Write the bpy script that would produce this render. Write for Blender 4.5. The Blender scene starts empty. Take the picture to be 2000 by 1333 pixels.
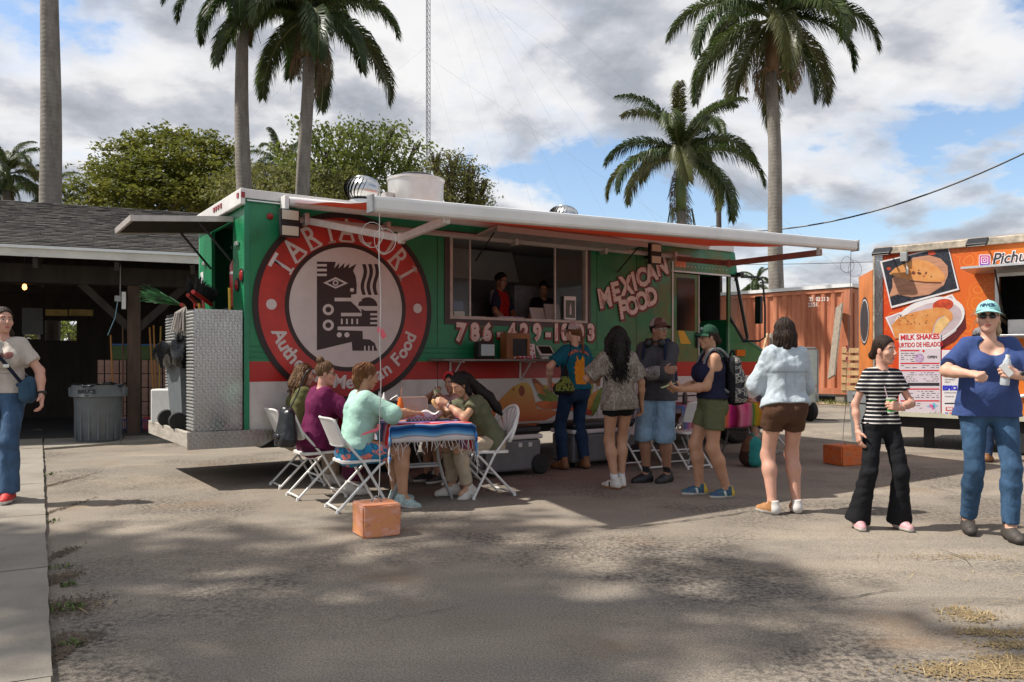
import bpy, bmesh, math, random
import numpy as np
from mathutils import Vector, Matrix, Euler
R = math.radians
rnd = random.Random(7)
scene = bpy.context.scene
C = scene.collection

# ------------------------------------------------------------------ camera, sky, sun, exposure
F_PX = 1590.0; CAM_H = 1.32; HOR = 708.0
cam_d = bpy.data.cameras.new('camera'); cam = bpy.data.objects.new('camera', cam_d); C.objects.link(cam)
cam_d.sensor_width = 36; cam_d.lens = F_PX / 2000 * 36; cam_d.shift_y = (HOR - 666.5) / 2000
cam_d.clip_start = .05; cam_d.clip_end = 2000
cam.location = (0, 0, CAM_H); cam.rotation_euler = (R(90), 0, 0)
scene.camera = cam

SUN_EL = 54.0
sun_to = Vector((-1.0, -0.06, 0)).normalized() * math.cos(R(SUN_EL)) + Vector((0, 0, math.sin(R(SUN_EL))))   # towards the sun
sun_d = bpy.data.lights.new('sun', 'SUN'); sun_d.energy = 4.8; sun_d.angle = R(.9); sun_d.color = (1, .95, .87)
sun = bpy.data.objects.new('sun', sun_d); C.objects.link(sun); sun.location = (-20, -2, 30)
sun.rotation_euler = (-sun_to).to_track_quat('-Z', 'Y').to_euler()

world = bpy.data.worlds.new('World'); scene.world = world; world.use_nodes = True
def build_sky():
    nt = world.node_tree; n = nt.nodes; l = nt.links; n.clear()
    def N(t, **k):
        x = n.new(t)
        for a, b in k.items(): setattr(x, a, b)
        return x
    out = N('ShaderNodeOutputWorld'); bg = N('ShaderNodeBackground')
    sky = N('ShaderNodeTexSky', sky_type='NISHITA', sun_disc=False)
    sky.sun_elevation = R(SUN_EL); sky.sun_rotation = math.atan2(sun_to.x, sun_to.y); sky.altitude = 5; sky.dust_density = 1.2
    tc = N('ShaderNodeTexCoord'); sep = N('ShaderNodeSeparateXYZ'); l.new(tc.outputs['Generated'], sep.inputs[0])
    def M(op, a, b=None, clamp=False):
        x = N('ShaderNodeMath', operation=op, use_clamp=clamp)
        for i, v in enumerate((a, b)):
            if v is None: continue
            if isinstance(v, (int, float)): x.inputs[i].default_value = v
            else: l.new(v, x.inputs[i])
        return x.outputs[0]
    zc = M('ADD', M('MAXIMUM', sep.outputs[2], 0.0), .30)      # clouds lie on a flat layer above the ground
    u = M('DIVIDE', sep.outputs[0], zc); v = M('DIVIDE', sep.outputs[1], zc)
    cb = N('ShaderNodeCombineXYZ'); l.new(u, cb.inputs[0]); l.new(v, cb.inputs[1])
    mp = N('ShaderNodeMapping'); l.new(cb.outputs[0], mp.inputs[0]); mp.inputs['Location'].default_value = CLOUD_OFF
    def noise(scale, detail, rough, vec, dist=0):
        x = N('ShaderNodeTexNoise'); x.inputs['Scale'].default_value = scale; x.inputs['Detail'].default_value = detail
        x.inputs['Roughness'].default_value = rough; x.inputs['Distortion'].default_value = dist; l.new(vec, x.inputs['Vector']); return x.outputs['Fac']
    n1 = noise(1.45, 10, .56, mp.outputs[0], .1)
    mp2 = N('ShaderNodeMapping'); l.new(mp.outputs[0], mp2.inputs[0]); mp2.inputs['Location'].default_value = (-.11, .05, 0)
    n2 = noise(1.45, 8, .54, mp2.outputs[0], .1)
    n3 = noise(4.2, 8, .6, mp.outputs[0])
    def ramp(val, pts):
        r = N('ShaderNodeValToRGB'); l.new(val, r.inputs[0]); e = r.color_ramp.elements
        while len(e) < len(pts): e.new(.5)
        for q, (p, c) in zip(e, pts): q.position = p; q.color = (c, c, c, 1) if isinstance(c, (int, float)) else (*c, 1)
        return r.outputs[0]
    mask = ramp(M('ADD', n1, M('MULTIPLY', M('SUBTRACT', n3, .5), .16)), [(.415, 0), (.450, .70), (.50, .95), (.56, 1)])
    # side of each cloud turned to the sun is bright, its thick body grey
    shade = M('ADD', M('MULTIPLY', M('SUBTRACT', n2, n1), 3.6), M('ADD', M('MULTIPLY', n3, .34), .42), True)
    ccol = ramp(shade, [(.26, (.43, .46, .51)), (.48, (.62, .64, .68)), (.62, (.86, .86, .86)), (.8, (1.0, .99, .97))])
    mulc = N('ShaderNodeMixRGB', blend_type='MULTIPLY'); mulc.inputs[0].default_value = 1; l.new(ccol, mulc.inputs[1]); mulc.inputs[2].default_value = (CLOUD_L, CLOUD_L, CLOUD_L * 1.02, 1)
    hs = N('ShaderNodeHueSaturation'); hs.inputs['Saturation'].default_value = 1.05; hs.inputs['Value'].default_value = 1.0; l.new(sky.outputs[0], hs.inputs['Color'])
    mix = N('ShaderNodeMixRGB'); l.new(mask, mix.inputs[0]); l.new(hs.outputs[0], mix.inputs[1]); l.new(mulc.outputs[0], mix.inputs[2])
    l.new(mix.outputs[0], bg.inputs[0]); bg.inputs[1].default_value = SKY_S; l.new(bg.outputs[0], out.inputs[0])
CLOUD_OFF = (-8.8, -4.5, 0.0); SKY_S = .15; CLOUD_L = 4.9
build_sky()
try: world.cycles.sampling_method = "MANUAL"; world.cycles.sample_map_resolution = 512
except Exception: pass
vs = scene.view_settings; vs.view_transform = 'Standard'; vs.look = 'None'; vs.gamma = 1; vs.exposure = .36; vs.use_curve_mapping = False
scene.display_settings.display_device = 'sRGB'
scene.render.engine = 'CYCLES'; cy = scene.cycles; cy.max_bounces = 5; cy.diffuse_bounces = 3; cy.glossy_bounces = 2; cy.transmission_bounces = 4; cy.transparent_max_bounces = 8

# ------------------------------------------------------------------ placing
def at(px, py, Y): return Vector(((px - 1000) * Y / F_PX, Y, CAM_H + (HOR - py) * Y / F_PX))
def gnd(px, py, h=0.):
    Y = F_PX * (CAM_H - h) / (py - HOR); return Vector(((px - 1000) * Y / F_PX, Y, h))
def smooth01(t): t = max(0., min(1., t)); return t * t * (3 - 2 * t)
def ground_z(x, y):
    return .028 * max(0, y - 13) * smooth01((x - 2.5) / 3) if y < 40 else .028 * 27 * smooth01((x - 2.5) / 3)

# ------------------------------------------------------------------ object helpers
def tag(o, label=None, cat=None, group=None, kind=None):
    if label: o['label'] = label
    if cat: o['category'] = cat
    if group: o['group'] = group
    if kind: o['kind'] = kind
    return o
def empty(name, loc, rz=0, label=None, cat=None, group=None, parent=None):
    o = bpy.data.objects.new(name, None); C.objects.link(o); o.location = loc; o.rotation_euler = (0, 0, rz); o.empty_display_size = .1
    if parent: o.parent = parent
    return tag(o, label, cat, group)
def link(name, me, mats, parent=None, loc=None, rot=None):
    o = bpy.data.objects.new(name, me); C.objects.link(o)
    if not isinstance(mats, (list, tuple)): mats = [mats]
    if not me.materials:
        for m in mats: me.materials.append(m)
    if parent: o.parent = parent
    if loc is not None: o.location = loc
    if rot is not None: o.rotation_euler = rot
    return o
def copy_tree(o, parent=None):
    c = o.copy(); C.objects.link(c); c.parent = parent
    for ch in list(o.children): copy_tree(ch, c)
    return c
class MB:
    def __init__(s): s.v = []; s.f = []; s.m = []; s.cm = 0
    def add(s, vs, fs, M=None):
        b = len(s.v)
        s.v += [tuple(M @ Vector(p)) for p in vs] if M is not None else [tuple(p) for p in vs]
        s.f += [tuple(b + i for i in f) for f in fs]; s.m += [s.cm] * len(fs); return s
    def box(s, c, d, M=None, bev=0):
        x, y, z = d[0] / 2, d[1] / 2, d[2] / 2
        if bev <= 0:
            vs = [(c[0] + i * x, c[1] + j * y, c[2] + k * z) for k in (-1, 1) for j in (-1, 1) for i in (-1, 1)]
            return s.add(vs, [(0, 2, 3, 1), (4, 5, 7, 6), (0, 1, 5, 4), (2, 6, 7, 3), (0, 4, 6, 2), (1, 3, 7, 5)], M)
        bm = bmesh.new(); bmesh.ops.create_cube(bm, size=1)
        for v in bm.verts: v.co = Vector((v.co.x * d[0], v.co.y * d[1], v.co.z * d[2]))
        bmesh.ops.bevel(bm, geom=list(bm.edges), offset=min(bev, min(d) * .45), segments=2, affect='EDGES', profile=.5)
        for v in bm.verts: v.co += Vector(c)
        bm.verts.index_update(); s.add([v.co for v in bm.verts], [[v.index for v in f.verts] for f in bm.faces], M); bm.free(); return s
    def b2(s, a, b, M=None, bev=0): return s.box([(a[i] + b[i]) / 2 for i in range(3)], [abs(b[i] - a[i]) for i in range(3)], M, bev)
    def tube(s, pts, r, n=8, cap=True, M=None, close=False):
        pts = [Vector(p) for p in pts]; rs = r if isinstance(r, (list, tuple)) else [r] * len(pts)
        rings = []; up = Vector((0, 0, 1)); prev = None
        for i, p in enumerate(pts):
            t = (pts[min(i + 1, len(pts) - 1)] - pts[max(i - 1, 0)]).normalized()
            if prev is None:
                a = t.cross(up)
                if a.length < .05: a = t.cross(Vector((1, 0, 0)))
            else: a = prev - t * prev.dot(t)
            a.normalize(); prev = a; b = t.cross(a)
            rings.append([p + (a * math.cos(2 * math.pi * k / n) + b * math.sin(2 * math.pi * k / n)) * rs[i] for k in range(n)])
        vs = [q for g in rings for q in g]; fs = []
        for i in range(len(pts) - 1):
            for k in range(n): fs.append((i * n + k, i * n + (k + 1) % n, (i + 1) * n + (k + 1) % n, (i + 1) * n + k))
        if cap: fs.append(tuple(range(n - 1, -1, -1))); e = (len(pts) - 1) * n; fs.append(tuple(e + k for k in range(n)))
        return s.add(vs, fs, M)
    def lathe(s, prof, n=24, M=None, cap=True):
        vs = [(r * math.cos(2 * math.pi * k / n), r * math.sin(2 * math.pi * k / n), z) for r, z in prof for k in range(n)]; fs = []
        for i in range(len(prof) - 1):
            for k in range(n): fs.append((i * n + k, i * n + (k + 1) % n, (i + 1) * n + (k + 1) % n, (i + 1) * n + k))
        if cap: fs.append(tuple(range(n - 1, -1, -1))); e = (len(prof) - 1) * n; fs.append(tuple(e + k for k in range(n)))
        return s.add(vs, fs, M)
    def prism(s, poly, a, b, ax=1, M=None):
        """poly in the two other axes, extruded along axis ax from a to b"""
        def P(p, h):
            q = [p[0], p[1]]; q.insert(ax, h); return tuple(q)
        n = len(poly); vs = [P(p, a) for p in poly] + [P(p, b) for p in poly]
        fs = [tuple(range(n)), tuple(range(2 * n - 1, n - 1, -1))] + [(i, n + i, n + (i + 1) % n, (i + 1) % n) for i in range(n)]
        return s.add(vs, fs, M)
    def grid(s, fn, nu, nv, M=None):
        vs = [fn(i / nu, j / nv) for j in range(nv + 1) for i in range(nu + 1)]
        fs = [(j * (nu + 1) + i, j * (nu + 1) + i + 1, (j + 1) * (nu + 1) + i + 1, (j + 1) * (nu + 1) + i) for j in range(nv) for i in range(nu)]
        return s.add(vs, fs, M)
    def mesh(s, name, smooth=False, fix=True, angle=None):
        me = bpy.data.meshes.new(name); me.from_pydata(s.v, [], s.f)
        if fix:
            bm = bmesh.new(); bm.from_mesh(me); bmesh.ops.recalc_face_normals(bm, faces=bm.faces); bm.to_mesh(me); bm.free()
        if any(s.m): me.polygons.foreach_set('material_index', s.m)
        if smooth or angle:
            me.polygons.foreach_set('use_smooth', [True] * len(me.polygons))
            if angle: me.set_sharp_from_angle(angle=R(angle))
        me.update(); return me
    def obj(s, name, mats, parent=None, smooth=False, loc=None, rot=None, fix=True, angle=None):
        return link(name, s.mesh(name, smooth, fix, angle), mats, parent, loc, rot)
def ident(loc=(0, 0, 0), rot=(0, 0, 0), sc=(1, 1, 1)):
    return Matrix.LocRotScale(Vector(loc), Euler(rot), Vector(sc))
def fill2d(name, polys, mat, parent, M, thick=0.0):
    """flat shape (outlines, inner ones are holes) laid on the plane given by M (its x, y axes)"""
    cu = bpy.data.curves.new(name, 'CURVE'); cu.dimensions = '2D'; cu.fill_mode = 'BOTH' if thick else 'FRONT'; cu.extrude = thick / 2
    for poly in polys:
        sp = cu.splines.new('POLY'); sp.points.add(len(poly) - 1); sp.use_cyclic_u = True
        for q, p in zip(sp.points, poly): q.co = (p[0], p[1], 0, 1)
    return curve_mesh(name, cu, mat, parent, M)
def curve_mesh(name, cu, mat, parent, M):
    t = bpy.data.objects.new('tmp', cu); me = bpy.data.meshes.new_from_object(t)
    bpy.data.objects.remove(t); bpy.data.curves.remove(cu)
    me.name = name; me.transform(M); me.materials.clear()
    return link(name, me, mat, parent)
def text(name, body, size, mat, parent, M, align='CENTER', bold=0., sx=1., space=1., shear=0.):
    cu = bpy.data.curves.new(name, 'FONT'); cu.body = body; cu.size = size; cu.align_x = align; cu.align_y = 'CENTER'
    cu.offset = bold; cu.space_character = space; cu.shear = shear; cu.resolution_u = 3
    return curve_mesh(name, cu, mat, parent, M @ Matrix.Diagonal((sx, 1, 1, 1)))
def join_into(objs, name, parent):
    """several flat marks of one print become one mesh"""
    me = bpy.data.meshes.new(name); bm = bmesh.new(); mats = []
    for o in objs:
        b = len(bm.faces); bm.from_mesh(o.data); bm.faces.ensure_lookup_table()
        m = o.data.materials[0]
        if m not in mats: mats.append(m)
        for f in bm.faces[b:]: f.material_index = mats.index(m)
        d = o.data; bpy.data.objects.remove(o); bpy.data.meshes.remove(d)
    bm.to_mesh(me); bm.free()
    return link(name, me, mats, parent)

# ------------------------------------------------------------------ materials
MATS = {}
def mat(name, col, rough=.6, metal=0., var=.0, vs_=8., bump=0., bs=40., spec=.5, col2=None, sss=0., alpha=None, emit=None, stretch=None, detail=4., trans=0.):
    """procedural principled material: base colour with soft noise variation, optional bump"""
    if name in MATS: return MATS[name]
    m = bpy.data.materials.new(name); m.use_nodes = True; MATS[name] = m
    nt = m.node_tree; n = nt.nodes; l = nt.links; p = n['Principled BSDF']
    p.inputs['Roughness'].default_value = rough; p.inputs['Metallic'].default_value = metal; p.inputs['Specular IOR Level'].default_value = spec
    tc = n.new('ShaderNodeTexCoord'); vec = tc.outputs['Object']
    if stretch:
        mp = n.new('ShaderNodeMapping'); mp.inputs['Scale'].default_value = stretch; l.new(vec, mp.inputs[0]); vec = mp.outputs[0]
    if var or col2:
        no = n.new('ShaderNodeTexNoise'); no.inputs['Scale'].default_value = vs_; no.inputs['Detail'].default_value = detail; no.inputs['Roughness'].default_value = .6; l.new(vec, no.inputs[0])
        mr = n.new('ShaderNodeMapRange'); mr.inputs[1].default_value = .33; mr.inputs[2].default_value = .67; l.new(no.outputs['Fac'], mr.inputs[0])
        mx = n.new('ShaderNodeMixRGB'); l.new(mr.outputs[0], mx.inputs[0])
        c2 = col2 or tuple(min(1, c * (1 + var)) for c in col); c1 = col if col2 else tuple(c * (1 - var) for c in col)
        mx.inputs[1].default_value = (*c1, 1); mx.inputs[2].default_value = (*c2, 1); l.new(mx.outputs[0], p.inputs['Base Color'])
    else: p.inputs['Base Color'].default_value = (*col, 1)
    if bump:
        nb = n.new('ShaderNodeTexNoise'); nb.inputs['Scale'].default_value = bs; nb.inputs['Detail'].default_value = 3; l.new(vec, nb.inputs[0])
        bp = n.new('ShaderNodeBump'); bp.inputs['Strength'].default_value = bump; bp.inputs['Distance'].default_value = .01; l.new(nb.outputs['Fac'], bp.inputs['Height']); l.new(bp.outputs[0], p.inputs['Normal'])
    if sss: p.inputs['Subsurface Weight'].default_value = sss; p.inputs['Subsurface Radius'].default_value = (.02, .008, .004); p.inputs['Subsurface Scale'].default_value = .3
    if alpha is not None: p.inputs['Alpha'].default_value = alpha
    if trans: p.inputs['Transmission Weight'].default_value = trans
    if emit: p.inputs['Emission Color'].default_value = (*col, 1); p.inputs['Emission Strength'].default_value = emit
    return m
def nodes_of(name, rough=.7, metal=0., spec=.4):
    m = bpy.data.materials.new(name); m.use_nodes = True; MATS[name] = m
    nt = m.node_tree; p = nt.nodes['Principled BSDF']; p.inputs['Roughness'].default_value = rough; p.inputs['Metallic'].default_value = metal; p.inputs['Specular IOR Level'].default_value = spec
    def N(t, ins=None, **k):
        x = nt.nodes.new(t)
        for a, b in k.items(): setattr(x, a, b)
        for a, b in (ins or {}).items():
            if hasattr(b, 'links') or hasattr(b, 'is_output'): nt.links.new(b, x.inputs[a])
            else: x.inputs[a].default_value = b
        return x
    return m, N, nt.links, p
def ramp_node(N, fac, pts, interp='LINEAR'):
    r = N('ShaderNodeValToRGB', {0: fac}); r.color_ramp.interpolation = interp; e = r.color_ramp.elements
    while len(e) < len(pts): e.new(.5)
    for q, (p, c) in zip(e, pts): q.position = p; q.color = (*c, 1) if len(c) == 3 else c
    return r.outputs[0]
def lin(r, g, b): return tuple(((c / 255) / 12.92 if c <= 10 else ((c / 255 + .055) / 1.055) ** 2.4) for c in (r, g, b))
white = mat('white_plastic', (.72, .71, .68), .4, var=.06, vs_=14)
black = mat('black_plastic', (.012, .012, .013), .45, var=.3, vs_=12)
rubber = mat('rubber', (.014, .014, .014), .8, var=.3, vs_=20, bump=.2)
alu = mat('aluminium', (.62, .62, .60), .38, .85, var=.08, vs_=10)
steel = mat('stainless_steel', (.55, .55, .54), .25, 1., var=.06, vs_=5)
galv = mat('grey_tube', (.30, .30, .30), .45, .5, var=.1)
white_tube = mat('white_powder_coat', (.66, .65, .62), .35, var=.05, vs_=20)
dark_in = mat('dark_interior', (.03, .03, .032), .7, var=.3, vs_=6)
glass_m = mat('glass', (.16, .19, .19), .03, alpha=.16, spec=.8)
# ================================================================== THE SETTING
def asphalt_mat():
    m, N, L, p = nodes_of('asphalt', .92, spec=.15)
    tc = N('ShaderNodeTexCoord'); V = tc.outputs['Object']
    def no(s, d=5, r=.6, v=V, dist=0.): return N('ShaderNodeTexNoise', {'Vector': v, 'Scale': s, 'Detail': d, 'Roughness': r, 'Distortion': dist}).outputs['Fac']
    big = ramp_node(N, no(.55, 6, .65, dist=.4), [(.30, (.195, .160, .126)), (.48, (.275, .232, .184)), (.66, (.332, .284, .226))])
    st = N('ShaderNodeMapping', {0: V, 'Rotation': (0, 0, R(-58)), 'Scale': (.35, 1.5, 1)}).outputs[0]
    worn = ramp_node(N, no(.8, 8, .7, st), [(.40, (0, 0, 0)), (.60, (1, 1, 1))])
    mx = N('ShaderNodeMixRGB', {0: worn, 1: big, 2: (.232, .203, .170, 1)}).outputs[0]
    grit = ramp_node(N, no(95, 4, .8), [(.36, (.36, .35, .34)), (.455, (.86, .86, .86)), (.54, (1.05, 1.04, 1.03)), (.64, (1.6, 1.57, 1.52))])
    g = N('ShaderNodeMixRGB', {0: .85, 1: mx, 2: grit}, blend_type='MULTIPLY').outputs[0]
    # tar showing through where the dusty top has worn off
    tarm = N('ShaderNodeMath', {0: ramp_node(N, no(.62, 5, .6, N('ShaderNodeMapping', {0: V, 'Location': (4.3, 1.7, 0)}).outputs[0]), [(.48, (0, 0, 0)), (.62, (1, 1, 1))]),
                               1: ramp_node(N, no(26, 6, .75), [(.44, (0, 0, 0)), (.58, (1, 1, 1))])}, operation='MULTIPLY').outputs[0]
    g2 = N('ShaderNodeMixRGB', {0: N('ShaderNodeMath', {0: tarm, 1: .85}, operation='MULTIPLY').outputs[0], 1: g, 2: (.052, .046, .042, 1)}).outputs[0]
    rust = ramp_node(N, no(.9, 4, .6, N('ShaderNodeMapping', {0: V, 'Location': (11.1, 3.2, 0)}).outputs[0]), [(.60, (0, 0, 0)), (.74, (.5, .5, .5))])
    g3 = N('ShaderNodeMixRGB', {0: rust, 1: g2, 2: (.20, .125, .070, 1)}).outputs[0]
    L.new(g3, p.inputs['Base Color'])
    h = N('ShaderNodeMath', {0: no(150, 3, .7), 1: N('ShaderNodeMath', {0: no(9, 4), 1: .8}, operation='MULTIPLY').outputs[0]}, operation='ADD').outputs[0]
    L.new(N('ShaderNodeBump', {'Strength': .55, 'Distance': .008, 'Height': h}).outputs[0], p.inputs['Normal'])
    return m
def concrete_mat():
    m, N, L, p = nodes_of('concrete', .88, spec=.2)
    tc = N('ShaderNodeTexCoord'); V = tc.outputs['Object']
    def no(s, d=5, r=.6): return N('ShaderNodeTexNoise', {'Vector': V, 'Scale': s, 'Detail': d, 'Roughness': r}).outputs['Fac']
    a = ramp_node(N, no(1.1, 7, .65), [(.3, (.19, .165, .135)), (.5, (.265, .235, .195)), (.7, (.315, .285, .24))])
    b = N('ShaderNodeMixRGB', {0: .5, 1: a, 2: ramp_node(N, no(120, 3, .7), [(.3, (.7, .7, .7)), (.7, (1.2, 1.2, 1.2))])}, blend_type='MULTIPLY').outputs[0]
    c = N('ShaderNodeMixRGB', {0: ramp_node(N, no(2.6, 6, .7), [(.58, (0, 0, 0)), (.72, (.55, .55, .55))]), 1: b, 2: (.15, .13, .11, 1)}).outputs[0]
    L.new(c, p.inputs['Base Color']); L.new(N('ShaderNodeBump', {'Strength': .3, 'Distance': .006, 'Height': no(60, 4)}).outputs[0], p.inputs['Normal'])
    return m
asphalt = asphalt_mat(); concrete = concrete_mat()
def axis(a, b, fine, far):
    v = [a]
    while v[-1] < b: v.append(v[-1] + (fine if -14 < v[-1] < 26 else far))
    return v
gx = [-700, -300, -120, -60, -30] + [-15 + i * .75 for i in range(55)] + [30, 60, 120, 300, 700]
gy = [-300, -100, -30, -10] + [i * .75 - 3 for i in range(52)] + [40, 60, 120, 300, 900]
mb = MB(); W = len(gx)
mb.add([(x, y, ground_z(x, y) + .006 * math.sin(x * 1.3 + y * .7) * math.sin(y * .9)) for y in gy for x in gx],
       [(j * W + i, j * W + i + 1, (j + 1) * W + i + 1, (j + 1) * W + i) for j in range(len(gy) - 1) for i in range(W - 1)])
ground = tag(mb.obj('ground', asphalt, smooth=True), kind='structure')
# seams and cracks in the paving
crack_m = mat('crack', (.028, .025, .022), .95)
def crack(pts, w, seed):
    r = random.Random(seed); P = [gnd(*p) for p in pts]; out = []
    for a, b in zip(P[:-1], P[1:]):
        n = max(2, int((b - a).length / .06)); out += [a.lerp(b, i / n) + Vector((r.uniform(-.008, .008), r.uniform(-.012, .012), 0)) for i in range(n)]
    out.append(P[-1]); vs = []; fs = []
    for i, q in enumerate(out):
        d = (out[min(i + 1, len(out) - 1)] - out[max(0, i - 1)]); nn = Vector((-d.y, d.x, 0)).normalized() * w * r.uniform(.15, 1) * min(1, i / 4, (len(out) - 1 - i) / 4)
        z = ground_z(q.x, q.y) + .0085; vs += [(q.x + nn.x, q.y + nn.y, z), (q.x - nn.x, q.y - nn.y, z)]
    fs = [(2 * i, 2 * i + 1, 2 * i + 3, 2 * i + 2) for i in range(len(out) - 1)]
    MB().add(vs, fs).obj('crack', crack_m, ground)
crack([(1085, 1044), (1230, 1032), (1420, 1008), (1480, 998)], .010, 1)
crack([(530, 1034), (600, 1030), (655, 1022)], .008, 2)
crack([(700, 1222), (800, 1205), (930, 1182)], .005, 3)
crack([(1795, 946), (1840, 958), (1925, 975), (2000, 985)], .009, 4)
crack([(1590, 1180), (1700, 1162), (1780, 1150)], .006, 5)
crack([(1820, 1070), (1880, 1090), (1900, 1110)], .007, 6)
# the sidewalk: slabs one after another along its kerb line, and the apron before the shed
side_a = Vector((-7.02, 12.2, 0)); side_d = Vector((5.13, -8.84, 0)).normalized(); side_n = Vector((side_d.y, -side_d.x, 0))   # towards the left
sidewalk = tag(empty('sidewalk', side_a), kind='structure')
def slab(parent, poly, z=.035, seed=0):
    r = random.Random(seed); bm = bmesh.new(); n = len(poly); c = sum((Vector((*p[:2], 0)) for p in poly), Vector()) / n
    top = []
    for i in range(n):                      # edges broken into short uneven steps
        a = Vector((*poly[i][:2], 0)); b = Vector((*poly[(i + 1) % n][:2], 0)); k = 10
        for j in range(k): q = a.lerp(b, j / k); q += (c - q).normalized() * (r.uniform(.006, .018)); top.append(q)
    m_ = len(top); vs = [(q.x, q.y, z + r.uniform(-.003, .003)) for q in top] + [(q.x, q.y, -.05) for q in top]
    fs = [tuple(range(m_))] + [(i, (i + 1) % m_, m_ + (i + 1) % m_, m_ + i) for i in range(m_)]
    o = MB().add(vs, fs).obj('slab', concrete, parent)
    o.matrix_parent_inverse = parent.matrix_world.inverted() if False else Matrix.Translation(-Vector(parent.location))
    return o
for i in range(-2, 7):
    a = side_a + side_d * (2.05 * i); b = side_a + side_d * (2.05 * (i + 1))
    for k in range(2):
        s0, s1 = 2.0 * k, 2.0 * (k + 1)
        slab(sidewalk, [a + side_n * s0, a + side_n * s1, b + side_n * s1, b + side_n * s0], .038, i * 3 + k)
SX = Vector((.921, .389, 0)); SY = Vector((-.389, .921, 0)); S0 = Vector((-5.53, 14.37, 0))
apron = tag(empty('shed_apron', side_a), kind='structure')
ep = [side_a, Vector((-6.3, 13.1, 0)), Vector((-5.2, 14.0, 0)), Vector((-3.6, 15.0, 0)), Vector((-1.6, 16.2, 0))]
for i in range(4): slab(apron, [ep[i], ep[i + 1], ep[i + 1] + SY * 3.2, ep[i] - side_d * 3.4 if i == 0 else ep[i] + SY * 3.2], .034, 40 + i)
# weeds and dirt by the kerb, straw, far grass: uncountable
grass_m = mat('weed', (.10, .13, .035), .8, var=.4, vs_=20); straw_m = mat('straw', (.36, .27, .13), .8, var=.3, vs_=30)
dirt_m = mat('dirt', (.105, .077, .052), .95, var=.35, vs_=14, bump=.6, bs=60)
def blades(name, spots, mat_, label, cat, h, flat=False, seed=0):
    r = random.Random(seed); mb = MB()
    for (c, rx, ry, n) in spots:
        for _ in range(n):
            a = r.uniform(0, 6.28); q = math.sqrt(r.random()); x = c[0] + rx * q * math.cos(a); y = c[1] + ry * q * math.sin(a); z = ground_z(x, y) + .004
            d = r.uniform(0, 6.28); hh = h * r.uniform(.4, 1.2); w = .0022 if flat else .006
            dx, dy = math.cos(d), math.sin(d)
            if flat: tip = (x + dx * hh, y + dy * hh, z + .01 + r.random() * .012)
            else: tip = (x + dx * hh * .6, y + dy * hh * .6, z + hh * r.uniform(.3, .9))
            mid = ((x + tip[0]) / 2, (y + tip[1]) / 2, (z + tip[2]) / 2 + hh * .12 * (0 if flat else 1) + .004)
            mb.add([(x - dy * w, y + dx * w, z), (x + dy * w, y - dx * w, z), (mid[0] + dy * w, mid[1] - dx * w, mid[2]), (mid[0] - dy * w, mid[1] + dx * w, mid[2]), tip], [(0, 1, 2, 3), (3, 2, 4)])
    return tag(mb.obj(name, mat_, fix=False), label, cat, kind='stuff')
def spot(px, py, rx, ry, n): g = gnd(px, py); return (g, rx, ry, n)
blades('weeds', [spot(125, 1190, .11, .07, 70), spot(135, 1145, .06, .04, 26), spot(140, 1262, .05, .04, 30), spot(118, 1110, .08, .06, 25), spot(106, 1020, .04, .1, 15), spot(92, 930, .04, .3, 30)], grass_m, 'low green weeds growing along the sidewalk edge', 'weeds', .035, seed=3)
blades('straw', [spot(1925, 1315, .30, .07, 60), spot(1985, 1295, .14, .06, 26), spot(1895, 1205, .14, .10, 26), spot(1940, 1235, .18, .05, 30), spot(1990, 1262, .15, .05, 26), spot(1960, 1180, .4, .05, 10), spot(150, 1190, .25, .1, 14), spot(1860, 1130, .5, .2, 12)], straw_m, 'loose dry straw scattered on the asphalt', 'straw', .085, True, seed=4)
straw_d = mat('straw_dust', (.23, .165, .085), .95, var=.3, vs_=40, bump=.5, bs=90)
def crumbs(name, spots, dm, label, cat, seed):
    r = random.Random(seed); mb = MB()
    for (px, py, rx, ry, n) in spots:
        c = gnd(px, py)
        for _ in range(n):
            x, y = r.gauss(c.x, rx), r.gauss(c.y, ry); s = r.uniform(.003, .010); a = r.uniform(0, 3); k = [(s * r.uniform(.5, 1.4) * math.cos(a + q * 1.57), s * r.uniform(.5, 1.4) * math.sin(a + q * 1.57)) for q in range(4)]
            mb.add([(x + p, y + q, .0065) for p, q in k] + [(x, y, .0065 + s * .7)], [(0, 1, 4), (1, 2, 4), (2, 3, 4), (3, 0, 4)])
    tag(mb.obj(name, dm, fix=False), label, cat, kind='stuff')
crumbs('kerb_dirt', [(130, 1188, .09, .10, 900), (122, 1130, .05, .10, 500), (132, 1255, .06, .07, 500), (114, 1085, .03, .12, 300), (104, 1000, .02, .3, 400), (96, 950, .02, .5, 500), (104, 1290, .02, .12, 300)], dirt_m, 'loose dark soil gathered along the sidewalk edge', 'soil', 1)
crumbs('straw_dust', [(1925, 1312, .16, .05, 1500), (1985, 1293, .10, .04, 600), (1893, 1203, .07, .07, 500), (1945, 1238, .10, .03, 500), (1990, 1262, .09, .03, 400), (1900, 1090, .35, .05, 250)], straw_d, 'brown straw dust lying on the asphalt at the lower right', 'dust', 2)
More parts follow.
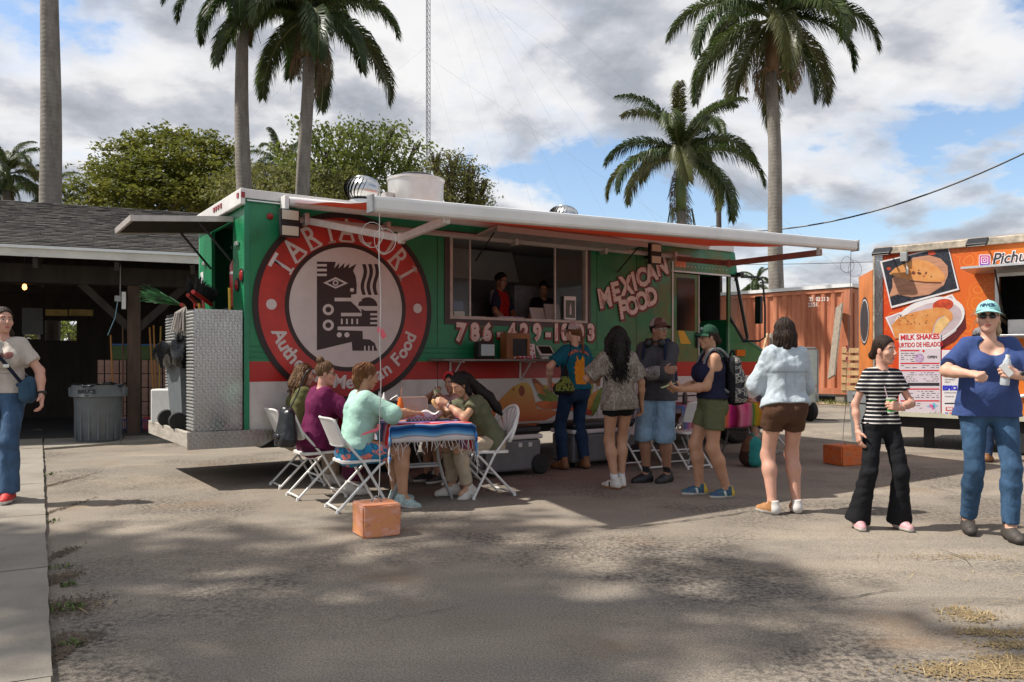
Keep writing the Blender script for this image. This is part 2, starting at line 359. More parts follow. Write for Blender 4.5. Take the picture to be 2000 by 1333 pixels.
# verge of grass and gravel before the container
vg = MB(); r_ = random.Random(5)
pts_front = [(4.5, 24.6), (6.5, 22.6), (8.4, 20.6), (9.6, 19.5), (12, 18.6), (18, 18.5), (40, 19)]
vv = [(x, y, ground_z(x, y) + .012) for x, y in pts_front] + [(x + 3 if x < 30 else x, y + 30, ground_z(x + 3, y + 30) + .03) for x, y in pts_front]
vg.add(vv, [(i, i + 1, 8 + i, 7 + i) for i in range(6)])
tag(vg.obj('verge', mat('verge_soil', (.27, .20, .115), .95, var=.45, vs_=5, bump=.5, bs=30)), kind='structure')
vspots = []
for i in range(70):
    t = r_.random(); a = Vector((5.5, 23.6, 0)).lerp(Vector((9.8, 19.6, 0)), t) + Vector((r_.uniform(.0, .9), r_.uniform(.0, .9), 0)); vspots.append((a, .18, .18, 30))
blades('verge_grass', vspots, mat('verge_blade', (.16, .17, .05), .8, var=.4), 'patchy grass on the verge in front of the orange container', 'grass', .16, seed=8)

# ------------------------------------------------------------------ open shed on the left
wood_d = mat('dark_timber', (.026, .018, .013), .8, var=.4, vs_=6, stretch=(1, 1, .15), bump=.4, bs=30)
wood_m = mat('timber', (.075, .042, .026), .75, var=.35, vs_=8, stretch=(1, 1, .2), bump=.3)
shed = empty('open_shed', S0, math.atan2(.389, .921), 'long dark open-fronted shed with shingle roof and white fascia', 'shed')
def shed_pt(px, py, y=0.):
    """pixel -> shed-local (x, z) on the plane y"""
    o = S0 + SY * y; k = (px - 1000) / F_PX; x = (k * o.y - o.x) / (SX.x - SX.y * k); Y = o.y + SX.y * x
    return x, CAM_H + (HOR - py) * Y / F_PX
XL, XR, RY, RZ, EZ = -9.0, 6.2, 5.4, 4.92, 3.20
sl = math.hypot(RY + .1, RZ - EZ); ang = math.atan2(RZ - EZ, RY + .1)
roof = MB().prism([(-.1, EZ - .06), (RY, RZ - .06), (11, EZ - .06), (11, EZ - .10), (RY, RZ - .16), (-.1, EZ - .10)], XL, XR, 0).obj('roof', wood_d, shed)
sh_m = [mat('shingle_a', (.048, .042, .037), .9, var=.3, vs_=9, bump=.4), mat('shingle_b', (.072, .062, .053), .9, var=.3, vs_=9, bump=.4), mat('shingle_c', (.032, .028, .026), .9, var=.3, vs_=9, bump=.4)]
mb = MB(); r_ = random.Random(11); rows = 40; step = sl / rows
Ms = Matrix.Translation((0, -.1, EZ - .05)) @ Matrix.Rotation(ang, 4, 'X')
for j in range(rows):
    x = XL + r_.uniform(0, .2)
    while x < XR:
        w = r_.uniform(.14, .30); mb.cm = r_.choice([0, 0, 1, 2]); dy = r_.uniform(-.012, .012); y0 = j * step + dy; t = r_.uniform(.012, .022)
        mb.add([(x, y0, .004), (min(XR, x + w - .006), y0, .004), (min(XR, x + w - .006), y0, .004 + t), (x, y0, .004 + t), (x, y0 + step + .03, .004), (min(XR, x + w - .006), y0 + step + .03, .004)], [(0, 1, 2, 3), (3, 2, 5, 4)], Ms); x += w
sh = mb.obj('shingles', sh_m, roof, fix=False); sh['kind'] = 'stuff'
MB().b2((XL, -.16, 3.04), (XR, -.115, 3.20)).obj('fascia', mat('fascia_white', (.60, .58, .53), .6, var=.12, vs_=3), shed)
MB().b2((XL, -.20, 3.17), (XR, -.165, 3.215)).obj('drip_edge', alu, shed)
MB().b2((XL, .78, 2.70), (XR, .96, 3.02)).obj('header_beam', wood_d, shed)
for x in (-8.5, shed_pt(262, 600, .9)[0], 3.0):
    MB().b2((x - .11, .80, .03), (x + .11, 1.0, 2.70), bev=.01).obj('post', wood_d if x < -4 else wood_m, shed)
    for s in (-1, 1):
        MB().box((0, 0, 0), (.13, .13, 1.25), ident((x + s * .42, .9, 2.28), (0, s * R(45), 0))).obj('brace', wood_d, shed)
for x in np.arange(XL + .5, XR, 1.2): MB().box((0, 0, 0), (.07, sl, .16), ident((x, RY / 2 - .05, (EZ + RZ) / 2 - .26), (ang, 0, 0))).obj('rafter', wood_d, shed)
for y in (3.0, 5.4): MB().b2((XL, y - .06, 2.85), (XR, y + .06, 3.05)).obj('tie_beam', wood_d, shed)
# back wall with two openings to the daylight behind it
bx = lambda px: shed_pt(px, 640, 6.2)[0]
bz = lambda py, px=170: shed_pt(px, py, 6.2)[1]
holes = [(bx(88), bx(113), bz(666), bz(628)), (bx(46), bx(80), bz(664), bz(655))]
M_wall = Matrix(((1, 0, 0, 0), (0, 0, -1, 6.2), (0, 1, 0, 0), (0, 0, 0, 1)))
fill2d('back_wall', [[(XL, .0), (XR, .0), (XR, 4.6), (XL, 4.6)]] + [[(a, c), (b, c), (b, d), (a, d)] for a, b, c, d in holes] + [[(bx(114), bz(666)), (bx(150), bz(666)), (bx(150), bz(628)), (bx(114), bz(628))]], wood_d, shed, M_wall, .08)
MB().b2((XL, .9, .0), (XL + .08, 6.2, 3.2)).obj('end_wall', wood_d, shed)
MB().b2((XR - .08, .9, .0), (XR, 6.2, 3.2)).obj('end_wall', wood_d, shed)
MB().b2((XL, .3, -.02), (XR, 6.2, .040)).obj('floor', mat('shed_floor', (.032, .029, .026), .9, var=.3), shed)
a, b = bx(45), bx(85)
MB().b2((a, 6.05, bz(655)), (b, 6.15, bz(605))).obj('wall_board', mat('pale_board', (.15, .16, .17), .6, var=.1), shed)
for x0, x1 in ((90, 133), (136, 182)):
    p0 = shed_pt(x0, 617, 4.2); p1 = shed_pt(x1, 606, 4.2)
    MB().b2((p0[0], 4.1, p0[1]), (p1[0], 4.3, p1[1])).obj('shelf_board', mat('yellow_board', (.30, .21, .06), .7, var=.3), shed)
# bulb in a cage under the roof
p = shed_pt(48, 560, 3.0); lp = empty('hanging_bulb', S0 + SX * p[0] + SY * 3.0 + Vector((0, 0, p[1])), 0, 'small lit amber bulb hanging under the shed roof', 'lamp')
MB().lathe([(.0, -.07), (.03, -.055), (.042, -.02), (.034, .02), (.018, .05), (0, .055)], 14).obj('bulb', mat('amber_glow', (1, .42, .10), .4, emit=5), lp, True)
MB().tube([(0, 0, .05), (0, 0, .75)], .006, 6).obj('cord', black, lp); MB().lathe([(.02, .04), (.024, .09), (.01, .11)], 12).obj('socket', black, lp)
p = shed_pt(83, 556, 3.2); lp2 = empty('unlit_bulb', S0 + SX * p[0] + SY * 3.2 + Vector((0, 0, p[1])), 0, 'unlit clear bulb hanging beside the lit amber one', 'lamp')
MB().lathe([(.0, -.07), (.03, -.055), (.042, -.02), (.034, .02), (.018, .05), (0, .055)], 14).obj('bulb', glass_m, lp2, True); MB().tube([(0, 0, .05), (0, 0, .75)], .006, 6).obj('cord', black, lp2)
def shed_world(px, py, y):
    x, z = shed_pt(px, py, y); return S0 + SX * x + SY * y + Vector((0, 0, z))
# low wall of pink blocks inside the shed, each block a piece; green locker on top of it
x0 = shed_pt(190, 700, 1.7)[0]; x1 = shed_pt(318, 700, 1.7)[0]; zt = shed_pt(250, 703, 1.7)[1]
lw = empty('block_wall', S0 + SX * x0 + SY * 1.7, math.atan2(.389, .921), 'low wall of pink ribbed blocks behind the rakes in the shed', 'wall')
MB().b2((0, .06, .04), (x1 - x0 + .5, .22, zt - .02)).obj('mortar', mat('mortar_dark', (.035, .028, .024), .95), lw)
pk = mat('pink_block', (.36, .21, .165), .9, var=.2, vs_=12, bump=.3)
nx_ = 13; nz_ = 5; bw = (x1 - x0 + .5) / nx_; bh = (zt - .04) / nz_; bme = MB().b2((.006, 0, .006), (bw - .012, .10, bh - .005), bev=.008).mesh('block')
for i in range(nx_):
    for j in range(nz_): link('block', bme, pk, lw, (i * bw, r_.uniform(-.006, .006), .04 + j * bh))
lk = empty('green_locker', S0 + SX * (x0 + .25) + SY * 1.75 + Vector((0, 0, zt + .0)), math.atan2(.389, .921), 'flat green box lying on the pink block wall', 'box')
MB().b2((0, 0, 0), (1.0, .32, .27), bev=.01).obj('box_body', mat('locker_green', (.07, .12, .035), .6, var=.2), lk); MB().b2((-.01, -.01, .272), (1.01, .33, .30)).obj('lid', mat('lid_blue', (.03, .13, .35), .5), lk)
def rake(px0, py0, px1, py1, y, colr, head, label, headw=.42):
    a = shed_world(px1, py1, y); b = shed_world(px0, py0, y + .15); r = empty('rake', a, math.atan2(.389, .921), label, 'rake', 'rakes leaning in the shed')
    d = b - a; dl = Vector((d.dot(SX), d.dot(SY), d.z))
    MB().tube([(0, 0, .0), dl], .016, 8).obj('handle', mat('handle_' + colr, {'orange': (.48, .20, .04), 'brown': (.14, .06, .03), 'yellow': (.50, .30, .06)}[colr], .5), r)
    if head:
        h = mat('rake_' + head, {'blue': (.03, .12, .42), 'red': (.45, .03, .02), 'navy': (.04, .05, .16)}[head], .45); mb = MB()
        for k in range(13):
            x = (k / 12 - .5) * headw; mb.box((0, 0, 0), (.011, .008, .30), ident((x * .85, -.05, -.13), (R(14), x * .5, 0)))
        mb.box((0, -.02, .02), (headw * .9, .025, .03)); mb.box((0, -.06, -.15), (headw * .98, .012, .02)); mb.obj('rake_head', h, r)
rake(216, 655, 222, 800, 1.45, 'orange', None, 'short orange rake handle left of the green box')
rake(253, 634, 252, 822, 1.3, 'orange', 'navy', 'rake with long orange handle and dark head in front of the pink wall', .5)
rake(240, 636, 240, 815, 1.5, 'brown', None, 'rake with dark brown handle beside the long orange one')
rake(292, 640, 302, 818, 1.3, 'orange', 'red', 'leaning rake with red head next to the truck bumper')
rake(300, 636, 306, 822, 1.45, 'orange', 'blue', 'upright rake with blue head next to the truck bumper', .55)
rake(314, 638, 309, 810, 1.6, 'yellow', None, 'yellowish rake handle nearest to the truck bumper')
# hose reel box on the post
p = shed_world(242, 588, .74); sw = empty('switch_box', p, math.atan2(.389, .921), 'white electrical conduit box on the shed post', 'electrical box')
MB().b2((-.035, -.05, -.15), (.035, .0, .16), bev=.008).obj('housing', white, sw); MB().b2((-.15, -.04, -.02), (-.045, .0, .09), bev=.008).obj('junction', galv, sw); MB().tube([(-.06, -.02, .09), (-.05, -.02, .9)], .010, 6).obj('conduit', galv, sw); MB().tube([(-.1, -.02, -.02), (-.14, -.03, -.3), (-.26, -.03, -.62)], .007, 6).obj('cable', mat('cable_blue', (.25, .45, .55), .5), sw)
# big grey round bin in front of the shed
def round_bin(loc, r0, r1, h, label, lip=True, rz=0.):
    b = empty('trash_bin', loc, rz, label, 'trash bin'); g = mat('bin_grey', (.115, .128, .138), .55, var=.12, vs_=6, bump=.08, bs=25)
    MB().lathe([(0, 0), (r0 * .94, 0), (r0, .03), (r1 * .97, h * .76), (r1 * .98, h * .78), (r1 * 1.10, h * .79), (r1 * 1.14, h * .80), (r1 * 1.06, h * .98), (r1 * 1.08, h), (r1 * 1.0, h), (r1 * .93, h * .6), (0, h * .55)], 40, cap=False).obj('bin_body', g, b, angle=35)
    mb = MB()
    for k in range(16):
        a = 6.283 * k / 16; mb.box((0, 0, 0), (.014, .03, h * .70), ident(((r0 + r1) / 2 * .985 * math.cos(a), (r0 + r1) / 2 * .985 * math.sin(a), h * .40), (0, math.atan2(r1 - r0, h) * .95, 0)) if False else ident(((r0 + r1) * .493 * math.cos(a), (r0 + r1) * .493 * math.sin(a), h * .39), (0, 0, a)))
    mb.obj('rib', g, b)
    for s in (-1, 1): MB().box((s * r1 * 1.13, 0, h * .87), (.05, .16, h * .17), bev=.02).obj('handle', g, b)
    # crumpled black liner folded over the rim
    mb = MB(); rr = random.Random(3)
    def lin_(u, v):
        a = u * 6.283; w = .012 * math.sin(a * 9 + v * 4) + .010 * math.sin(a * 17); rad = r1 * (1.0 + .10 * math.sin(v * 3.14)) + w; return (rad * math.cos(a), rad * math.sin(a), h * (.97 + .045 * math.sin(v * 3.14)) + .02 * math.sin(a * 5) + (v - .5) * -.03)
    mb.grid(lin_, 72, 5); mb.obj('liner', mat('bin_bag', (.010, .010, .011), .28, bump=.4, bs=18), b, True)
    return b
bb = round_bin(gnd(192, 861, .034), .33, .37, .92, 'big round grey trash bin standing in front of the open shed', rz=R(4))
MM = Matrix.Translation((0, -.425, .815)) @ Matrix.Rotation(R(90), 4, 'X')
text('lettering', 'BRUTE', .085, mat('print_black', (.01, .01, .012), .6), bb, MM, bold=.004, sx=1.1); text('lettering', 'Rubb', .03, MATS['print_black'], bb, Matrix.Translation((0, -.425, .755)) @ Matrix.Rotation(R(90), 4, 'X'), bold=.002)

# ------------------------------------------------------------------ orange shipping container
CD = Vector((2.25, -2.4, 0)).normalized(); CO = Vector((8.79, 21.5, 0)); cz0 = .47; cz1 = 3.30
ct = empty('shipping_container', (CO.x, CO.y, 0), math.atan2(CD.y, CD.x), 'rusty orange corrugated shipping container with white roof edge', 'container')
om = nodes_of('container_orange', .6)
_m, N, L, p_ = om; tc = N('ShaderNodeTexCoord')
st_ = N('ShaderNodeMapping', {0: tc.outputs['Object'], 'Scale': (3.0, 3.0, .5)}).outputs[0]
a_ = ramp_node(N, N('ShaderNodeTexNoise', {'Vector': st_, 'Scale': 1.4, 'Detail': 6, 'Roughness': .7}).outputs['Fac'], [(.30, (.33, .10, .048)), (.50, (.46, .160, .080)), (.68, (.54, .225, .125))])
b_ = N('ShaderNodeMixRGB', {0: ramp_node(N, N('ShaderNodeTexNoise', {'Vector': tc.outputs['Object'], 'Scale': 5, 'Detail': 8, 'Roughness': .75}).outputs['Fac'], [(.60, (0, 0, 0)), (.72, (.7, .7, .7))]), 1: a_, 2: (.20, .065, .03, 1)}).outputs[0]
L.new(b_, p_.inputs['Base Color']); om = _m
LEN = 9.0; mb = MB(); x = 0.; prof = []
while x > -LEN: prof += [(x, 0.), (x - .09, 0.), (x - .14, .055), (x - .23, .055)]; x -= .28
vs = [(a, b, cz0 + .16) for a, b in prof] + [(a, b, cz1 - .12) for a, b in prof]; n_ = len(prof)
mb.add(vs, [(i, i + 1, n_ + i + 1, n_ + i) for i in range(n_ - 1)]); mb.obj('corrugated_side', om, ct)
MB().b2((-LEN, -.012, cz0), (.0, .10, cz0 + .16)).obj('bottom_rail', om, ct); MB().b2((-LEN, -.012, cz1 - .12), (.0, .10, cz1 - .02)).obj('top_rail', om, ct)
MB().b2((-.02, -.016, cz0 - .002), (.15, .15, cz1 - .022)).obj('corner_post', om, ct)
MB().b2((-LEN, .102, cz0), (.14, 2.44, cz1 - .03)).obj('box_body', om, ct)
for k in range(2):
    MB().b2((.141, .17 + k * 1.12, cz0 + .1), (.19, 1.26 + k * 1.12, cz1 - .15), bev=.01).obj('door', om, ct)
    for q in (.3, .8): MB().tube([(.22, .17 + k * 1.12 + q, cz0 + .1), (.22, .17 + k * 1.12 + q, cz1 - .15)], .02, 8).obj('lock_rod', om, ct)
MB().b2((-LEN - .05, -.05, cz1), (.22, 2.5, cz1 + .09)).obj('roof_sheet', mat('white_sheet', (.72, .72, .70), .5, var=.08), ct)
for x in (-.15, -4.5, -8.6):
    for y in (.15, 2.2): MB().b2((x - .12, y - .12, .2), (x + .12, y + .12, cz0 - .001)).obj('support_block', concrete, ct)
wm_ = mat('stencil_white', (.66, .60, .56), .7)
def cont_pt(px, py):
    k = (px - 1000) / F_PX; x = (k * CO.y - CO.x) / (CD.x - CD.y * k); return x, CAM_H + (HOR - py) * (CO.y + CD.y * x) / F_PX
for tx, px, py in (('25', 1585, 585), ('02', 1598, 585), ('21', 1609, 585), ('3', 1617, 585), ('22G1', 1588, 596)):
    x, z = cont_pt(px, py); text('lettering', tx, .155, wm_, ct, Matrix.Translation((x, -.014, z)) @ Matrix.Rotation(R(90), 4, 'X'), bold=.004, sx=.8, space=1.0)
# plank, pallet, sticks leaning on it
pa = gnd(1620, 765, .28); pa = at(1624, 737, 20.6); pb = at(1640, 597, 21.45)
wp = empty('plank', pa, 0, 'wide weathered grey plank leaning against the orange container', 'plank'); d = pb - pa
MB().box((0, 0, 0), (.30, .045, 1), Matrix.Translation(d / 2) @ d.to_track_quat('Z', 'X').to_matrix().to_4x4() @ Matrix.Rotation(R(40), 4, 'Z') @ Matrix.Diagonal((1, 1, d.length, 1))).obj('board', mat('weathered_wood', (.25, .21, .165), .85, var=.3, vs_=6, stretch=(4, 4, .6), bump=.4), wp)
pw = mat('pallet_wood', (.46, .28, .13), .75, var=.3, vs_=7, bump=.3)
b0 = at(1690, 768, 20.2); pl = empty('pallet', b0, R(-28), 'wooden pallet standing on end beside the container door', 'pallet')
pl.rotation_euler = (R(-8), 0, R(-28))
for x in (-.5, 0, .5): MB().b2((x - .05, -.05, 0), (x + .05, .05, 1.15)).obj('stringer', pw, pl)
for k in range(6): MB().b2((-.55, -.075, .05 + k * .19), (.55, -.052, .17 + k * .19)).obj('slat', pw, pl)
for (a, b, w, nm, lb) in ((at(1470, 735, 20.5), at(1499, 652, 21.2), .035, 'wooden_stick', 'short tan stick leaning on the container by the truck hood'), (at(1505, 745, 20.5), at(1506, 652, 21.3), .05, 'fence_post', 'grey weathered post standing by the container')):
    e = empty(nm, a, 0, lb, 'post' if 'post' in nm else 'stick'); MB().tube([(0, 0, -.6), (b - a) * .97, b - a], [w, w, w * .55], 8).obj('shaft', mat('stick_tan', (.50, .33, .18), .8, var=.2) if 'stick' in nm else MATS['weathered_wood'], e)
# small parked cart with pale windscreen seen past the hood
gc = empty('utility_cart', at(1556, 800, 16.5).xy.to_3d() + Vector((0, 0, ground_z(5.6, 16.5))), R(20), 'pale green windscreen cart parked behind the food truck hood', 'cart')
cm = mat('cart_pale', (.50, .54, .49), .5, var=.1)
MB().b2((-.55, -.02, .75), (.5, .02, 1.48), bev=.018).obj('windscreen_panel', cm, gc); MB().tube([(-.57, 0, .4), (-.57, 0, 1.45), (-.5, 0, 1.51), (.45, 0, 1.51), (.52, 0, 1.45), (.52, 0, .4)], .022, 8).obj('frame', galv, gc)
MB().b2((-.6, .02, .35), (.55, 1.5, .75), bev=.08).obj('body', cm, gc)
for x in (-.5, .45):
    for y in (.15, 1.3): MB().lathe([(0, -.05), (.2, -.05), (.22, 0), (.2, .05), (0, .05)], 20, ident((x, y, .22), (0, R(90), 0))).obj('wheel', rubber, gc)

# ------------------------------------------------------------------ palms
def leafy(m, N, L, p, col):
    # thin leaf: part of the light comes through it
    tr = N('ShaderNodeBsdfTranslucent', {'Color': col}); mx = N('ShaderNodeMixShader', {0: .42, 1: p.outputs[0], 2: tr.outputs[0]}); out = [n for n in m.node_tree.nodes if n.type == 'OUTPUT_MATERIAL'][0]; L.new(mx.outputs[0], out.inputs[0])
def palm_mat(name, c):
    m, N, L, p = nodes_of(name, .42, spec=.5); tc = N('ShaderNodeTexCoord'); a = ramp_node(N, N('ShaderNodeTexNoise', {'Vector': tc.outputs['Object'], 'Scale': 2.5, 'Detail': 4}).outputs['Fac'], [(.33, tuple(x * .7 for x in c)), (.67, tuple(x * 1.4 for x in c))]); L.new(a, p.inputs['Base Color']); leafy(m, N, L, p, a); return m
palm_green = [palm_mat('palm_leaf_%d' % i, c) for i, c in enumerate([(.040, .068, .016), (.062, .090, .022), (.095, .10, .030)])]
palm_dry = mat('palm_leaf_dry', (.18, .13, .075), .7, var=.3)
rachis_m = mat('palm_rachis', (.11, .12, .04), .6)
def frond_mesh(name, L_, a0, droop, seed, dry=False, nl=112):
    """a feather leaf growing along +x, first rising at a0 then bending down; leaflets on both sides in two ranks"""
    r = random.Random(seed); n = 22; P = [Vector((0, 0, 0))]; a = a0
    for i in range(n): a -= droop / n * (.4 + 1.2 * i / n); P.append(P[-1] + Vector((math.cos(a), 0, math.sin(a))) * L_ / n)
    mb = MB(); mb.cm = 1; mb.tube(P, [.045 * (1 - .9 * i / n) + .004 for i in range(n + 1)], 5, cap=False); mb.cm = 0
    for k in range(nl):
        t = .10 + .90 * (k + r.random() * .6) / nl; i = min(n - 1, int(t * n)); q = P[i].lerp(P[i + 1], t * n - i if t * n - i < 1 else 1); tg = (P[i + 1] - P[i]).normalized(); nrm = Vector((-tg.z, 0, tg.x))
        ln = .70 * math.sin(math.pi * (t * .80 + .16)) ** .7 * L_ / 3.2
        for s in (-1, 1):
            for rank in (0, 1):
                if r.random() < .06: continue
                d = (Vector((0, s, 0)) * (1.0 if rank == 0 else .72) + tg * (.55 + .5 * t) + nrm * ((.12 if rank == 0 else .62) + r.uniform(-.22, .22))).normalized(); l2 = ln * r.uniform(.75, 1.1)
                g = Vector((0, 0, -1)); p1 = q + d * l2 * .45 + g * l2 * .05; p2 = q + d * l2 * .80 + g * l2 * r.uniform(.30, .72); wv = tg.cross(d).cross(d); wv = (tg - d * tg.dot(d)).normalized() * .0165
                mb.add([q + wv * .6, q - wv * .6, p1 - wv, p1 + wv, p2], [(0, 1, 2, 3), (3, 2, 4)])
    return mb.mesh(name, fix=False)
FR = {}
for g in range(3):
    for k, (a0, dr) in enumerate([(R(68), R(85)), (R(42), R(105)), (R(18), R(105)), (R(-8), R(88)), (R(-42), R(55))]):
        me = frond_mesh('frond', 3.2, a0, dr, g * 10 + k); me.materials.append(palm_green[g]); me.materials.append(rachis_m); FR[(g, k)] = me
me = frond_mesh('frond', 3.0, R(-38), R(60), 99, nl=46); me.materials.append(palm_dry); me.materials.append(palm_dry); FR['dry'] = me
def trunk_mat(name, c, c2):
    m, N, L, p = nodes_of(name, .85, spec=.2); tc = N('ShaderNodeTexCoord')
    ring = N('ShaderNodeTexWave', {'Vector': tc.outputs['Object'], 'Scale': 2.6, 'Distortion': 4.5, 'Detail': 3, 'Detail Scale': 2.0}, wave_type='BANDS', bands_direction='Z').outputs['Fac']
    st = N('ShaderNodeTexNoise', {'Vector': N('ShaderNodeMapping', {0: tc.outputs['Object'], 'Scale': (1, 1, .35)}).outputs[0], 'Scale': 4, 'Detail': 7, 'Roughness': .7}).outputs['Fac']
    a = ramp_node(N, st, [(.3, c), (.7, c2)]); b = N('ShaderNodeMixRGB', {0: .22, 1: a, 2: ramp_node(N, ring, [(.0, (.62, .6, .58)), (.35, (1, 1, 1))])}, blend_type='MULTIPLY').outputs[0]
    L.new(b, p.inputs['Base Color']); L.new(N('ShaderNodeBump', {'Strength': .22, 'Distance': .015, 'Height': ring}).outputs[0], p.inputs['Normal']); return m
tr_m = trunk_mat('palm_trunk', (.155, .135, .115), (.31, .285, .25)); shaft_m = mat('palm_crownshaft', (.085, .12, .030), .4, var=.3, vs_=2, stretch=(1, 1, .3))
shaft_br = mat('palm_crownshaft_brown', (.21, .125, .06), .6, var=.4, vs_=2, stretch=(1, 1, .3))
def palm(base, top, r0, r1, shaft, R_, n, seed, label, tint=(0, 0, 1, 1, 2), bulge=.06, dry=3, brown=False, low=.2, skip=None):
    r = random.Random(seed); t = empty('palm_tree', base, 0, label, 'palm tree', 'royal palms round the yard'); d = top - base
    pts = [d * (i / 14) + Vector((.05 * math.sin(i * .7 + seed), 0, 0)) * (i / 14) for i in range(15)]; rs = [r0 + (r1 - r0) * (i / 14) + bulge * r0 * math.sin(i / 14 * 3.14 * 1.5) + (.12 * r0 if i == 0 else 0) for i in range(15)]
    MB().tube(pts, rs, 20).obj('trunk', tr_m, t, True)
    MB().tube([d, d + Vector((0, 0, shaft * .25)), d + Vector((0, 0, shaft * .7)), d + Vector((0, 0, shaft * 1.05))], [r1 * 1.02, r1 * 1.18, r1 * .95, r1 * .5], 16).obj('crownshaft', shaft_br if brown else shaft_m, t, True)
    c = d + Vector((0, 0, shaft))
    for i in range(n):
        az = i * 2.399 + r.uniform(-.25, .25); q = (i + .5) / n; k = min(4, int(q * 4.99 * (1 - low) + low * 2 * q)); g = r.choice(tint); s = R_ / 3.2 * r.uniform(.88, 1.08) * (1.05 if 0 < k < 4 else .92)
        o = link('frond', FR[(g, k)], palm_green[g], t, c + Vector((0, 0, -.02 - .05 * k))); o.rotation_euler = (r.uniform(-.2, .2), r.uniform(-.12, .12), az); o.scale = (s,) * 3
    for i in range(dry):
        o = link('frond', FR['dry'], palm_dry, t, c + Vector((0, 0, -.25))); o.rotation_euler = (r.uniform(-.2, .2), r.uniform(.1, .5), r.uniform(0, 6.28)); o.scale = (R_ / 3.4 * r.uniform(.6, .85),) * 3
    # brown flower stalks under the crown
    mb = MB()
    for i in range(22):
        a = r.uniform(0, 6.28); l = r.uniform(.4, .9) * R_ / 3.2; p0 = Vector((math.cos(a) * r1, math.sin(a) * r1, -.02)); mb.tube([p0, p0 * 2.2 + Vector((0, 0, .10)), p0 * 3.0 + Vector((0, 0, -l))], [.02, .014, .006], 4)
    mb.obj('flower_stalk', shaft_br if seed % 2 else rachis_m, t, loc=d)
    return t
def gb(px, Y): x = (px - 1000) * Y / F_PX; return Vector((x, Y, ground_z(x, Y)))
palm(gb(97, 21.5), at(99, -260, 21.5), .25, .225, 1.5, 3.9, 18, 3, 'palm whose bare trunk stands at far left above the shed roof', bulge=.12)
palm(gb(487, 26), at(470, 50, 26), .29, .205, 1.5, 2.9, 24, 4, 'palm with leaning grey trunk left of the pair behind the food truck', low=.45)
palm(gb(580, 26.5), at(601, 112, 26.5), .27, .20, 1.5, 3.7, 24, 5, 'palm with paler trunk right of the pair behind the food truck', low=.35)
palm(gb(1331, 24), at(1330, 412, 24), .155, .145, 1.7, 2.9, 19, 6, 'short palm with green shaft behind the food truck awning', low=.62, dry=2, tint=(0, 0, 1, 2))
palm(gb(1521, 28), at(1508, 142, 28), .25, .215, 2.0, 4.0, 22, 7, 'tall palm with pale straight trunk rising behind the awning end', brown=True, low=.12, tint=(0, 1, 1, 2))
palm(gb(18, 34), at(14, 372, 34), .2, .17, .8, 2.4, 16, 8, 'small distant palm behind the shed at the left edge', dry=1)
palm(gb(92, 36), at(96, 400, 36), .2, .17, .6, 2.0, 12, 9, 'low far palm beside the leftmost bare trunk', dry=1)
palm(gb(548, 40), at(548, 350, 40), .2, .17, .8, 2.4, 14, 10, 'distant dark palm between the two trunks behind the truck', dry=0)
palm(gb(1475, 60), at(1478, 568, 60), .2, .16, .6, 2.0, 12, 12, 'tiny far palm top showing above the container roof', dry=0)
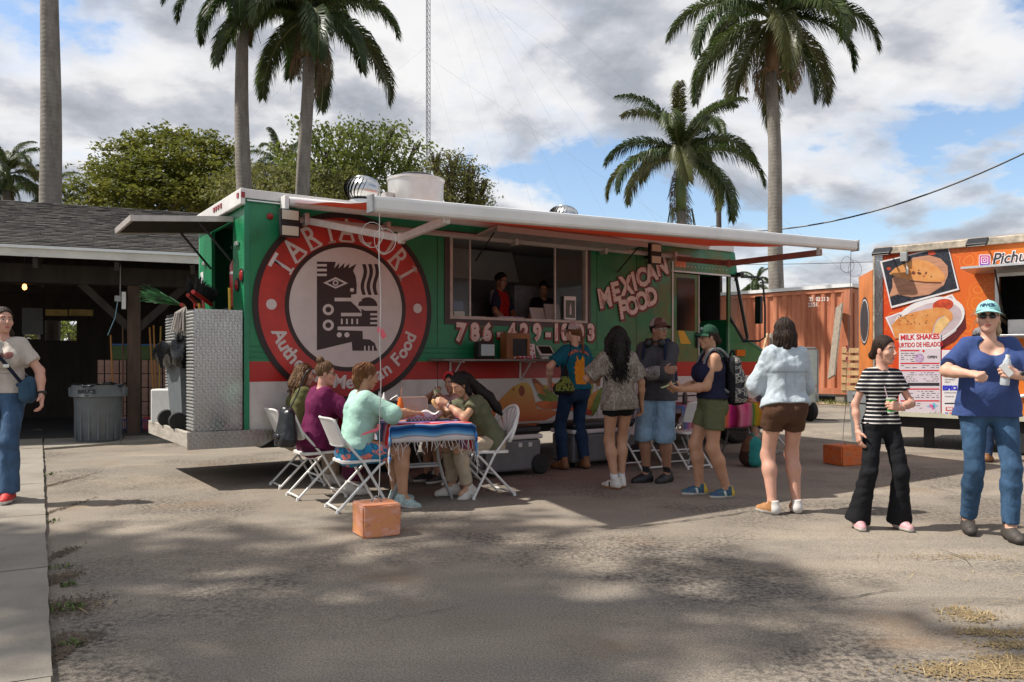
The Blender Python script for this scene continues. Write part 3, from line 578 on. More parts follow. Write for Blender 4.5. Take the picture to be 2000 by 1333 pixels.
# ------------------------------------------------------------------ broad-leaved trees behind
def leaf_mat(name, c1, c2, c3):
    m, N, L, p = nodes_of(name, .6, spec=.3); tc = N('ShaderNodeTexCoord')
    a = ramp_node(N, N('ShaderNodeTexNoise', {'Vector': tc.outputs['Object'], 'Scale': .9, 'Detail': 5, 'Roughness': .7}).outputs['Fac'], [(.32, c1), (.5, c2), (.68, c3)])
    L.new(a, p.inputs['Base Color']); leafy(m, N, L, p, a); return m
bark = mat('bark', (.12, .095, .07), .9, var=.3, vs_=8, bump=.5)
def leaf_tree(base, clumps, trunk_h, n, size, mt, seed, label, flat=.5, twigs=30, fill=.55, shell=.55):
    """clumps: (offset, (rx, ry, rz)); leaves lie in small sprays spread through every clump"""
    r = np.random.default_rng(seed); rr = random.Random(seed); t = empty('leafy_tree', base, 0, label, 'tree')
    mb = MB(); fork = Vector((0, 0, trunk_h)); mb.tube([(0, 0, -.1), fork * .5 + Vector((.1, 0, 0)), fork], [.30, .24, .20], 10)
    for c, rad in clumps:
        c = Vector(c); mid = fork.lerp(c, .5) + Vector((rr.uniform(-.3, .3), rr.uniform(-.3, .3), rr.uniform(-.5, 0))); mb.tube([fork, mid, c], [.13, .08, .03], 6)
        for _ in range(max(2, twigs // len(clumps))):
            e = c + Vector((rr.gauss(0, .55) * rad[0], rr.gauss(0, .55) * rad[1], rr.uniform(-.2, .9) * rad[2])); mb.tube([c.lerp(mid, .3), (c + e) / 2 + Vector((0, 0, .1)), e], [.035, .022, .008], 4)
    mb.obj('trunk', bark, t, True)
    vol = np.array([a[1][0] * a[1][1] * a[1][2] for a in clumps]) ** .7; vol /= vol.sum(); V = []; 
    for (c, rad), w in zip(clumps, vol):
        ns = max(4, int(n * w / 14)); u = r.normal(size=(ns, 3)); u /= np.linalg.norm(u, axis=1)[:, None]; q = u * (shell + (1 - shell) * r.random((ns, 1)) ** .5) * np.array(rad) * (1 + .22 * r.normal(size=(ns, 1))) + np.array(c)
        q = np.repeat(q, 14, 0) + r.normal(size=(ns * 14, 3)) * np.array([.30, .30, .13]) * fill; V.append(q)
    V = np.concatenate(V); k = len(V); nrm = r.normal(size=(k, 3)) * np.array([1, 1, .8]) + np.array([0, 0, flat * 2]); nrm /= np.linalg.norm(nrm, axis=1)[:, None]
    tng = np.cross(nrm, r.normal(size=(k, 3))); tng /= np.linalg.norm(tng, axis=1)[:, None]; bt = np.cross(nrm, tng); s = size * r.uniform(.6, 1.3, (k, 1))
    vs = np.stack([V - tng * s, V + bt * s * .5, V + tng * s, V - bt * s * .5], 1).reshape(-1, 3)
    me = bpy.data.meshes.new('crown'); me.vertices.add(k * 4); me.vertices.foreach_set('co', vs.ravel()); me.loops.add(k * 4); me.loops.foreach_set('vertex_index', np.arange(k * 4)); me.polygons.add(k); me.polygons.foreach_set('loop_start', np.arange(k) * 4); me.update(calc_edges=True)
    link('crown', me, mt, t); return t
lm_dark = leaf_mat('leaf_olive', (.060, .080, .014), (.135, .148, .024), (.225, .212, .036)); lm_mid = leaf_mat('leaf_mid', (.080, .115, .022), (.155, .19, .04), (.25, .27, .07)); lm_yel = leaf_mat('leaf_yellowgreen', (.09, .10, .026), (.18, .185, .05), (.27, .26, .09))
Y = 34; B = gb(310, Y)
def off(px, py, dy=0): q = at(px, py, Y + dy); return (q.x - B.x, dy, q.z - B.z)
cl = [(off(px, py, dy), (rx, rx, rz)) for px, py, dy, rx, rz in [(205, 330, 0, 1.1, .45), (245, 300, .5, 1.2, .5), (300, 278, 0, 1.3, .45), (350, 272, 1, 1.3, .45), (400, 285, 0, 1.3, .5), (440, 310, 1, 1.2, .6), (190, 365, -1, 1.2, .5), (240, 345, -1.5, 1.4, .6), (300, 325, -1.5, 1.5, .6), (360, 315, -1.5, 1.5, .6), (420, 345, -1, 1.5, .7), (175, 392, -.5, 1.2, .6), (260, 385, -2, 1.6, .7), (340, 370, -2, 1.7, .7), (420, 390, -2, 1.6, .8), (300, 400, 1, 2.2, .8), (380, 410, 1, 2.2, .8), (330, 345, 1.5, 2, .9)]]
leaf_tree(B, cl, 4.2, 30000, .10, lm_dark, 1, 'broad olive-green tree with tiered crown behind the shed roof', .9, 60, shell=.3)
Y = 31; B = gb(640, Y)
cl = [(off(px, py, dy), (rx, rx, rz)) for px, py, dy, rx, rz in [(590, 245, 0, .35, .3), (560, 300, .4, .5, .4), (620, 270, 0, .55, .4), (665, 262, .5, .7, .4), (715, 270, 0, .7, .5), (765, 262, .4, .6, .5), (640, 300, -.5, .9, .55), (700, 310, -.5, 1., .6), (760, 300, 0, .9, .5), (800, 325, .3, .7, .4), (580, 335, 0, .8, .5), (640, 345, -.6, 1.1, .6), (720, 350, -.6, 1.1, .6), (790, 350, 0, .8, .5), (820, 285, .3, .3, .25)]]
leaf_tree(B, cl, 4.6, 8200, .085, lm_mid, 2, 'airy green tree with bare limbs showing behind the roof vents', .3, 130, fill=.8)
Y = 29; B = gb(560, Y)
cl = [(off(px, py, dy), (rx, rx, rz)) for px, py, dy, rx, rz in [(480, 360, 0, .9, .5), (530, 345, .3, .8, .5), (590, 355, 0, .9, .5), (640, 370, 0, .9, .5), (690, 368, .4, .8, .5), (450, 385, -.3, .8, .5), (520, 390, -.4, 1.2, .6), (610, 395, -.4, 1.2, .6), (700, 395, -.2, 1., .5)]]
leaf_tree(B, cl, 4.2, 8000, .075, lm_yel, 3, 'yellow-green bush crown right above the truck roof between the palm trunks', .3, 60)
Y = 30; B = gb(890, Y)
cl = [(off(px, py, dy), (rx, rx, rz)) for px, py, dy, rx, rz in [(850, 315, 0, .4, .35), (885, 318, .3, .55, .45), (915, 340, 0, .55, .5), (870, 350, -.3, .75, .55), (920, 375, 0, .6, .5), (945, 365, .2, .3, .35), (880, 390, -.3, 1., .6), (940, 398, 0, .45, .4)]]
leaf_tree(B, cl, 4.4, 4200, .06, lm_yel, 4, 'thin twiggy tree right of the big round roof exhaust', .2, 220)
Y = 55; B = gb(1850, Y); 
far = leaf_tree(gb(1400, 60), [((0, 0, 4), (5, 2, 1.2)), ((7, 1, 3.5), (4, 2, 1)), ((-7, 0, 3.4), (4, 2, 1))], 3, 5000, .12, lm_mid, 6, 'low far tree mostly hidden behind the food truck', .4)
tl = leaf_tree(gb(140, 44), [((0, 0, 3.2), (5, 2, 1.2)), ((-6, 0, 3), (4, 2, 1)), ((5, 0, 3.6), (3, 2, 1))], 3, 9000, .14, lm_mid, 7, 'far green tree glimpsed through the back opening of the shed', .4)

# a tall tree of the yard left of the view; its crown shades the pavement in front
rs_ = random.Random(12); cl = [((rs_.uniform(-3.2, 3.4), rs_.uniform(-2.6, 1.9), rs_.uniform(9.5, 13.0)), (rs_.uniform(.8, 1.4), rs_.uniform(.6, 1.1), .6)) for _ in range(17)]
leaf_tree(Vector((-8.6, 4.4, 0)), cl, 7.5, 4300, .15, lm_mid, 9, 'tall shade tree beside the sidewalk left of the pavement, outside the view', .7, 60, shell=.2)
# ------------------------------------------------------------------ mast, pole, wires
tw = empty('radio_mast', gb(836, 130), 0, 'tall thin lattice radio mast behind the trees', 'radio mast'); gm = mat('mast_grey', (.24, .24, .26), .6, .3); mb = MB(); hw = .36; H = 75
for a in range(3):
    p = Vector((hw * math.cos(a * 2.094 + .5), hw * math.sin(a * 2.094 + .5), 0)); MB().tube([p, p + Vector((0, 0, H))], .055, 5).obj('leg', gm, tw)
    q = Vector((hw * math.cos((a + 1) * 2.094 + .5), hw * math.sin((a + 1) * 2.094 + .5), 0))
    for i in range(int(H / .9)): mb.tube([p + Vector((0, 0, i * .9)), q + Vector((0, 0, i * .9 + .9))], .03, 4, False); mb.tube([p + Vector((0, 0, i * .9)), q + Vector((0, 0, i * .9))], .025, 4, False)
mb.obj('lattice', gm, tw); wire_m = mat('guy_wire', (.32, .33, .36), .5)
B = tw.location
for i, (x, dy, hh) in enumerate([(20, -18, 66), (24, -20, 74), (31, -22, 74), (37, -24, 75), (-80, 15, 74), (-84, 16, 66), (-70, 12, 52), (-74, 13, 44), (95, 20, 74), (99, 21, 66), (80, 16, 50), (14, -14, 52), (46, -28, 72)]):
    MB().tube([(0, 0, hh), (x, dy, 0)], .011, 4, False).obj('guy_wire', wire_m, tw)
up = empty('utility_pole', gb(1407, 31), 0, 'bare wooden utility pole between the two right palms', 'utility pole'); tp = at(1403, 330, 31) - Vector(up.location)
MB().tube([(0, 0, 0), tp], [.13, .09], 12).obj('pole', mat('pole_wood', (.085, .07, .055), .9, var=.3), up)
def cable(name, a, b, sag, r, label):
    pts = [a.lerp(b, i / 24) - Vector((0, 0, sag * 4 * (i / 24) * (1 - i / 24))) for i in range(25)]; o = empty(name, a, 0, label, 'cable'); MB().tube([p - a for p in pts], r, 6, False).obj('wire', black, o)
cable('power_cable', at(1407, 452, 31), at(2150, 222, 22), .9, .026, 'thick black cable sagging from the utility pole to upper right')
cable('thin_cable', at(1400, 517, 34), at(1800, 508, 30), .05, .012, 'thin dark wire running low behind the tall palm trunk')
cb_ = [gnd(1430, 822), gnd(1520, 828), gnd(1610, 832), gnd(1700, 833), gnd(1800, 842)]; oc = empty('ground_cable', cb_[0], 0, 'dark cable lying on the pavement between the trucks', 'cable'); MB().tube([Vector((p.x, p.y, ground_z(p.x, p.y) + .016)) - cb_[0] for p in cb_], .012, 6).obj('wire', black, oc)
cable('second_wire', at(1407, 440, 31), at(900, 470, 45), .4, .010, 'thin wire leading left from the utility pole')
# ================================================================== FOOD TRUCK
TO = Vector((-2.845, 8.70, 0)); TU = Vector((.830, .558, 0)).normalized(); TN = Vector((TU.y, -TU.x, 0))     # TN: outward, to the queue
TRZ = math.atan2(TU.y, TU.x)
def tside(px, py, out=0.):
    o = TO + TN * out; k = (px - 1000) / F_PX; s = (o.y * k - o.x) / (TU.x - TU.y * k); return s, CAM_H + (HOR - py) * (o.y + TU.y * s) / F_PX
def tw_(s, out, z): return TO + TU * s + TN * out + Vector((0, 0, z))
truck = empty('food_truck', TO, TRZ, 'green, red and white step-van food truck with round logo, serving window and awning', 'food truck')
def plane_side(y): return Matrix(((1, 0, 0, 0), (0, 0, -1, y), (0, 1, 0, 0), (0, 0, 0, 1)))       # 2d (s, z) -> truck side at depth y
def plane_rear(x): return Matrix(((0, 0, 1, x), (-1, 0, 0, 0), (0, 1, 0, 0), (0, 0, 0, 1)))       # 2d (-d, z) -> rear face
def paint_mat(name, rear=False):
    m, N, L, p = nodes_of(name, .32, spec=.5); tc = N('ShaderNodeTexCoord'); V = tc.outputs['Object']; sx = N('ShaderNodeSeparateXYZ', {0: V})
    no = lambda s, d=4, v=V: N('ShaderNodeTexNoise', {'Vector': v, 'Scale': s, 'Detail': d, 'Roughness': .6}).outputs['Fac']
    g = ramp_node(N, no(1.5, 5), [(.3, (.008, .155, .062)), (.5, (.011, .20, .080)), (.7, (.015, .235, .092))])
    # sprayed haze of brown, orange and pale green towards the cab
    if not rear:
        f = N('ShaderNodeMapRange', {0: sx.outputs[0], 1: 5.0, 2: 6.2}).outputs[0]
        hz = ramp_node(N, no(1.1, 3), [(.36, (.02, .16, .07)), (.48, (.16, .13, .03)), (.56, (.05, .22, .10)), (.68, (.16, .32, .22))])
        g = N('ShaderNodeMixRGB', {0: N('ShaderNodeMath', {0: f, 1: .75}, operation='MULTIPLY').outputs[0], 1: g, 2: hz}).outputs[0]
    wave = ramp_node(N, N('ShaderNodeTexWave', {'Vector': N('ShaderNodeMapping', {0: V, 'Rotation': (0, R(45), 0)}).outputs[0], 'Scale': 9, 'Distortion': 6, 'Detail': 1}).outputs['Fac'], [(.4, (.86, .86, .86)), (.6, (1.05, 1.05, 1.05))])
    g = N('ShaderNodeMixRGB', {0: .6, 1: g, 2: wave}, blend_type='MULTIPLY').outputs[0]
    st = N('ShaderNodeMapRange', {0: sx.outputs[2], 1: 0., 2: 4.}).outputs[0]
    mask = ramp_node(N, st, [(0, (0, 0, 0)), (1.325 / 4, (1, 1, 1))], 'CONSTANT')
    low = ramp_node(N, st, [(0, (.60, .57, .54)), (1.095 / 4, (.42, .018, .014))], 'CONSTANT')
    dirt = ramp_node(N, no(3.2, 7), [(.50, (1, 1, 1)), (.72, (.72, .68, .62))])
    c = N('ShaderNodeMixRGB', {0: mask, 1: low, 2: g}).outputs[0]; c = N('ShaderNodeMixRGB', {0: .8, 1: c, 2: dirt}, blend_type='MULTIPLY').outputs[0]
    L.new(c, p.inputs['Base Color']); L.new(N('ShaderNodeMapRange', {0: no(5, 4), 3: .25, 4: .48}).outputs[0], p.inputs['Roughness'])
    L.new(N('ShaderNodeBump', {'Strength': .12, 'Distance': .02, 'Height': no(1.6, 2)}).outputs[0], p.inputs['Normal']); return m
paint = paint_mat('truck_paint'); paint_r = paint_mat('truck_paint_rear', True)
green_flat = mat('truck_green', (.012, .20, .095), .4, var=.15, vs_=4)
trim_w = mat('trim_white', (.66, .64, .61), .4, var=.1, vs_=3); trim_alu = mat('trim_dull', (.50, .45, .42), .45, .4, var=.15)
WID = 2.1; TOPZ = 3.10
win = (2.49, 4.67, 1.86, 2.90); door = (6.34, 7.56, .80, 2.68)
rect = lambda a: [(a[0], a[2]), (a[1], a[2]), (a[1], a[3]), (a[0], a[3])]
fill2d('side_panel', [[(0, .50), (7.60, .50), (7.60, TOPZ), (0, TOPZ)], rect(win), rect(door)], paint, truck, plane_side(.02), .04)
fill2d('far_side_panel', [[(0, .50), (7.60, .50), (7.60, TOPZ), (0, TOPZ)]], paint, truck, plane_side(WID - .02), .04)
fill2d('rear_panel', [[(-.042, .50), (-WID + .042, .50), (-WID + .042, TOPZ), (-.042, TOPZ)], [(-.5, 1.35), (-1.45, 1.35), (-1.45, 2.90), (-.5, 2.90)]], paint_r, truck, plane_rear(.02), .04)
MB().b2((-.01, -.012, TOPZ), (7.66, WID + .012, TOPZ + .06), bev=.02).obj('roof', trim_w, truck)
MB().b2((-.03, -.035, TOPZ - .03), (7.66, -.014, TOPZ + .07), bev=.008).obj('roof_trim', trim_w, truck)
MB().b2((-.065, -.035, TOPZ - .10), (-.012, WID + .03, TOPZ + .075), bev=.012).obj('rear_cap', trim_w, truck)
MB().b2((-.02, -.012, .50), (.035, -.002, TOPZ - .03)).obj('corner_trim', green_flat, truck)
# horizontal mouldings and rivets of the side
for z, h in ((1.37, .018), (1.43, .012), (1.49, .012)):
    for a, b in ((.04, door[0] - .05), (door[1] + .01, 7.58)): MB().b2((a, -.012, z), (b, -.0015, z + h), bev=.004).obj('moulding', green_flat, truck)
MB().b2((.03, -.014, .515), (6.3, -.002, .54)).obj('skirt_trim', alu, truck)
rv = MB()
for i in range(88):
    for z in (.66, .72 if i % 2 else .66, 1.02): rv.box((.1 + i * .07, -.002, z), (.010, .006, .010))
for i in range(16):
    for z in (2.78, 2.86): rv.box((6.35 + i * .078, -.002, z), (.014, .006, .014))
rv.obj('rivets', trim_w, truck)['kind'] = 'stuff'
for x in (2.32, 4.86, 5.6):
    MB().b2((x, -.0035, 1.51), (x + .006, -.001, TOPZ - .03)).b2((x, -.0035, .56), (x + .006, -.001, 1.36)).obj('panel_seam', black, truck)
# under-body, wheels
MB().b2((.2, .12, .38), (7.6, WID - .12, .498)).obj('chassis', black, truck)
MB().b2((3.0, .25, .22), (3.9, .8, .379), bev=.03).obj('tank', dark_in, truck)
tyre_me = MB().lathe([(.20, -.11), (.36, -.12), (.40, -.09), (.41, 0), (.40, .09), (.36, .12), (.20, .11)], 32).mesh('tyre', angle=40)
rim_me = MB().lathe([(0, -.02), (.06, -.06), (.09, -.05), (.16, .0), (.19, -.08), (.205, -.10), (.205, .1), (0, .1)], 28).mesh('rim', angle=40)
for x in (1.75, 7.95):
    for y in (.20, WID - .20):
        w = empty('wheel', (x, y, .41), 0, parent=truck); link('tyre', tyre_me, rubber, w, rot=(R(90), 0, 0)); link('rim', rim_me, trim_alu, w, rot=(R(90), 0, 0))
# inside
steel_in = mat('kitchen_steel', (.50, .51, .52), .30, .45, var=.1, vs_=3)
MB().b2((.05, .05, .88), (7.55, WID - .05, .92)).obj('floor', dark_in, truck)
MB().b2((.05, .05, TOPZ - .05), (7.55, WID - .05, TOPZ - .003)).obj('ceiling', mat('ceiling_pale', (.45, .45, .44), .6), truck)
MB().b2((1.5, WID - .10, .93), (6.2, WID - .05, TOPZ - .06)).obj('kitchen_wall', steel_in, truck)
MB().prism([(1.25, 2.52), (WID - .12, 2.25), (WID - .12, 2.98), (1.45, 2.98)], 2.75, 4.4, 0).obj('hood', steel_in, truck)
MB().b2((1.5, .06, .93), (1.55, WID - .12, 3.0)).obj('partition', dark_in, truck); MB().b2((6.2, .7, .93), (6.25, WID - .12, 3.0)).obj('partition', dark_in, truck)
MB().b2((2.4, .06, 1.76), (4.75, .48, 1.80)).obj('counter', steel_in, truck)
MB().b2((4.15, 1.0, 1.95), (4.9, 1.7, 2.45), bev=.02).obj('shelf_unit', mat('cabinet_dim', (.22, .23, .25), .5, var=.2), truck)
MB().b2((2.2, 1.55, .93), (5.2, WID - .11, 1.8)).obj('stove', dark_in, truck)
# serving window: frame, sliding panes, lifted flap
fr = MB(); a, b, c, d = win
for q0, q1 in (((a - .07, c - .07), (b + .07, c)), ((a - .07, d), (b + .07, d + .05)), ((a - .07, c), (a, d)), ((b, c), (b + .07, d))): fr.b2((q0[0], -.016, q0[1]), (q1[0], .01, q1[1]))
sw_ = fr.obj('serving_window', mat('frame_dark', (.055, .035, .035), .5), truck)
fr = MB(); w = .035
for q0, q1 in (((a, c), (b, c + w)), ((a, d - w), (b, d)), ((a, c + w), (a + w, d - w)), ((b - w, c + w), (b, d - w))): fr.b2((q0[0], -.03, q0[1]), (q1[0], .05, q1[1]))
fr.obj('frame', mat('frame_pale', (.46, .40, .36), .5, var=.15), sw_)
MB().b2((a + .04, .022, c + .04), (a + .30, .028, d - .04)).obj('pane', glass_m, sw_); MB().b2((b - .52, .012, c + .04), (b - .04, .018, d - .04)).obj('pane', glass_m, sw_)
for x in (a + .30, b - .54): MB().b2((x, .008, c + .036), (x + .02, .032, d - .036)).obj('mullion', trim_alu, sw_)
p0 = tside(955, 455, .35); flap = MB(); flap.box((0, 0, 0), (2.45, .55, .03), ident((4.05, -.30, 2.93), (R(-6), 0, 0))); flap.obj('window_flap', trim_alu, truck)
MB().box((0, 0, 0), (2.45, .02, .07), ident((4.05, -.58, 2.93))).obj('flap_edge', mat('flap_lip', (.42, .36, .33), .5), truck)
for x in (2.86, 5.22): MB().tube([(x, -.02, 2.60), (x, -.45, 2.90)], .010, 6).obj('flap_strut', black, truck)
# shelf below the window
MB().b2((2.20, -.38, 1.335), (4.95, -.002, 1.36), bev=.004).obj('shelf', mat('shelf_grey', (.20, .17, .15), .5, var=.2), truck)
for x in (2.5, 3.55, 4.75):
    MB().b2((x - .012, -.34, 1.318), (x + .012, -.003, 1.334)).b2((x - .012, -.018, 1.09), (x + .012, -.003, 1.318)).box((0, 0, 0), (.014, .36, .014), ident((x, -.15, 1.21), (R(-45), 0, 0))).obj('bracket', trim_w, truck)
# ---- cab
DK = mat('door_dark', (.008, .008, .009), .12, spec=.6)
sd = MB().b2((6.36, -.004, .82), (6.88, .03, 2.66)).obj('sliding_door', paint, truck)
MB().b2((6.42, -.012, 1.80), (6.80, -.0045, 2.60), bev=.002).obj('door_window', DK, sd)
MB().box((6.83, -.03, 1.66), (.035, .035, .24), bev=.01).obj('handle', black, sd)
for q0, q1 in (((6.315, .80), (6.34, 2.95)), ((6.88, 1.05), (6.895, 2.66)), ((6.30, 2.68), (7.60, 2.705))): MB().b2((q0[0], -.016, q0[1]), (q1[0], -.0055, q1[1])).obj('door_trim', trim_w, truck)
MB().b2((6.25, .5, .80), (7.56, .56, 1.25)).obj('step', dark_in, truck)
sea = MB().b2((6.6, 1.3, .93), (7.1, 1.8, 1.4), bev=.06).b2((6.55, 1.3, 1.4), (6.7, 1.8, 2.1), bev=.06).obj('driver_seat', dark_in, truck)
for i, c_ in enumerate([(.55, .10, .03), (.60, .22, .03), (.05, .22, .35)]):
    MB().tube([(7.12 + (.16 - .04 * i) * math.cos(t), .35, 1.95 + (.16 - .04 * i) * math.sin(t)) for t in np.linspace(0, 3.14, 12)] + [(6.96 + .04 * i, .35, 1.75)], .022, 6).obj('rainbow_ornament', mat('orn_%d' % i, c_, .6), truck)
nose = [(7.602, .50), (8.72, .50), (8.78, .62), (8.78, 1.24), (8.70, 1.36), (8.06, 1.66), (7.98, 1.60), (7.70, 1.92), (7.602, 2.0)]
MB().prism(nose, .03, WID - .03, 1).obj('nose', paint_r, truck)
MB().prism([(8.045, 1.665), (8.73, 1.36), (8.76, 1.38), (8.06, 1.70)], .02, WID - .02, 1).obj('hood_lid', mat('hood_green', (.03, .21, .16), .35), truck)
MB().prism([(7.602, 2.72), (7.78, 2.72), (7.72, 3.06), (7.66, 3.10), (7.602, 3.10)], .0, WID, 1).obj('brow', green_flat, truck)
qw = [(7.64, 2.70), (7.80, 2.70), (8.08, 1.72), (7.98, 1.66), (7.70, 1.98), (7.64, 2.05)]
fill2d('quarter_window', [qw], glass_m, truck, plane_side(.06), .006)
cx = [sum(p[i] for p in qw) / 6 for i in (0, 1)]
gk = MB().tube([(p[0], .05, p[1]) for p in qw + [qw[0], qw[1]]], .028, 6, False).obj('window_gasket', black, truck)
MB().tube([(7.62, .05, 2.0), (7.62, .05, 2.72)], .03, 8).obj('pillar', green_flat, truck)
MB().prism([(7.80, 2.70), (8.06, 1.70), (8.075, 1.70), (7.815, 2.70)], .10, WID - .10, 1).obj('windscreen', glass_m, truck)
MB().b2((7.61, .22, 1.6), (7.63, WID - .1, 3.05)).obj('cab_dark_sheet', dark_in, truck)  # added dark sheet behind the windscreen, keeps the view through the door dark
MB().box((7.78, -.05, 2.72), (.09, .10, .07), bev=.01).obj('camera_box', black, truck)
MB().tube([(7.80, -.05, 2.68), (7.98, -.22, 2.68), (8.05, -.28, 2.62), (8.08, -.30, 2.2), (8.08, -.30, 1.72), (8.02, -.24, 1.66), (7.86, -.02, 1.66)], .016, 8).obj('mirror_frame', black, truck)
MB().box((7.98, -.26, 2.15), (.05, .13, .44), bev=.015).obj('mirror', DK, truck)
MB().b2((7.76, -.006, 1.42), (7.96, .03, 1.52)).obj('turn_signal', mat('amber_lens', (.55, .13, .01), .2), truck)
MB().b2((8.78, .25, .75), (8.80, WID - .25, 1.15)).obj('grille', black, truck); MB().b2((8.80, -.02, .42), (8.92, WID + .02, .58), bev=.02).obj('front_bumper', alu, truck)
for y in (.3, WID - .3): MB().lathe([(0, 0), (.10, 0), (.10, .03), (0, .05)], 20, ident((8.80, y, 1.0), (0, R(90), 0))).obj('headlight', glass_m, truck)
fill2d('sticker', [[(6.38, 2.76), (6.62, 2.76), (6.62, 2.88), (6.38, 2.88)]], mat('sticker_orange', (.62, .13, .02), .5), truck, plane_side(-.004))
# ---- graphics: ring, disc, face
prt = lambda n, c, r=.45: mat('print_' + n, c, r, var=.06, vs_=5)
P_black = prt('dark', (.018, .008, .008)); P_red = mat('print_red', (.44, .028, .020), .4, var=.28, vs_=1.6); P_white = prt('white', (.62, .56, .53)); P_cream = prt('cream', (.68, .52, .47)); P_dred = prt('deep_red', (.16, .012, .012)); P_brown = prt('brown', (.030, .010, .010))
CX, CZ, CR = 1.15, 1.95, 1.02
circ = lambda r, n=96, cx=CX, cz=CZ: [(cx + r * math.cos(6.2832 * i / n), cz + r * math.sin(6.2832 * i / n)) for i in range(n)]
fill2d('logo_shadow', [circ(CR + .065), circ(CR - .02)], P_black, truck, plane_side(-.0145))
fill2d('logo_ring', [circ(CR), circ(.715)], P_red, truck, plane_side(-.0165)); fill2d('logo_line', [circ(.735), circ(.685)], P_brown, truck, plane_side(-.0185)); fill2d('logo_disc', [circ(.70)], P_white, truck, plane_side(-.0165))
def letters(chars, angs, rad, size, m, flip, bold, y, sx=1.):
    os = []
    for ch, a in zip(chars, angs):
        if ch == ' ': continue
        x, z = CX + rad * math.cos(R(a)), CZ + rad * math.sin(R(a)); rot = R(a - 90) if not flip else R(a + 90)
        os.append(text('t', ch, size, m, truck, plane_side(y) @ Matrix.Translation((x, z, 0)) @ Matrix.Rotation(rot, 4, 'Z'), bold=bold, sx=sx))
    return os
tp_px = [(549, 518), (577, 493), (607, 467), (643, 455), (676, 454), (712, 462), (750, 479), (777, 506), (797, 533)]
angs = [math.degrees(math.atan2(tside(*p)[1] - CZ, tside(*p)[0] - CX)) for p in tp_px]
L1 = letters('TARIACURI', angs, .868, .36, P_white, False, .004, -.0205, .8)
for ch, a in zip('TARIACURI', angs):        # small serifs at the feet and heads of the letters
    for rr_ in (.755, .985):
        for t_ in ((-2.6, 2.6) if ch in 'ARUI' else (0,)):
            if ch == 'I': t_ *= .0
            x, z = CX + rr_ * math.cos(R(a + t_)), CZ + rr_ * math.sin(R(a + t_))
            if (ch in 'AR' and rr_ > .9) or (ch in 'CT' and rr_ > .9) or (ch == 'C') or (ch == 'U' and rr_ < .9): continue
            L1.append(fill2d('t', [[(-.045, -.010), (.045, -.010), (.045, .010), (-.045, .010)]], P_white, truck, plane_side(-.0212) @ Matrix.Translation((x, z, 0)) @ Matrix.Rotation(R(a - 90), 4, 'Z')))
join_into(L1, 'lettering', truck)
bt = 'Authentic Mexican Food'; a0, a1 = 199.0, 341.0; wd = [(.55 if c in 'itl ' else 1.35 if c in 'Mm' else 1.15 if c in 'AF' else 1.) for c in bt]; tot = sum(wd); acc = 0; angs = []
for w in wd: angs.append(a0 + (a1 - a0) * (acc + w / 2) / tot); acc += w
join_into(letters(bt, angs, .862, .215, P_white, True, .006, -.0205), 'lettering', truck)
for p in ((529, 595), (814, 603)):
    s, z = tside(*p); fill2d('logo_dot', [circ(.058, 28, s, z)], P_white, truck, plane_side(-.0205))
lz = lambda x, y: tside(460 + x / 3.03, 340 + y / 3.03)
def ell(cx, cy, rx, ry=None, n=28): return [lz(cx + rx * math.cos(6.2832 * i / n), cy + (ry or rx) * math.sin(6.2832 * i / n)) for i in range(n)]
PL = lambda pts: [lz(*p) for p in pts]; RC = lambda x0, y0, x1, y1: PL([(x0, y0), (x1, y0), (x1, y1), (x0, y1)])
head = PL([(478, 520), (590, 522), (580, 560), (612, 527), (606, 562), (642, 527), (636, 560), (672, 530), (666, 560), (712, 532), (692, 575), (708, 610), (714, 660), (712, 712), (680, 716), (680, 757), (716, 790), (742, 822), (740, 797), (760, 810), (835, 810), (835, 907), (740, 907), (600, 925), (748, 930), (750, 978), (790, 980), (820, 1002), (836, 1047), (688, 1047), (684, 995), (478, 1044)])
fc = [fill2d('t', [head], P_brown, truck, plane_side(-.0190)), fill2d('t', [PL([(722 + 57 - 57 * math.cos(t), 783 - 52 * math.sin(t)) for t in np.linspace(0, math.pi, 20)])], P_brown, truck, plane_side(-.0190))]
for x in (745, 780, 816): fc.append(fill2d('t', [PL([(x + 9 * math.sin(t * 6.5), 535 + 182 * t) for t in np.linspace(0, 1, 16)] + [(x + 21 + 9 * math.sin(t * 6.5), 535 + 182 * t) for t in np.linspace(1, 0, 16)])], P_brown, truck, plane_side(-.0190)))
wh = [RC(478, 535, 536, 549), RC(478, 563, 536, 578), RC(478, 592, 536, 606), ell(685, 688, 12), RC(582, 734, 742, 755), RC(620, 823, 742, 843), RC(600, 904, 836, 925), ell(610, 953, 15), ell(655, 953, 15)] + [RC(x, 858, x + 10, 890) for x in (620, 650, 681, 711)] + [RC(793, y, 836, y + 12) for y in (826, 852, 878)] + [RC(x, 1018, x + 8, 1048) for x in (757, 781, 805)]
for w in wh: fc.append(fill2d('t', [w], P_white, truck, plane_side(-.0206)))
for cy in (804, 896): fc.append(fill2d('t', [ell(545, cy, 33), ell(545, cy, 17)], P_white, truck, plane_side(-.0206)))
fc.append(fill2d('t', [PL([(515, 646), (588, 612), (661, 648), (588, 680)]), PL([(538, 646), (588, 624), (638, 648), (588, 669)])], P_white, truck, plane_side(-.0206)))
fc += [fill2d('t', [ell(588, 646, 17), ell(588, 646, 9)], P_white, truck, plane_side(-.0206))]
join_into(fc, 'logo_face', truck)
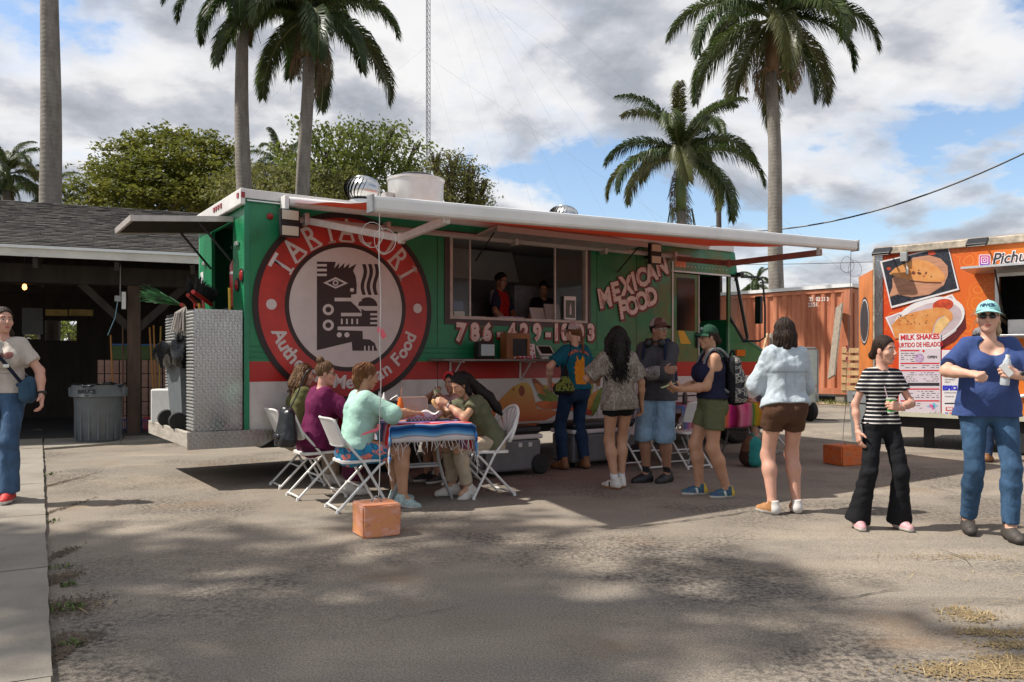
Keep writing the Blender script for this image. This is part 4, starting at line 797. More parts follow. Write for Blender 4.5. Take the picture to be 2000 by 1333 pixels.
def comic(chars, spots, size, rots, y=-.0165):
    os = []; r = random.Random(2)
    for ch, (s, z), rt in zip(chars, spots, rots):
        M = Matrix.Translation((s, z, 0)) @ Matrix.Rotation(R(rt), 4, 'Z')
        os.append(text('t', ch, size, P_dred, truck, plane_side(y) @ M @ Matrix.Translation((.012, -.012, 0)), bold=.040, sx=.86)); os.append(text('t', ch, size, P_cream, truck, plane_side(y - .003) @ M, bold=.017, sx=.86))
        if ch not in '-':
            k = size * (-.19 if ch in 'MEDNF86IC0O' else .0); n = 9
            pa = [(k + .012 * (-1) ** i, size * (-.30 + .6 * i / (n - 1))) for i in range(n)] if ch not in 'XA734291' else [(k + .012 * (-1) ** i + size * .10 * (i / (n - 1) - .5), size * (-.28 + .5 * i / (n - 1))) for i in range(n)]
            os.append(fill2d('t', [[(p[0] - .006, p[1]) for p in pa] + [(p[0] + .006, p[1]) for p in pa[::-1]]], P_red, truck, plane_side(y - .005) @ M))
    return join_into(os, 'lettering', truck)
comic('MEXICAN', [tside(1180, 584), tside(1201, 572), tside(1222, 560), tside(1237, 552), tside(1252, 544), tside(1270, 534), tside(1291, 522)], .36, [12, 14, 12, 16, 14, 18, 16])
comic('FOOD', [tside(1215, 607), tside(1233, 599), tside(1252, 590), tside(1271, 581)], .35, [10, 14, 14, 15])
ph = '786-429-1003'; xs = [898, 926, 950, 975, 998, 1022, 1048, 1069, 1085, 1102, 1131, 1153]
comic(ph, [tside(x, 651) for x in xs], .30, [-4, 2, -3, 0, 2, -2, 3, 0, 0, 2, -2, 2])
# picture of a filled tortilla on the white skirt
tsk = lambda x, y: tside(930 + x / 6.06, 640 + y / 6.06)
m, N, L, p_ = nodes_of('print_tortilla', .45); tc = N('ShaderNodeTexCoord'); sx_ = N('ShaderNodeSeparateXYZ', {0: tc.outputs['Object']})
L.new(ramp_node(N, N('ShaderNodeMapRange', {0: N('ShaderNodeMath', {0: sx_.outputs[2], 1: N('ShaderNodeMath', {0: N('ShaderNodeTexNoise', {'Vector': tc.outputs['Object'], 'Scale': 5., 'Detail': 5}).outputs['Fac'], 1: .14}, operation='MULTIPLY').outputs[0]}, operation='ADD').outputs[0], 1: .48, 2: 1.15}).outputs[0], [(0, (.40, .07, .02)), (.3, (.55, .15, .045)), (.62, (.56, .25, .07)), (1, (.58, .42, .09))]), p_.inputs['Base Color'])
tp = fill2d('food_picture', [[tsk(*q) for q in [(150, 1010), (300, 830), (430, 700), (540, 650), (600, 650), (650, 710), (690, 850), (720, 960), (930, 985), (1010, 985), (900, 1060), (730, 1140), (560, 1235), (400, 1230), (200, 1120)]]], m, truck, plane_side(-.006))
fd = [((535, 750), 36, 62, 0, (.22, .04, .015)), ((437, 735), 12, 18, 0, (.35, .08, .02)), ((760, 720), 40, 150, -38, (.30, .06, .02)), ((800, 790), 42, 170, -40, (.50, .17, .02)), ((850, 760), 26, 100, -35, (.55, .38, .04)), ((830, 850), 34, 120, -60, (.10, .18, .02)), ((830, 920), 48, 130, -82, (.52, .12, .02)), ((900, 820), 40, 140, -50, (.14, .22, .03)), ((980, 760), 40, 160, -45, (.46, .10, .02)), ((1080, 820), 40, 170, -40, (.20, .26, .03)), ((1180, 780), 50, 170, -30, (.40, .30, .04)), ((1280, 830), 45, 190, 30, (.22, .28, .04)), ((1330, 900), 60, 200, 40, (.45, .20, .03)), ((1420, 880), 40, 180, 20, (.14, .2, .03)), ((1200, 960), 46, 180, -70, (.42, .05, .02)), ((1000, 930), 46, 150, -75, (.44, .08, .02))]
for k, (c, rx, ry, rt, col) in enumerate(fd):
    pts = [];
    for i in range(22):
        t = 6.2832 * i / 22; x, y = rx * math.cos(t), ry * math.sin(t); pts.append(tsk(c[0] + x * math.cos(R(rt)) - y * math.sin(R(rt)), c[1] + x * math.sin(R(rt)) + y * math.cos(R(rt))))
    fill2d('food_picture', [pts], mat('print_food_%d' % k, col, .45, var=.35, vs_=6), truck, plane_side(-.0075 - .0008 * k))
s, z = tside(1386, 677); fill2d('paint_patch', [[(6.50, 1.60), (6.72, 1.60), (6.55, 1.82), (6.44, 1.80)]], mat('print_yellow', (.62, .33, .02), .5), truck, plane_side(-.0085))
# ---- lamps on the side and rear
lens = mat('red_lens', (.30, .012, .010), .18); amb = mat('amber_lens2', (.5, .12, .01), .2)
def lampd(x, z, r, y=0): MB().lathe([(0, 0), (r, 0), (r, .008), (r * .85, .018), (0, .024)], 18, ident((x, -.002, z), (R(90), 0, 0))).obj('marker_lamp', lens, truck)
lampd(*tside(527, 423), .036)
for d_, z in ((.30, 2.17), (.12, 2.26), (1.62, 2.17), (1.80, 2.17)):
    MB().lathe([(0, 0), (.062, 0), (.062, .012), (.05, .024), (0, .03)], 20, ident((-.002, d_, z), (0, R(-90), 0))).obj('tail_lamp', lens, truck); MB().lathe([(.062, 0), (.076, 0), (.076, .016), (.062, .016)], 20, ident((-.003, d_, z), (0, R(-90), 0)), cap=False).obj('lamp_ring', black, truck)
for d_ in (.06, .75, .86, .97, 1.06): MB().b2((-.075, d_ - .03, TOPZ - .02), (-.066, d_ + .03, TOPZ + .03)).obj('marker_lamp', lens, truck)
MB().b2((-.06, -.042, TOPZ - .03), (-.02, -.0355, TOPZ + .03)).obj('marker_lamp', lens, truck)
for d_, z in ((.28, 2.62), (1.75, 2.55)): MB().box((-.02, d_, z), (.03, .10, .05), bev=.008).obj('latch', alu, truck)
fill2d('plate_label', [[(-1.86, 2.28), (-2.00, 2.28), (-2.00, 2.46), (-1.86, 2.46)]], mat('label_white', (.6, .6, .6), .5), truck, plane_rear(-.003))
def flood(x, z, label, two=True):
    f = MB().b2((x - .11, -.20, z - .15), (x + .11, -.14, z + .15), bev=.008).b2((x - .05, -.14, z - .05), (x + .05, -.012, z + .05)).obj('flood_light', black, truck)
    for q in (-.085, .085): MB().b2((x - .09, -.207, z + q - .05), (x + .09, -.2005, z + q + .05)).obj('lens', mat('led_lens', (.62, .57, .45), .3), f)
x, z = tside(564, 437, .15); flood(x, z, ''); x, z = tside(1277, 497, .15); flood(x, z, '')
# ---- rear hatch, locker, platform and its boxes
ht = MB(); ht.box((0, 0, 0), (1.02, 1.02, .035), ident((-.53, .98, 2.87), (0, R(-5), 0))); ht.obj('rear_hatch', mat('hatch_panel', (.040, .032, .027), .95, 0., var=.2, spec=.05), truck)
MB().box((0, 0, 0), (1.04, .03, .06), ident((-.53, .46, 2.87), (0, R(-5), 0))).box((0, 0, 0), (1.04, .03, .06), ident((-.53, 1.50, 2.87), (0, R(-5), 0))).box((0, 0, 0), (.03, 1.06, .06), ident((-1.045, .98, 2.83), (0, R(-5), 0))).obj('hatch_frame', trim_alu, truck)
for y in (.52, 1.43): MB().tube([(-.01, y, 2.45), (-.36, y, 2.86)], .014, 6).obj('hatch_strut', black, truck)
MB().b2((.42, .45, 1.3), (.46, 1.5, 2.95)).obj('locker_back', mat('locker_in', (.05, .05, .05), .6), truck)
def plate_mat():
    m, N, L, p = nodes_of('diamond_plate', .3, 1., .5); p.inputs['Base Color'].default_value = (.40, .40, .395, 1); tc = N('ShaderNodeTexCoord'); V = tc.outputs['Object']
    def lo(ang):
        mp = N('ShaderNodeMapping', {0: V, 'Rotation': (ang, ang, ang), 'Scale': (1, 1, 1)}).outputs[0]; return N('ShaderNodeTexVoronoi', {'Vector': N('ShaderNodeMapping', {0: mp, 'Scale': (40, 40, 74)}).outputs[0], 'Scale': 1., 'Randomness': .12}, feature='F1').outputs['Distance']
    h = ramp_node(N, N('ShaderNodeMath', {0: lo(R(45)), 1: lo(R(-45))}, operation='MINIMUM').outputs[0], [(.12, (1, 1, 1)), (.30, (0, 0, 0))])
    L.new(N('ShaderNodeBump', {'Strength': 1., 'Distance': .0016, 'Height': h}).outputs[0], p.inputs['Normal']); L.new(ramp_node(N, N('ShaderNodeTexNoise', {'Vector': V, 'Scale': 4, 'Detail': 6}).outputs['Fac'], [(.3, (.14, .14, .14)), (.7, (.32, .32, .32))]), p.inputs['Roughness']); return m
plate = plate_mat(); old_wood = mat('weathered_plank', (.36, .32, .27), .85, var=.3, vs_=5, stretch=(3, .5, 3), bump=.4)
MB().b2((-.56, .02, .47), (-.022, WID - .02, .575)).obj('platform', old_wood, truck)
MB().b2((-.60, -.02, .44), (-.565, WID, .60), bev=.006).obj('bumper_plank', old_wood, truck)
MB().b2((-.60, -.055, .42), (.0, -.022, .60)).prism([(.001, .60), (.42, .60), (.42, .56), (.16, .42), (.001, .42)], -.055, -.022, 1).obj('bumper_side', plate, truck)
def strips(x, y0, y1, z0, z1):
    mb = MB(); n = int((z1 - z0) / .035)
    for i in range(n): mb.tube([(x, y0, z0 + .02 + i * .035), (x, y1, z0 + .02 + i * .035)], .013, 6)
    return mb
bx_ = MB().b2((-.52, .02, .577), (-.03, .34, 1.875)).obj('plate_box', plate, truck); strips(-.523, .03, .33, .60, 1.86).obj('ribbed_edge', alu, bx_)
def tread(x0, x1, z0, z1, y, parent):
    mb = MB(); p = .030; nx, nz = int((x1 - x0) / p), int((z1 - z0) / p)
    for i in range(nx):
        for j in range(nz):
            cx_, cz_ = x0 + (i + .5) * p, z0 + (j + .5) * p; a = R(45 if (i + j) % 2 else -45); ca, sa = math.cos(a), math.sin(a); l, w = .0155, .0052
            q = [(cx_ + ca * l, cz_ + sa * l), (cx_ - sa * w, cz_ + ca * w), (cx_ - ca * l, cz_ - sa * l), (cx_ + sa * w, cz_ - ca * w)]
            mb.add([(a_, y, b_) for a_, b_ in q] + [(cx_ + ca * l * .45, y - .0035, cz_ + sa * l * .45), (cx_ - ca * l * .45, y - .0035, cz_ - sa * l * .45)], [(0, 1, 4), (1, 5, 4), (1, 2, 5), (2, 3, 5), (3, 4, 5), (3, 0, 4)])
    o = mb.obj('tread', mat('tread_metal', (.52, .52, .51), .18, 1.), parent, fix=False); o['kind'] = 'stuff'
tread(-.515, -.035, .60, 1.86, .0195, bx_); tread(-.59, .0, .43, .59, -.0555, truck)
bx2 = MB().b2((-.42, 1.40, .577), (-.03, 1.95, 1.90)).obj('plate_box', plate, truck); strips(-.423, 1.41, 1.94, .60, 1.88).obj('ribbed_edge', alu, bx2)
# ---- roof vents
def turbine(s, d, r):
    t = empty('turbine_vent', (s, d, TOPZ + .06), 0, parent=truck); MB().lathe([(r * .85, 0), (r * .80, .16), (r * .78, .20)], 28).obj('collar', alu, t, angle=40); n = 26; mb = MB(); zc = .20 + r * .72
    for k in range(n):
        a0_ = 6.2832 * k / n
        def fn(u, v, a0_=a0_):
            th = (v - .5) * 2.7; rad = r * (.30 + .70 * math.cos(th)) if abs(th) < 1.57 else r * .3; a = a0_ + u * .30 + .30 * math.sin(th); rad *= 1 + .10 * u
            return (rad * math.cos(a), rad * math.sin(a), zc + r * .72 * math.sin(th))
        mb.grid(fn, 2, 8)
    mb.obj('vane', steel, t, True); MB().lathe([(r * .45, zc + r * .66), (r * .40, zc + r * .74), (0, zc + r * .78)], 20).obj('cap', alu, t, angle=40); MB().lathe([(r * .5, .2), (r * .5, zc + r * .5)], 12).obj('core', dark_in, t)
turbine(1.68, .8, .21); turbine(4.96, .9, .21)
fn_ = empty('exhaust_fan', (2.49, .9, TOPZ + .06), 0, parent=truck)
MB().lathe([(.30, 0), (.30, .10), (.345, .16), (.365, .30), (.37, .55), (.385, .56), (.385, .585), (.36, .59)], 40).obj('drum', mat('spun_aluminium', (.62, .60, .57), .45, .7, var=.06), fn_, angle=40)
MB().lathe([(.25, .585), (.25, .63), (.22, .65), (0, .655)], 30).obj('fan_cap', dark_in, fn_, angle=40); MB().b2((-.47, -.08, .12), (-.36, .08, .36)).obj('fan_box', trim_alu, fn_)
# ---- awning: roller, fabric, front bar, arms
aw_m = mat('awning_red', (.52, .055, .022), .75, var=.15, vs_=3); nt_ = aw_m.node_tree; tb_ = nt_.nodes.new('ShaderNodeBsdfTranslucent'); tb_.inputs[0].default_value = (.60, .06, .02, 1); mxs = nt_.nodes.new('ShaderNodeMixShader'); mxs.inputs[0].default_value = .10; nt_.links.new(nt_.nodes['Principled BSDF'].outputs[0], mxs.inputs[1]); nt_.links.new(tb_.outputs[0], mxs.inputs[2]); nt_.links.new(mxs.outputs[0], nt_.nodes['Material Output'].inputs[0]); aw_w = mat('awning_white', (.70, .69, .67), .4, var=.08, vs_=2)
BL = Vector((-1.07, 6.42, 2.565)); BR = Vector((4.29, 10.25, 2.79)); inv = truck.matrix_world.copy(); inv = (Matrix.Translation(TO) @ Matrix.Rotation(TRZ, 4, 'Z')).inverted()
bl, br = inv @ BL, inv @ BR; aw = empty('awning', (0, 0, 0), 0, parent=truck)
rl, rr2 = Vector((.42, -.12, 3.06)), Vector((6.95, -.12, 3.10))
def fab(u, v):
    p = (rl + Vector((.06, 0, 0))).lerp(rr2, u).lerp((bl + Vector((0, .05, .03))).lerp(br + Vector((0, .05, .03)), u), v); p.z -= .012 * math.sin(v * 3.14) * (1 + .5 * math.sin(u * 9)) + .012 * math.sin(u * 23 + v * 9) * math.sin(v * 3.14); return tuple(p)
MB().grid(fab, 40, 14).obj('fabric', aw_m, aw, True)
def vfab(u, v):
    p = (bl).lerp(br, u); return (p.x, p.y + .055 + .01 * math.sin(u * 40), p.z - .02 - .11 * v + .01 * math.sin(u * 31))
MB().tube([rl, rl + Vector((.1, 0, 0)), rr2], [.055, .06, .06], 14).obj('roller', aw_w, aw, angle=40)
d_ = br - bl; MB().box((0, 0, 0), (d_.length + .1, .10, .13), Matrix.Translation((bl + br) / 2) @ d_.to_track_quat('X', 'Z').to_matrix().to_4x4(), bev=.03).obj('front_bar', aw_w, aw)
for q in (bl - d_.normalized() * .05, br + d_.normalized() * .055): MB().box(q, (.02, .11, .14), bev=.005).obj('bar_cap', galv, aw)
MB().tube([(.40, -.10, 2.88), (6.6, -.10, 2.90)], .032, 4).obj('support_rail', mat('rail_pale', (.52, .46, .42), .5, .2, var=.1), aw)
for x in (.62, 1.6, 3.4, 4.9, 6.25): MB().box((x, -.10, 2.89), (.05, .13, .13), bev=.01).obj('rail_bracket', trim_alu, aw)
MB().b2((.36, -.19, 2.83), (.41, -.03, 3.12), bev=.01).obj('end_bracket', aw_w, aw); MB().b2((-.0, -.045, 3.04), (.36, -.03, 3.055)).obj('end_rod', alu, aw)
arm_m = mat('arm_pale', (.56, .50, .46), .5, .2, var=.12); arm_r = mat('arm_reddish', (.34, .17, .14), .5, .1, var=.2)
def arm(sh, el, ha, mt):
    for a, b in ((sh, el), (el, ha)):
        d = b - a; MB().box((0, 0, 0), (d.length + .06, .045, .075), Matrix.Translation((a + b) / 2) @ d.to_track_quat('X', 'Z').to_matrix().to_4x4(), bev=.008).obj('arm', mt, aw)
    MB().tube([el - Vector((0, 0, .05)), el + Vector((0, 0, .05))], .035, 12).obj('elbow', mt, aw); MB().box(ha + Vector((0, 0, .03)), (.05, .05, .12), bev=.008).obj('arm_bracket', aw_w, aw)
arm(Vector((.66, -.14, 2.87)), inv @ at(784, 466, 7.8), inv @ at(872, 430, 6.85), arm_m)
arm(Vector((6.30, -.14, 2.86)), inv @ at(1425, 515, 11.0), inv @ at(1600, 494, 9.86), arm_r)
# ropes from the bar ends to the painted concrete weights
rope_m = mat('rope_white', (.55, .53, .50), .7); rope_d = mat('wire_grey', (.22, .21, .20), .6); pink = mat('pink_ribbon', (.75, .13, .17), .6)
cube_m = []
def weight(loc, rz, size, label, m):
    w = empty('concrete_weight', loc, rz, label, 'concrete weight', 'orange awning weights'); r = random.Random(int(loc.x * 100)); bm = bmesh.new(); bmesh.ops.create_cube(bm, size=1); bmesh.ops.bevel(bm, geom=list(bm.edges), offset=.04, segments=2, affect='EDGES'); bmesh.ops.subdivide_edges(bm, edges=list(bm.edges), cuts=2, use_grid_fill=True)
    for v in bm.verts: v.co = Vector((v.co.x * size[0] * (1 + .03 * v.co.z), v.co.y * size[1], (v.co.z + .5) * size[2])) + Vector((r.uniform(-1, 1), r.uniform(-1, 1), r.uniform(-1, 1))) * .003
    me = bpy.data.meshes.new('block'); bm.to_mesh(me); bm.free(); me.polygons.foreach_set('use_smooth', [True] * len(me.polygons)); me.set_sharp_from_angle(angle=R(40)); link('block', me, m, w)
    MB().tube([(-.04, 0, size[2] - .01), (-.035, 0, size[2] + .02), (0, 0, size[2] + .045), (.035, 0, size[2] + .02), (.04, 0, size[2] - .01)], .007, 6).obj('eye_bolt', galv, w); return w
def wm(name, c1, c2, c3):
    m, N, L, p = nodes_of(name, .8); tc = N('ShaderNodeTexCoord'); V = N('ShaderNodeMapping', {0: tc.outputs['Object'], 'Scale': (1, 1, 2.2)}).outputs[0]
    a = ramp_node(N, N('ShaderNodeTexNoise', {'Vector': V, 'Scale': 6., 'Detail': 6, 'Roughness': .7}).outputs['Fac'], [(.34, c1), (.5, c2), (.64, c3)]); b = N('ShaderNodeMixRGB', {0: ramp_node(N, N('ShaderNodeTexNoise', {'Vector': tc.outputs['Object'], 'Scale': 14., 'Detail': 7, 'Roughness': .75}).outputs['Fac'], [(.60, (0, 0, 0)), (.68, (.85, .85, .85))]), 1: a, 2: (.16, .07, .035, 1)}).outputs[0]
    L.new(b, p.inputs['Base Color']); L.new(N('ShaderNodeBump', {'Strength': .6, 'Distance': .008, 'Height': N('ShaderNodeTexNoise', {'Vector': tc.outputs['Object'], 'Scale': 22., 'Detail': 6}).outputs['Fac']}).outputs[0], p.inputs['Normal']); return m
g1 = gnd(735, 1043); weight(Vector((g1.x, g1.y, 0)), R(28), (.30, .28, .245), 'orange and pink painted concrete block below the near awning end', wm('weight_pink', (.62, .30, .10), (.66, .26, .13), (.68, .38, .30)))
g2 = gnd(1647, 907); weight(Vector((g2.x, g2.y, ground_z(g2.x, g2.y))), R(20), (.36, .36, .25), 'solid orange concrete block below the far awning end', wm('weight_orange', (.58, .10, .02), (.66, .16, .04), (.45, .16, .08)))
def rope(a, b, mt, label, seed, loops, rib):
    r = random.Random(seed); o = empty('tie_rope', b, 0, label, 'rope'); pts = [a.lerp(b, i / 20) + Vector((.003 * math.sin(i * 1.1 + seed) + (.012 * math.sin(i / 20 * 3.14)), .01 * math.cos(i), 0)) for i in range(21)]; MB().tube([p - b for p in pts], .0036, 6, False).obj('line', mt, o)
    for q in range(loops): c = a - b + Vector((.07 * (q % 2 * 2 - 1) * .7, 0, -.18 - .05 * q)); MB().tube([c + Vector((.085 * math.cos(t), .02 * math.sin(t * 2), .10 * math.sin(t))) for t in np.linspace(0, 6.28, 18)], .0026, 5, False).obj('loop', mt, o)
    for z, l in rib: p = (b - a) * z + a - b; MB().add([p, p + Vector((.03, 0, .01)), p + Vector((l, .01, -.05)), p + Vector((l - .03, .01, -.075)), p + Vector((.0, 0, -.03))], [(0, 1, 2, 3, 4)]).tube([p + Vector((0, 0, .02)), p - Vector((0, 0, .02))], .012, 6).obj('ribbon', pink, o)
rope(BL + Vector((.02, 0, -.06)), Vector((g1.x + .02, g1.y, .29)), rope_m, 'white rope hanging from the near awning end to its weight', 1, 2, [(.42, .06), (.76, -.12)])
rope(BR + Vector((-.02, 0, -.06)), Vector((g2.x, g2.y, .30)), rope_d, 'thin grey wire hanging from the far awning end to its weight', 2, 2, [(.50, .02), (.56, -.03)])
# ================================================================== ORANGE FOOD TRAILER on the right
QO = Vector((5.73, 12.8, 0)); QD = Vector((.717, -.697, 0)).normalized(); QRZ = math.atan2(QD.y, QD.x)
tr = empty('food_trailer', QO, QRZ, 'orange pizza and milkshake food trailer with menu boards at the right edge', 'food trailer')
def qp(px, py, out=0.):
    o = QO + Vector((QD.y, -QD.x, 0)) * out; k = (px - 1000) / F_PX; x = (k * o.y - o.x) / (QD.x - QD.y * k); return x, CAM_H + (HOR - py) * (o.y + QD.y * x) / F_PX
def orange_wrap():
    m, N, L, p = nodes_of('orange_wrap', .4, spec=.4); tc = N('ShaderNodeTexCoord'); V = tc.outputs['Object']; sx = N('ShaderNodeSeparateXYZ', {0: V})
    base = ramp_node(N, N('ShaderNodeMapRange', {0: N('ShaderNodeMath', {0: sx.outputs[0], 1: N('ShaderNodeTexNoise', {'Vector': V, 'Scale': 1.2, 'Detail': 3}).outputs['Fac']}, operation='ADD').outputs[0], 1: .3, 2: 2.6}).outputs[0], [(0, (.58, .050, .014)), (.4, (.62, .085, .016)), (1, (.68, .185, .024))])
    vd = N('ShaderNodeTexVoronoi', {'Vector': N('ShaderNodeMapping', {0: V, 'Scale': (3.4, 3.4, 3.4)}).outputs[0], 'Scale': 1.}, feature='F1').outputs['Distance']
    wob = N('ShaderNodeMath', {0: vd, 1: N('ShaderNodeMath', {0: N('ShaderNodeTexNoise', {'Vector': V, 'Scale': 7., 'Detail': 2}).outputs['Fac'], 1: .25}, operation='MULTIPLY').outputs[0]}, operation='ADD').outputs[0]
    ln = ramp_node(N, wob, [(.40, (0, 0, 0)), (.415, (.5, .5, .5)), (.44, (0, 0, 0)), (.58, (0, 0, 0)), (.595, (.4, .4, .4)), (.62, (0, 0, 0))])
    L.new(N('ShaderNodeMixRGB', {0: ln, 1: base, 2: (.80, .42, .06, 1)}).outputs[0], p.inputs['Base Color']); return m
ow = orange_wrap(); TZ0, TZ1, TLEN, TWID = .56, 3.06, 5.2, 2.1
wx0, wz0 = qp(1952, 655); wx1, wz1 = wx0 + 1.8, qp(1955, 541)[1]
fill2d('side_panel', [[(0, TZ0), (TLEN, TZ0), (TLEN, TZ1), (0, TZ1)], [(wx0, wz0), (wx1, wz0), (wx1, wz1), (wx0, wz1)]], ow, tr, plane_side(.02), .04)
MB().b2((.0, .042, TZ0), (.04, TWID, TZ1)).b2((.04, TWID - .04, TZ0), (TLEN, TWID, TZ1)).b2((TLEN - .04, .042, TZ0), (TLEN, TWID - .04, TZ1)).obj('box_wall', mat('trailer_white', (.6, .58, .55), .5, var=.1), tr)
MB().b2((-.02, -.02, TZ1), (TLEN, TWID, TZ1 + .07)).obj('roof', trim_alu, tr); MB().b2((-.03, -.045, TZ1 - .06), (TLEN, -.004, TZ1 + .05), bev=.01).obj('roof_trim', mat('aged_trim', (.42, .36, .28), .6, .3, var=.4, vs_=9), tr)
MB().b2((-.02, -.012, TZ0), (.10, -.003, TZ1 - .07)).obj('plate_trim', plate, tr); MB().b2((-.045, -.025, TZ0), (-.021, .05, TZ1)).obj('corner_trim', MATS['aged_trim'], tr)
MB().b2((0, -.03, TZ0 - .07), (TLEN, .0, TZ0 + .0)).obj('skirt', mat('cream_trim', (.50, .47, .36), .5, var=.1), tr); MB().b2((.3, .1, .32), (TLEN - .2, TWID - .1, TZ0 - .005)).obj('chassis', black, tr)
for x in (qp(1988, 845)[0], qp(1988, 845)[0] + .85):
    w = empty('wheel', (x, .16, .36), 0, parent=tr); s_ = .36 / .41; link('tyre', tyre_me, rubber, w, rot=(R(90), 0, 0)).scale = (s_,) * 3; link('rim', rim_me, alu, w, rot=(R(90), 0, 0)).scale = (s_,) * 3
MB().tube([(qp(1993, 845)[0] + .45 + .95 * math.cos(t), -.02, .40 + .5 * math.sin(t)) for t in np.linspace(.1, 3.04, 14)], .03, 6).obj('fender', trim_w, tr)
MB().b2((.6, .3, 0.0), (.72, .42, .33)).obj('jack', dark_in, tr)
MB().b2((.05, .05, TZ0), (TLEN - .05, TWID - .05, TZ0 + .03)).obj('floor', dark_in, tr); MB().b2((.05, TWID - .09, TZ0), (TLEN - .05, TWID - .05, TZ1 - .02)).obj('inner_wall', dark_in, tr); MB().b2((.05, .05, TZ1 - .05), (TLEN - .05, TWID - .05, TZ1 - .002)).obj('ceiling', dark_in, tr); MB().b2((.25, .05, TZ0), (.30, TWID - .1, TZ1 - .06)).obj('partition', dark_in, tr)
for q0, q1 in (((wx0 - .05, wz0 - .05), (wx1 + .05, wz0)), ((wx0 - .05, wz1), (wx1 + .05, wz1 + .05)), ((wx0 - .05, wz0), (wx0, wz1))): MB().b2((q0[0], -.03, q0[1]), (q1[0], .03, q1[1])).obj('window_frame', alu, tr)
MB().box((0, 0, 0), (2.1, .62, .03), ident((wx0 + .72, -.32, wz1 + .085), (R(-3), 0, 0))).obj('window_flap', alu, tr)
for x in (wx0 + .05, wx0 + 1.7): MB().tube([(x, -.03, wz1 - .5), (x, -.45, wz1 + .06)], .012, 6).obj('flap_strut', black, tr)
MB().b2((wx0 + .02, -.30, wz0 - .03), (wx1, -.035, wz0), bev=.005).obj('counter', alu, tr)
MB().b2((wx0 + .08, .10, wz0 + .002), (wx0 + .30, .4, wz0 + .22), bev=.01).obj('napkin_box', white, tr)
QS = plane_side
P_navy = mat('print_navy', (.022, .024, .035), .4, var=.8, vs_=40); P_wh = mat('print_paper', (.70, .66, .66), .5, var=.04); P_wood = mat('print_board', (.46, .22, .13), .45, var=.2, vs_=5, stretch=(1, 1, 5)); P_crust = mat('print_crust', (.58, .20, .045), .4, col2=(.66, .32, .11), vs_=7); P_burn = mat('print_burn', (.13, .035, .012), .5); P_lil = mat('print_plate', (.50, .40, .42), .45, var=.15, vs_=4); P_cheese = mat('print_cheese', (.66, .42, .17), .45, var=.15); P_mar = mat('print_maroon', (.10, .008, .010), .45, var=.3); P_tom = mat('print_tomato', (.46, .05, .015), .45, var=.4, vs_=16); P_crim = mat('print_crimson', (.56, .012, .018), .5); P_ink = mat('print_ink', (.025, .022, .025), .5); P_blue = mat('print_blue', (.02, .03, .45), .5)
def fp(polys, m, y): return fill2d('picture', [[qp(*p) for p in poly] for poly in polys], m, tr, QS(y))
zq = lambda x, y: (1690 + x / 5.126, 460 + y / 5.126)                     # the detail view's own coordinates
Z = lambda pts: [zq(*p) for p in pts]
def ez(cx, cy, rx, ry, rot=0, n=30, a0=0., a1=6.2832): return Z([(cx + rx * math.cos(t) * math.cos(R(rot)) - ry * math.sin(t) * math.sin(R(rot)), cy + rx * math.cos(t) * math.sin(R(rot)) + ry * math.sin(t) * math.cos(R(rot))) for t in np.linspace(a0, a1, n, endpoint=a1 < 6.28)])
fp([Z([(700, 900), (1000, 760), (1010, 930), (900, 1060), (760, 1140), (760, 985)])], P_mar, -.004)
fp([Z([(200, 822), (870, 590), (1000, 775), (905, 960), (760, 1065), (300, 1035)])], P_wh, -.006); fp([Z([(222, 828), (862, 606), (980, 775), (890, 945), (756, 1040), (310, 1030)])], P_lil, -.008)
fp([ez(640, 850, 370, 215, -18)], P_wh, -.009); fp([ez(650, 865, 330, 180, -18)], P_lil, -.0100)
fp([ez(780, 700, 105, 62, -10)], P_tom, -.0108); fp([Z([(262, 905), (330, 830), (450, 780), (600, 745), (720, 722), (800, 728), (872, 770), (880, 830), (850, 870), (800, 800), (730, 830), (690, 900), (670, 990), (640, 1040), (300, 1030)])], P_crust, -.0118); fp([Z([(690, 990), (700, 900), (740, 840), (800, 805), (846, 850), (838, 880), (770, 960), (740, 1000)])], P_cheese, -.0126)
r_ = random.Random(4)
sp = [fp([ez(r_.uniform(330, 640), r_.uniform(790, 900), r_.uniform(3, 7), r_.uniform(3, 5), r_.uniform(0, 90), 8)], P_burn, -.0132) for _ in range(46)]; join_into(sp, 'picture', tr)
fp([Z([(150, 262), (832, 104), (945, 545), (262, 732)])], P_wh, -.0150); fp([Z([(172, 272), (826, 112), (925, 532), (268, 708)])], P_navy, -.0165)
fp([Z([(246, 596), (276, 520), (276, 430), (330, 380), (480, 225), (640, 200), (760, 235), (828, 310), (832, 400), (790, 500), (640, 595), (470, 620), (380, 605), (330, 592), (250, 618)])], P_wood, -.0178)
fp([Z([(242, 388), (300, 330), (420, 275), (520, 240), (640, 262), (730, 320), (800, 395), (796, 450), (760, 468), (600, 465), (440, 445), (320, 415)])], P_crust, -.0190); fp([Z([(450, 452), (600, 466), (770, 470), (765, 486), (600, 480), (450, 462)])], P_burn, -.0184)
sp = [fp([ez(x, y, a, b, 20, 12)], P_burn, -.0198) for x, y, a, b in ((487, 378, 20, 18), (545, 382, 22, 14), (612, 380, 10, 16), (540, 350, 8, 7), (410, 340, 8, 6), (665, 415, 8, 8), (590, 410, 9, 7))] + [fp([ez(x, y, a, b, 0, 12)], P_tom, -.0174) for x, y, a, b in ((670, 180, 38, 22), (640, 150, 20, 16), (240, 335, 22, 16), (700, 140, 22, 14))]; join_into(sp, 'picture', tr)
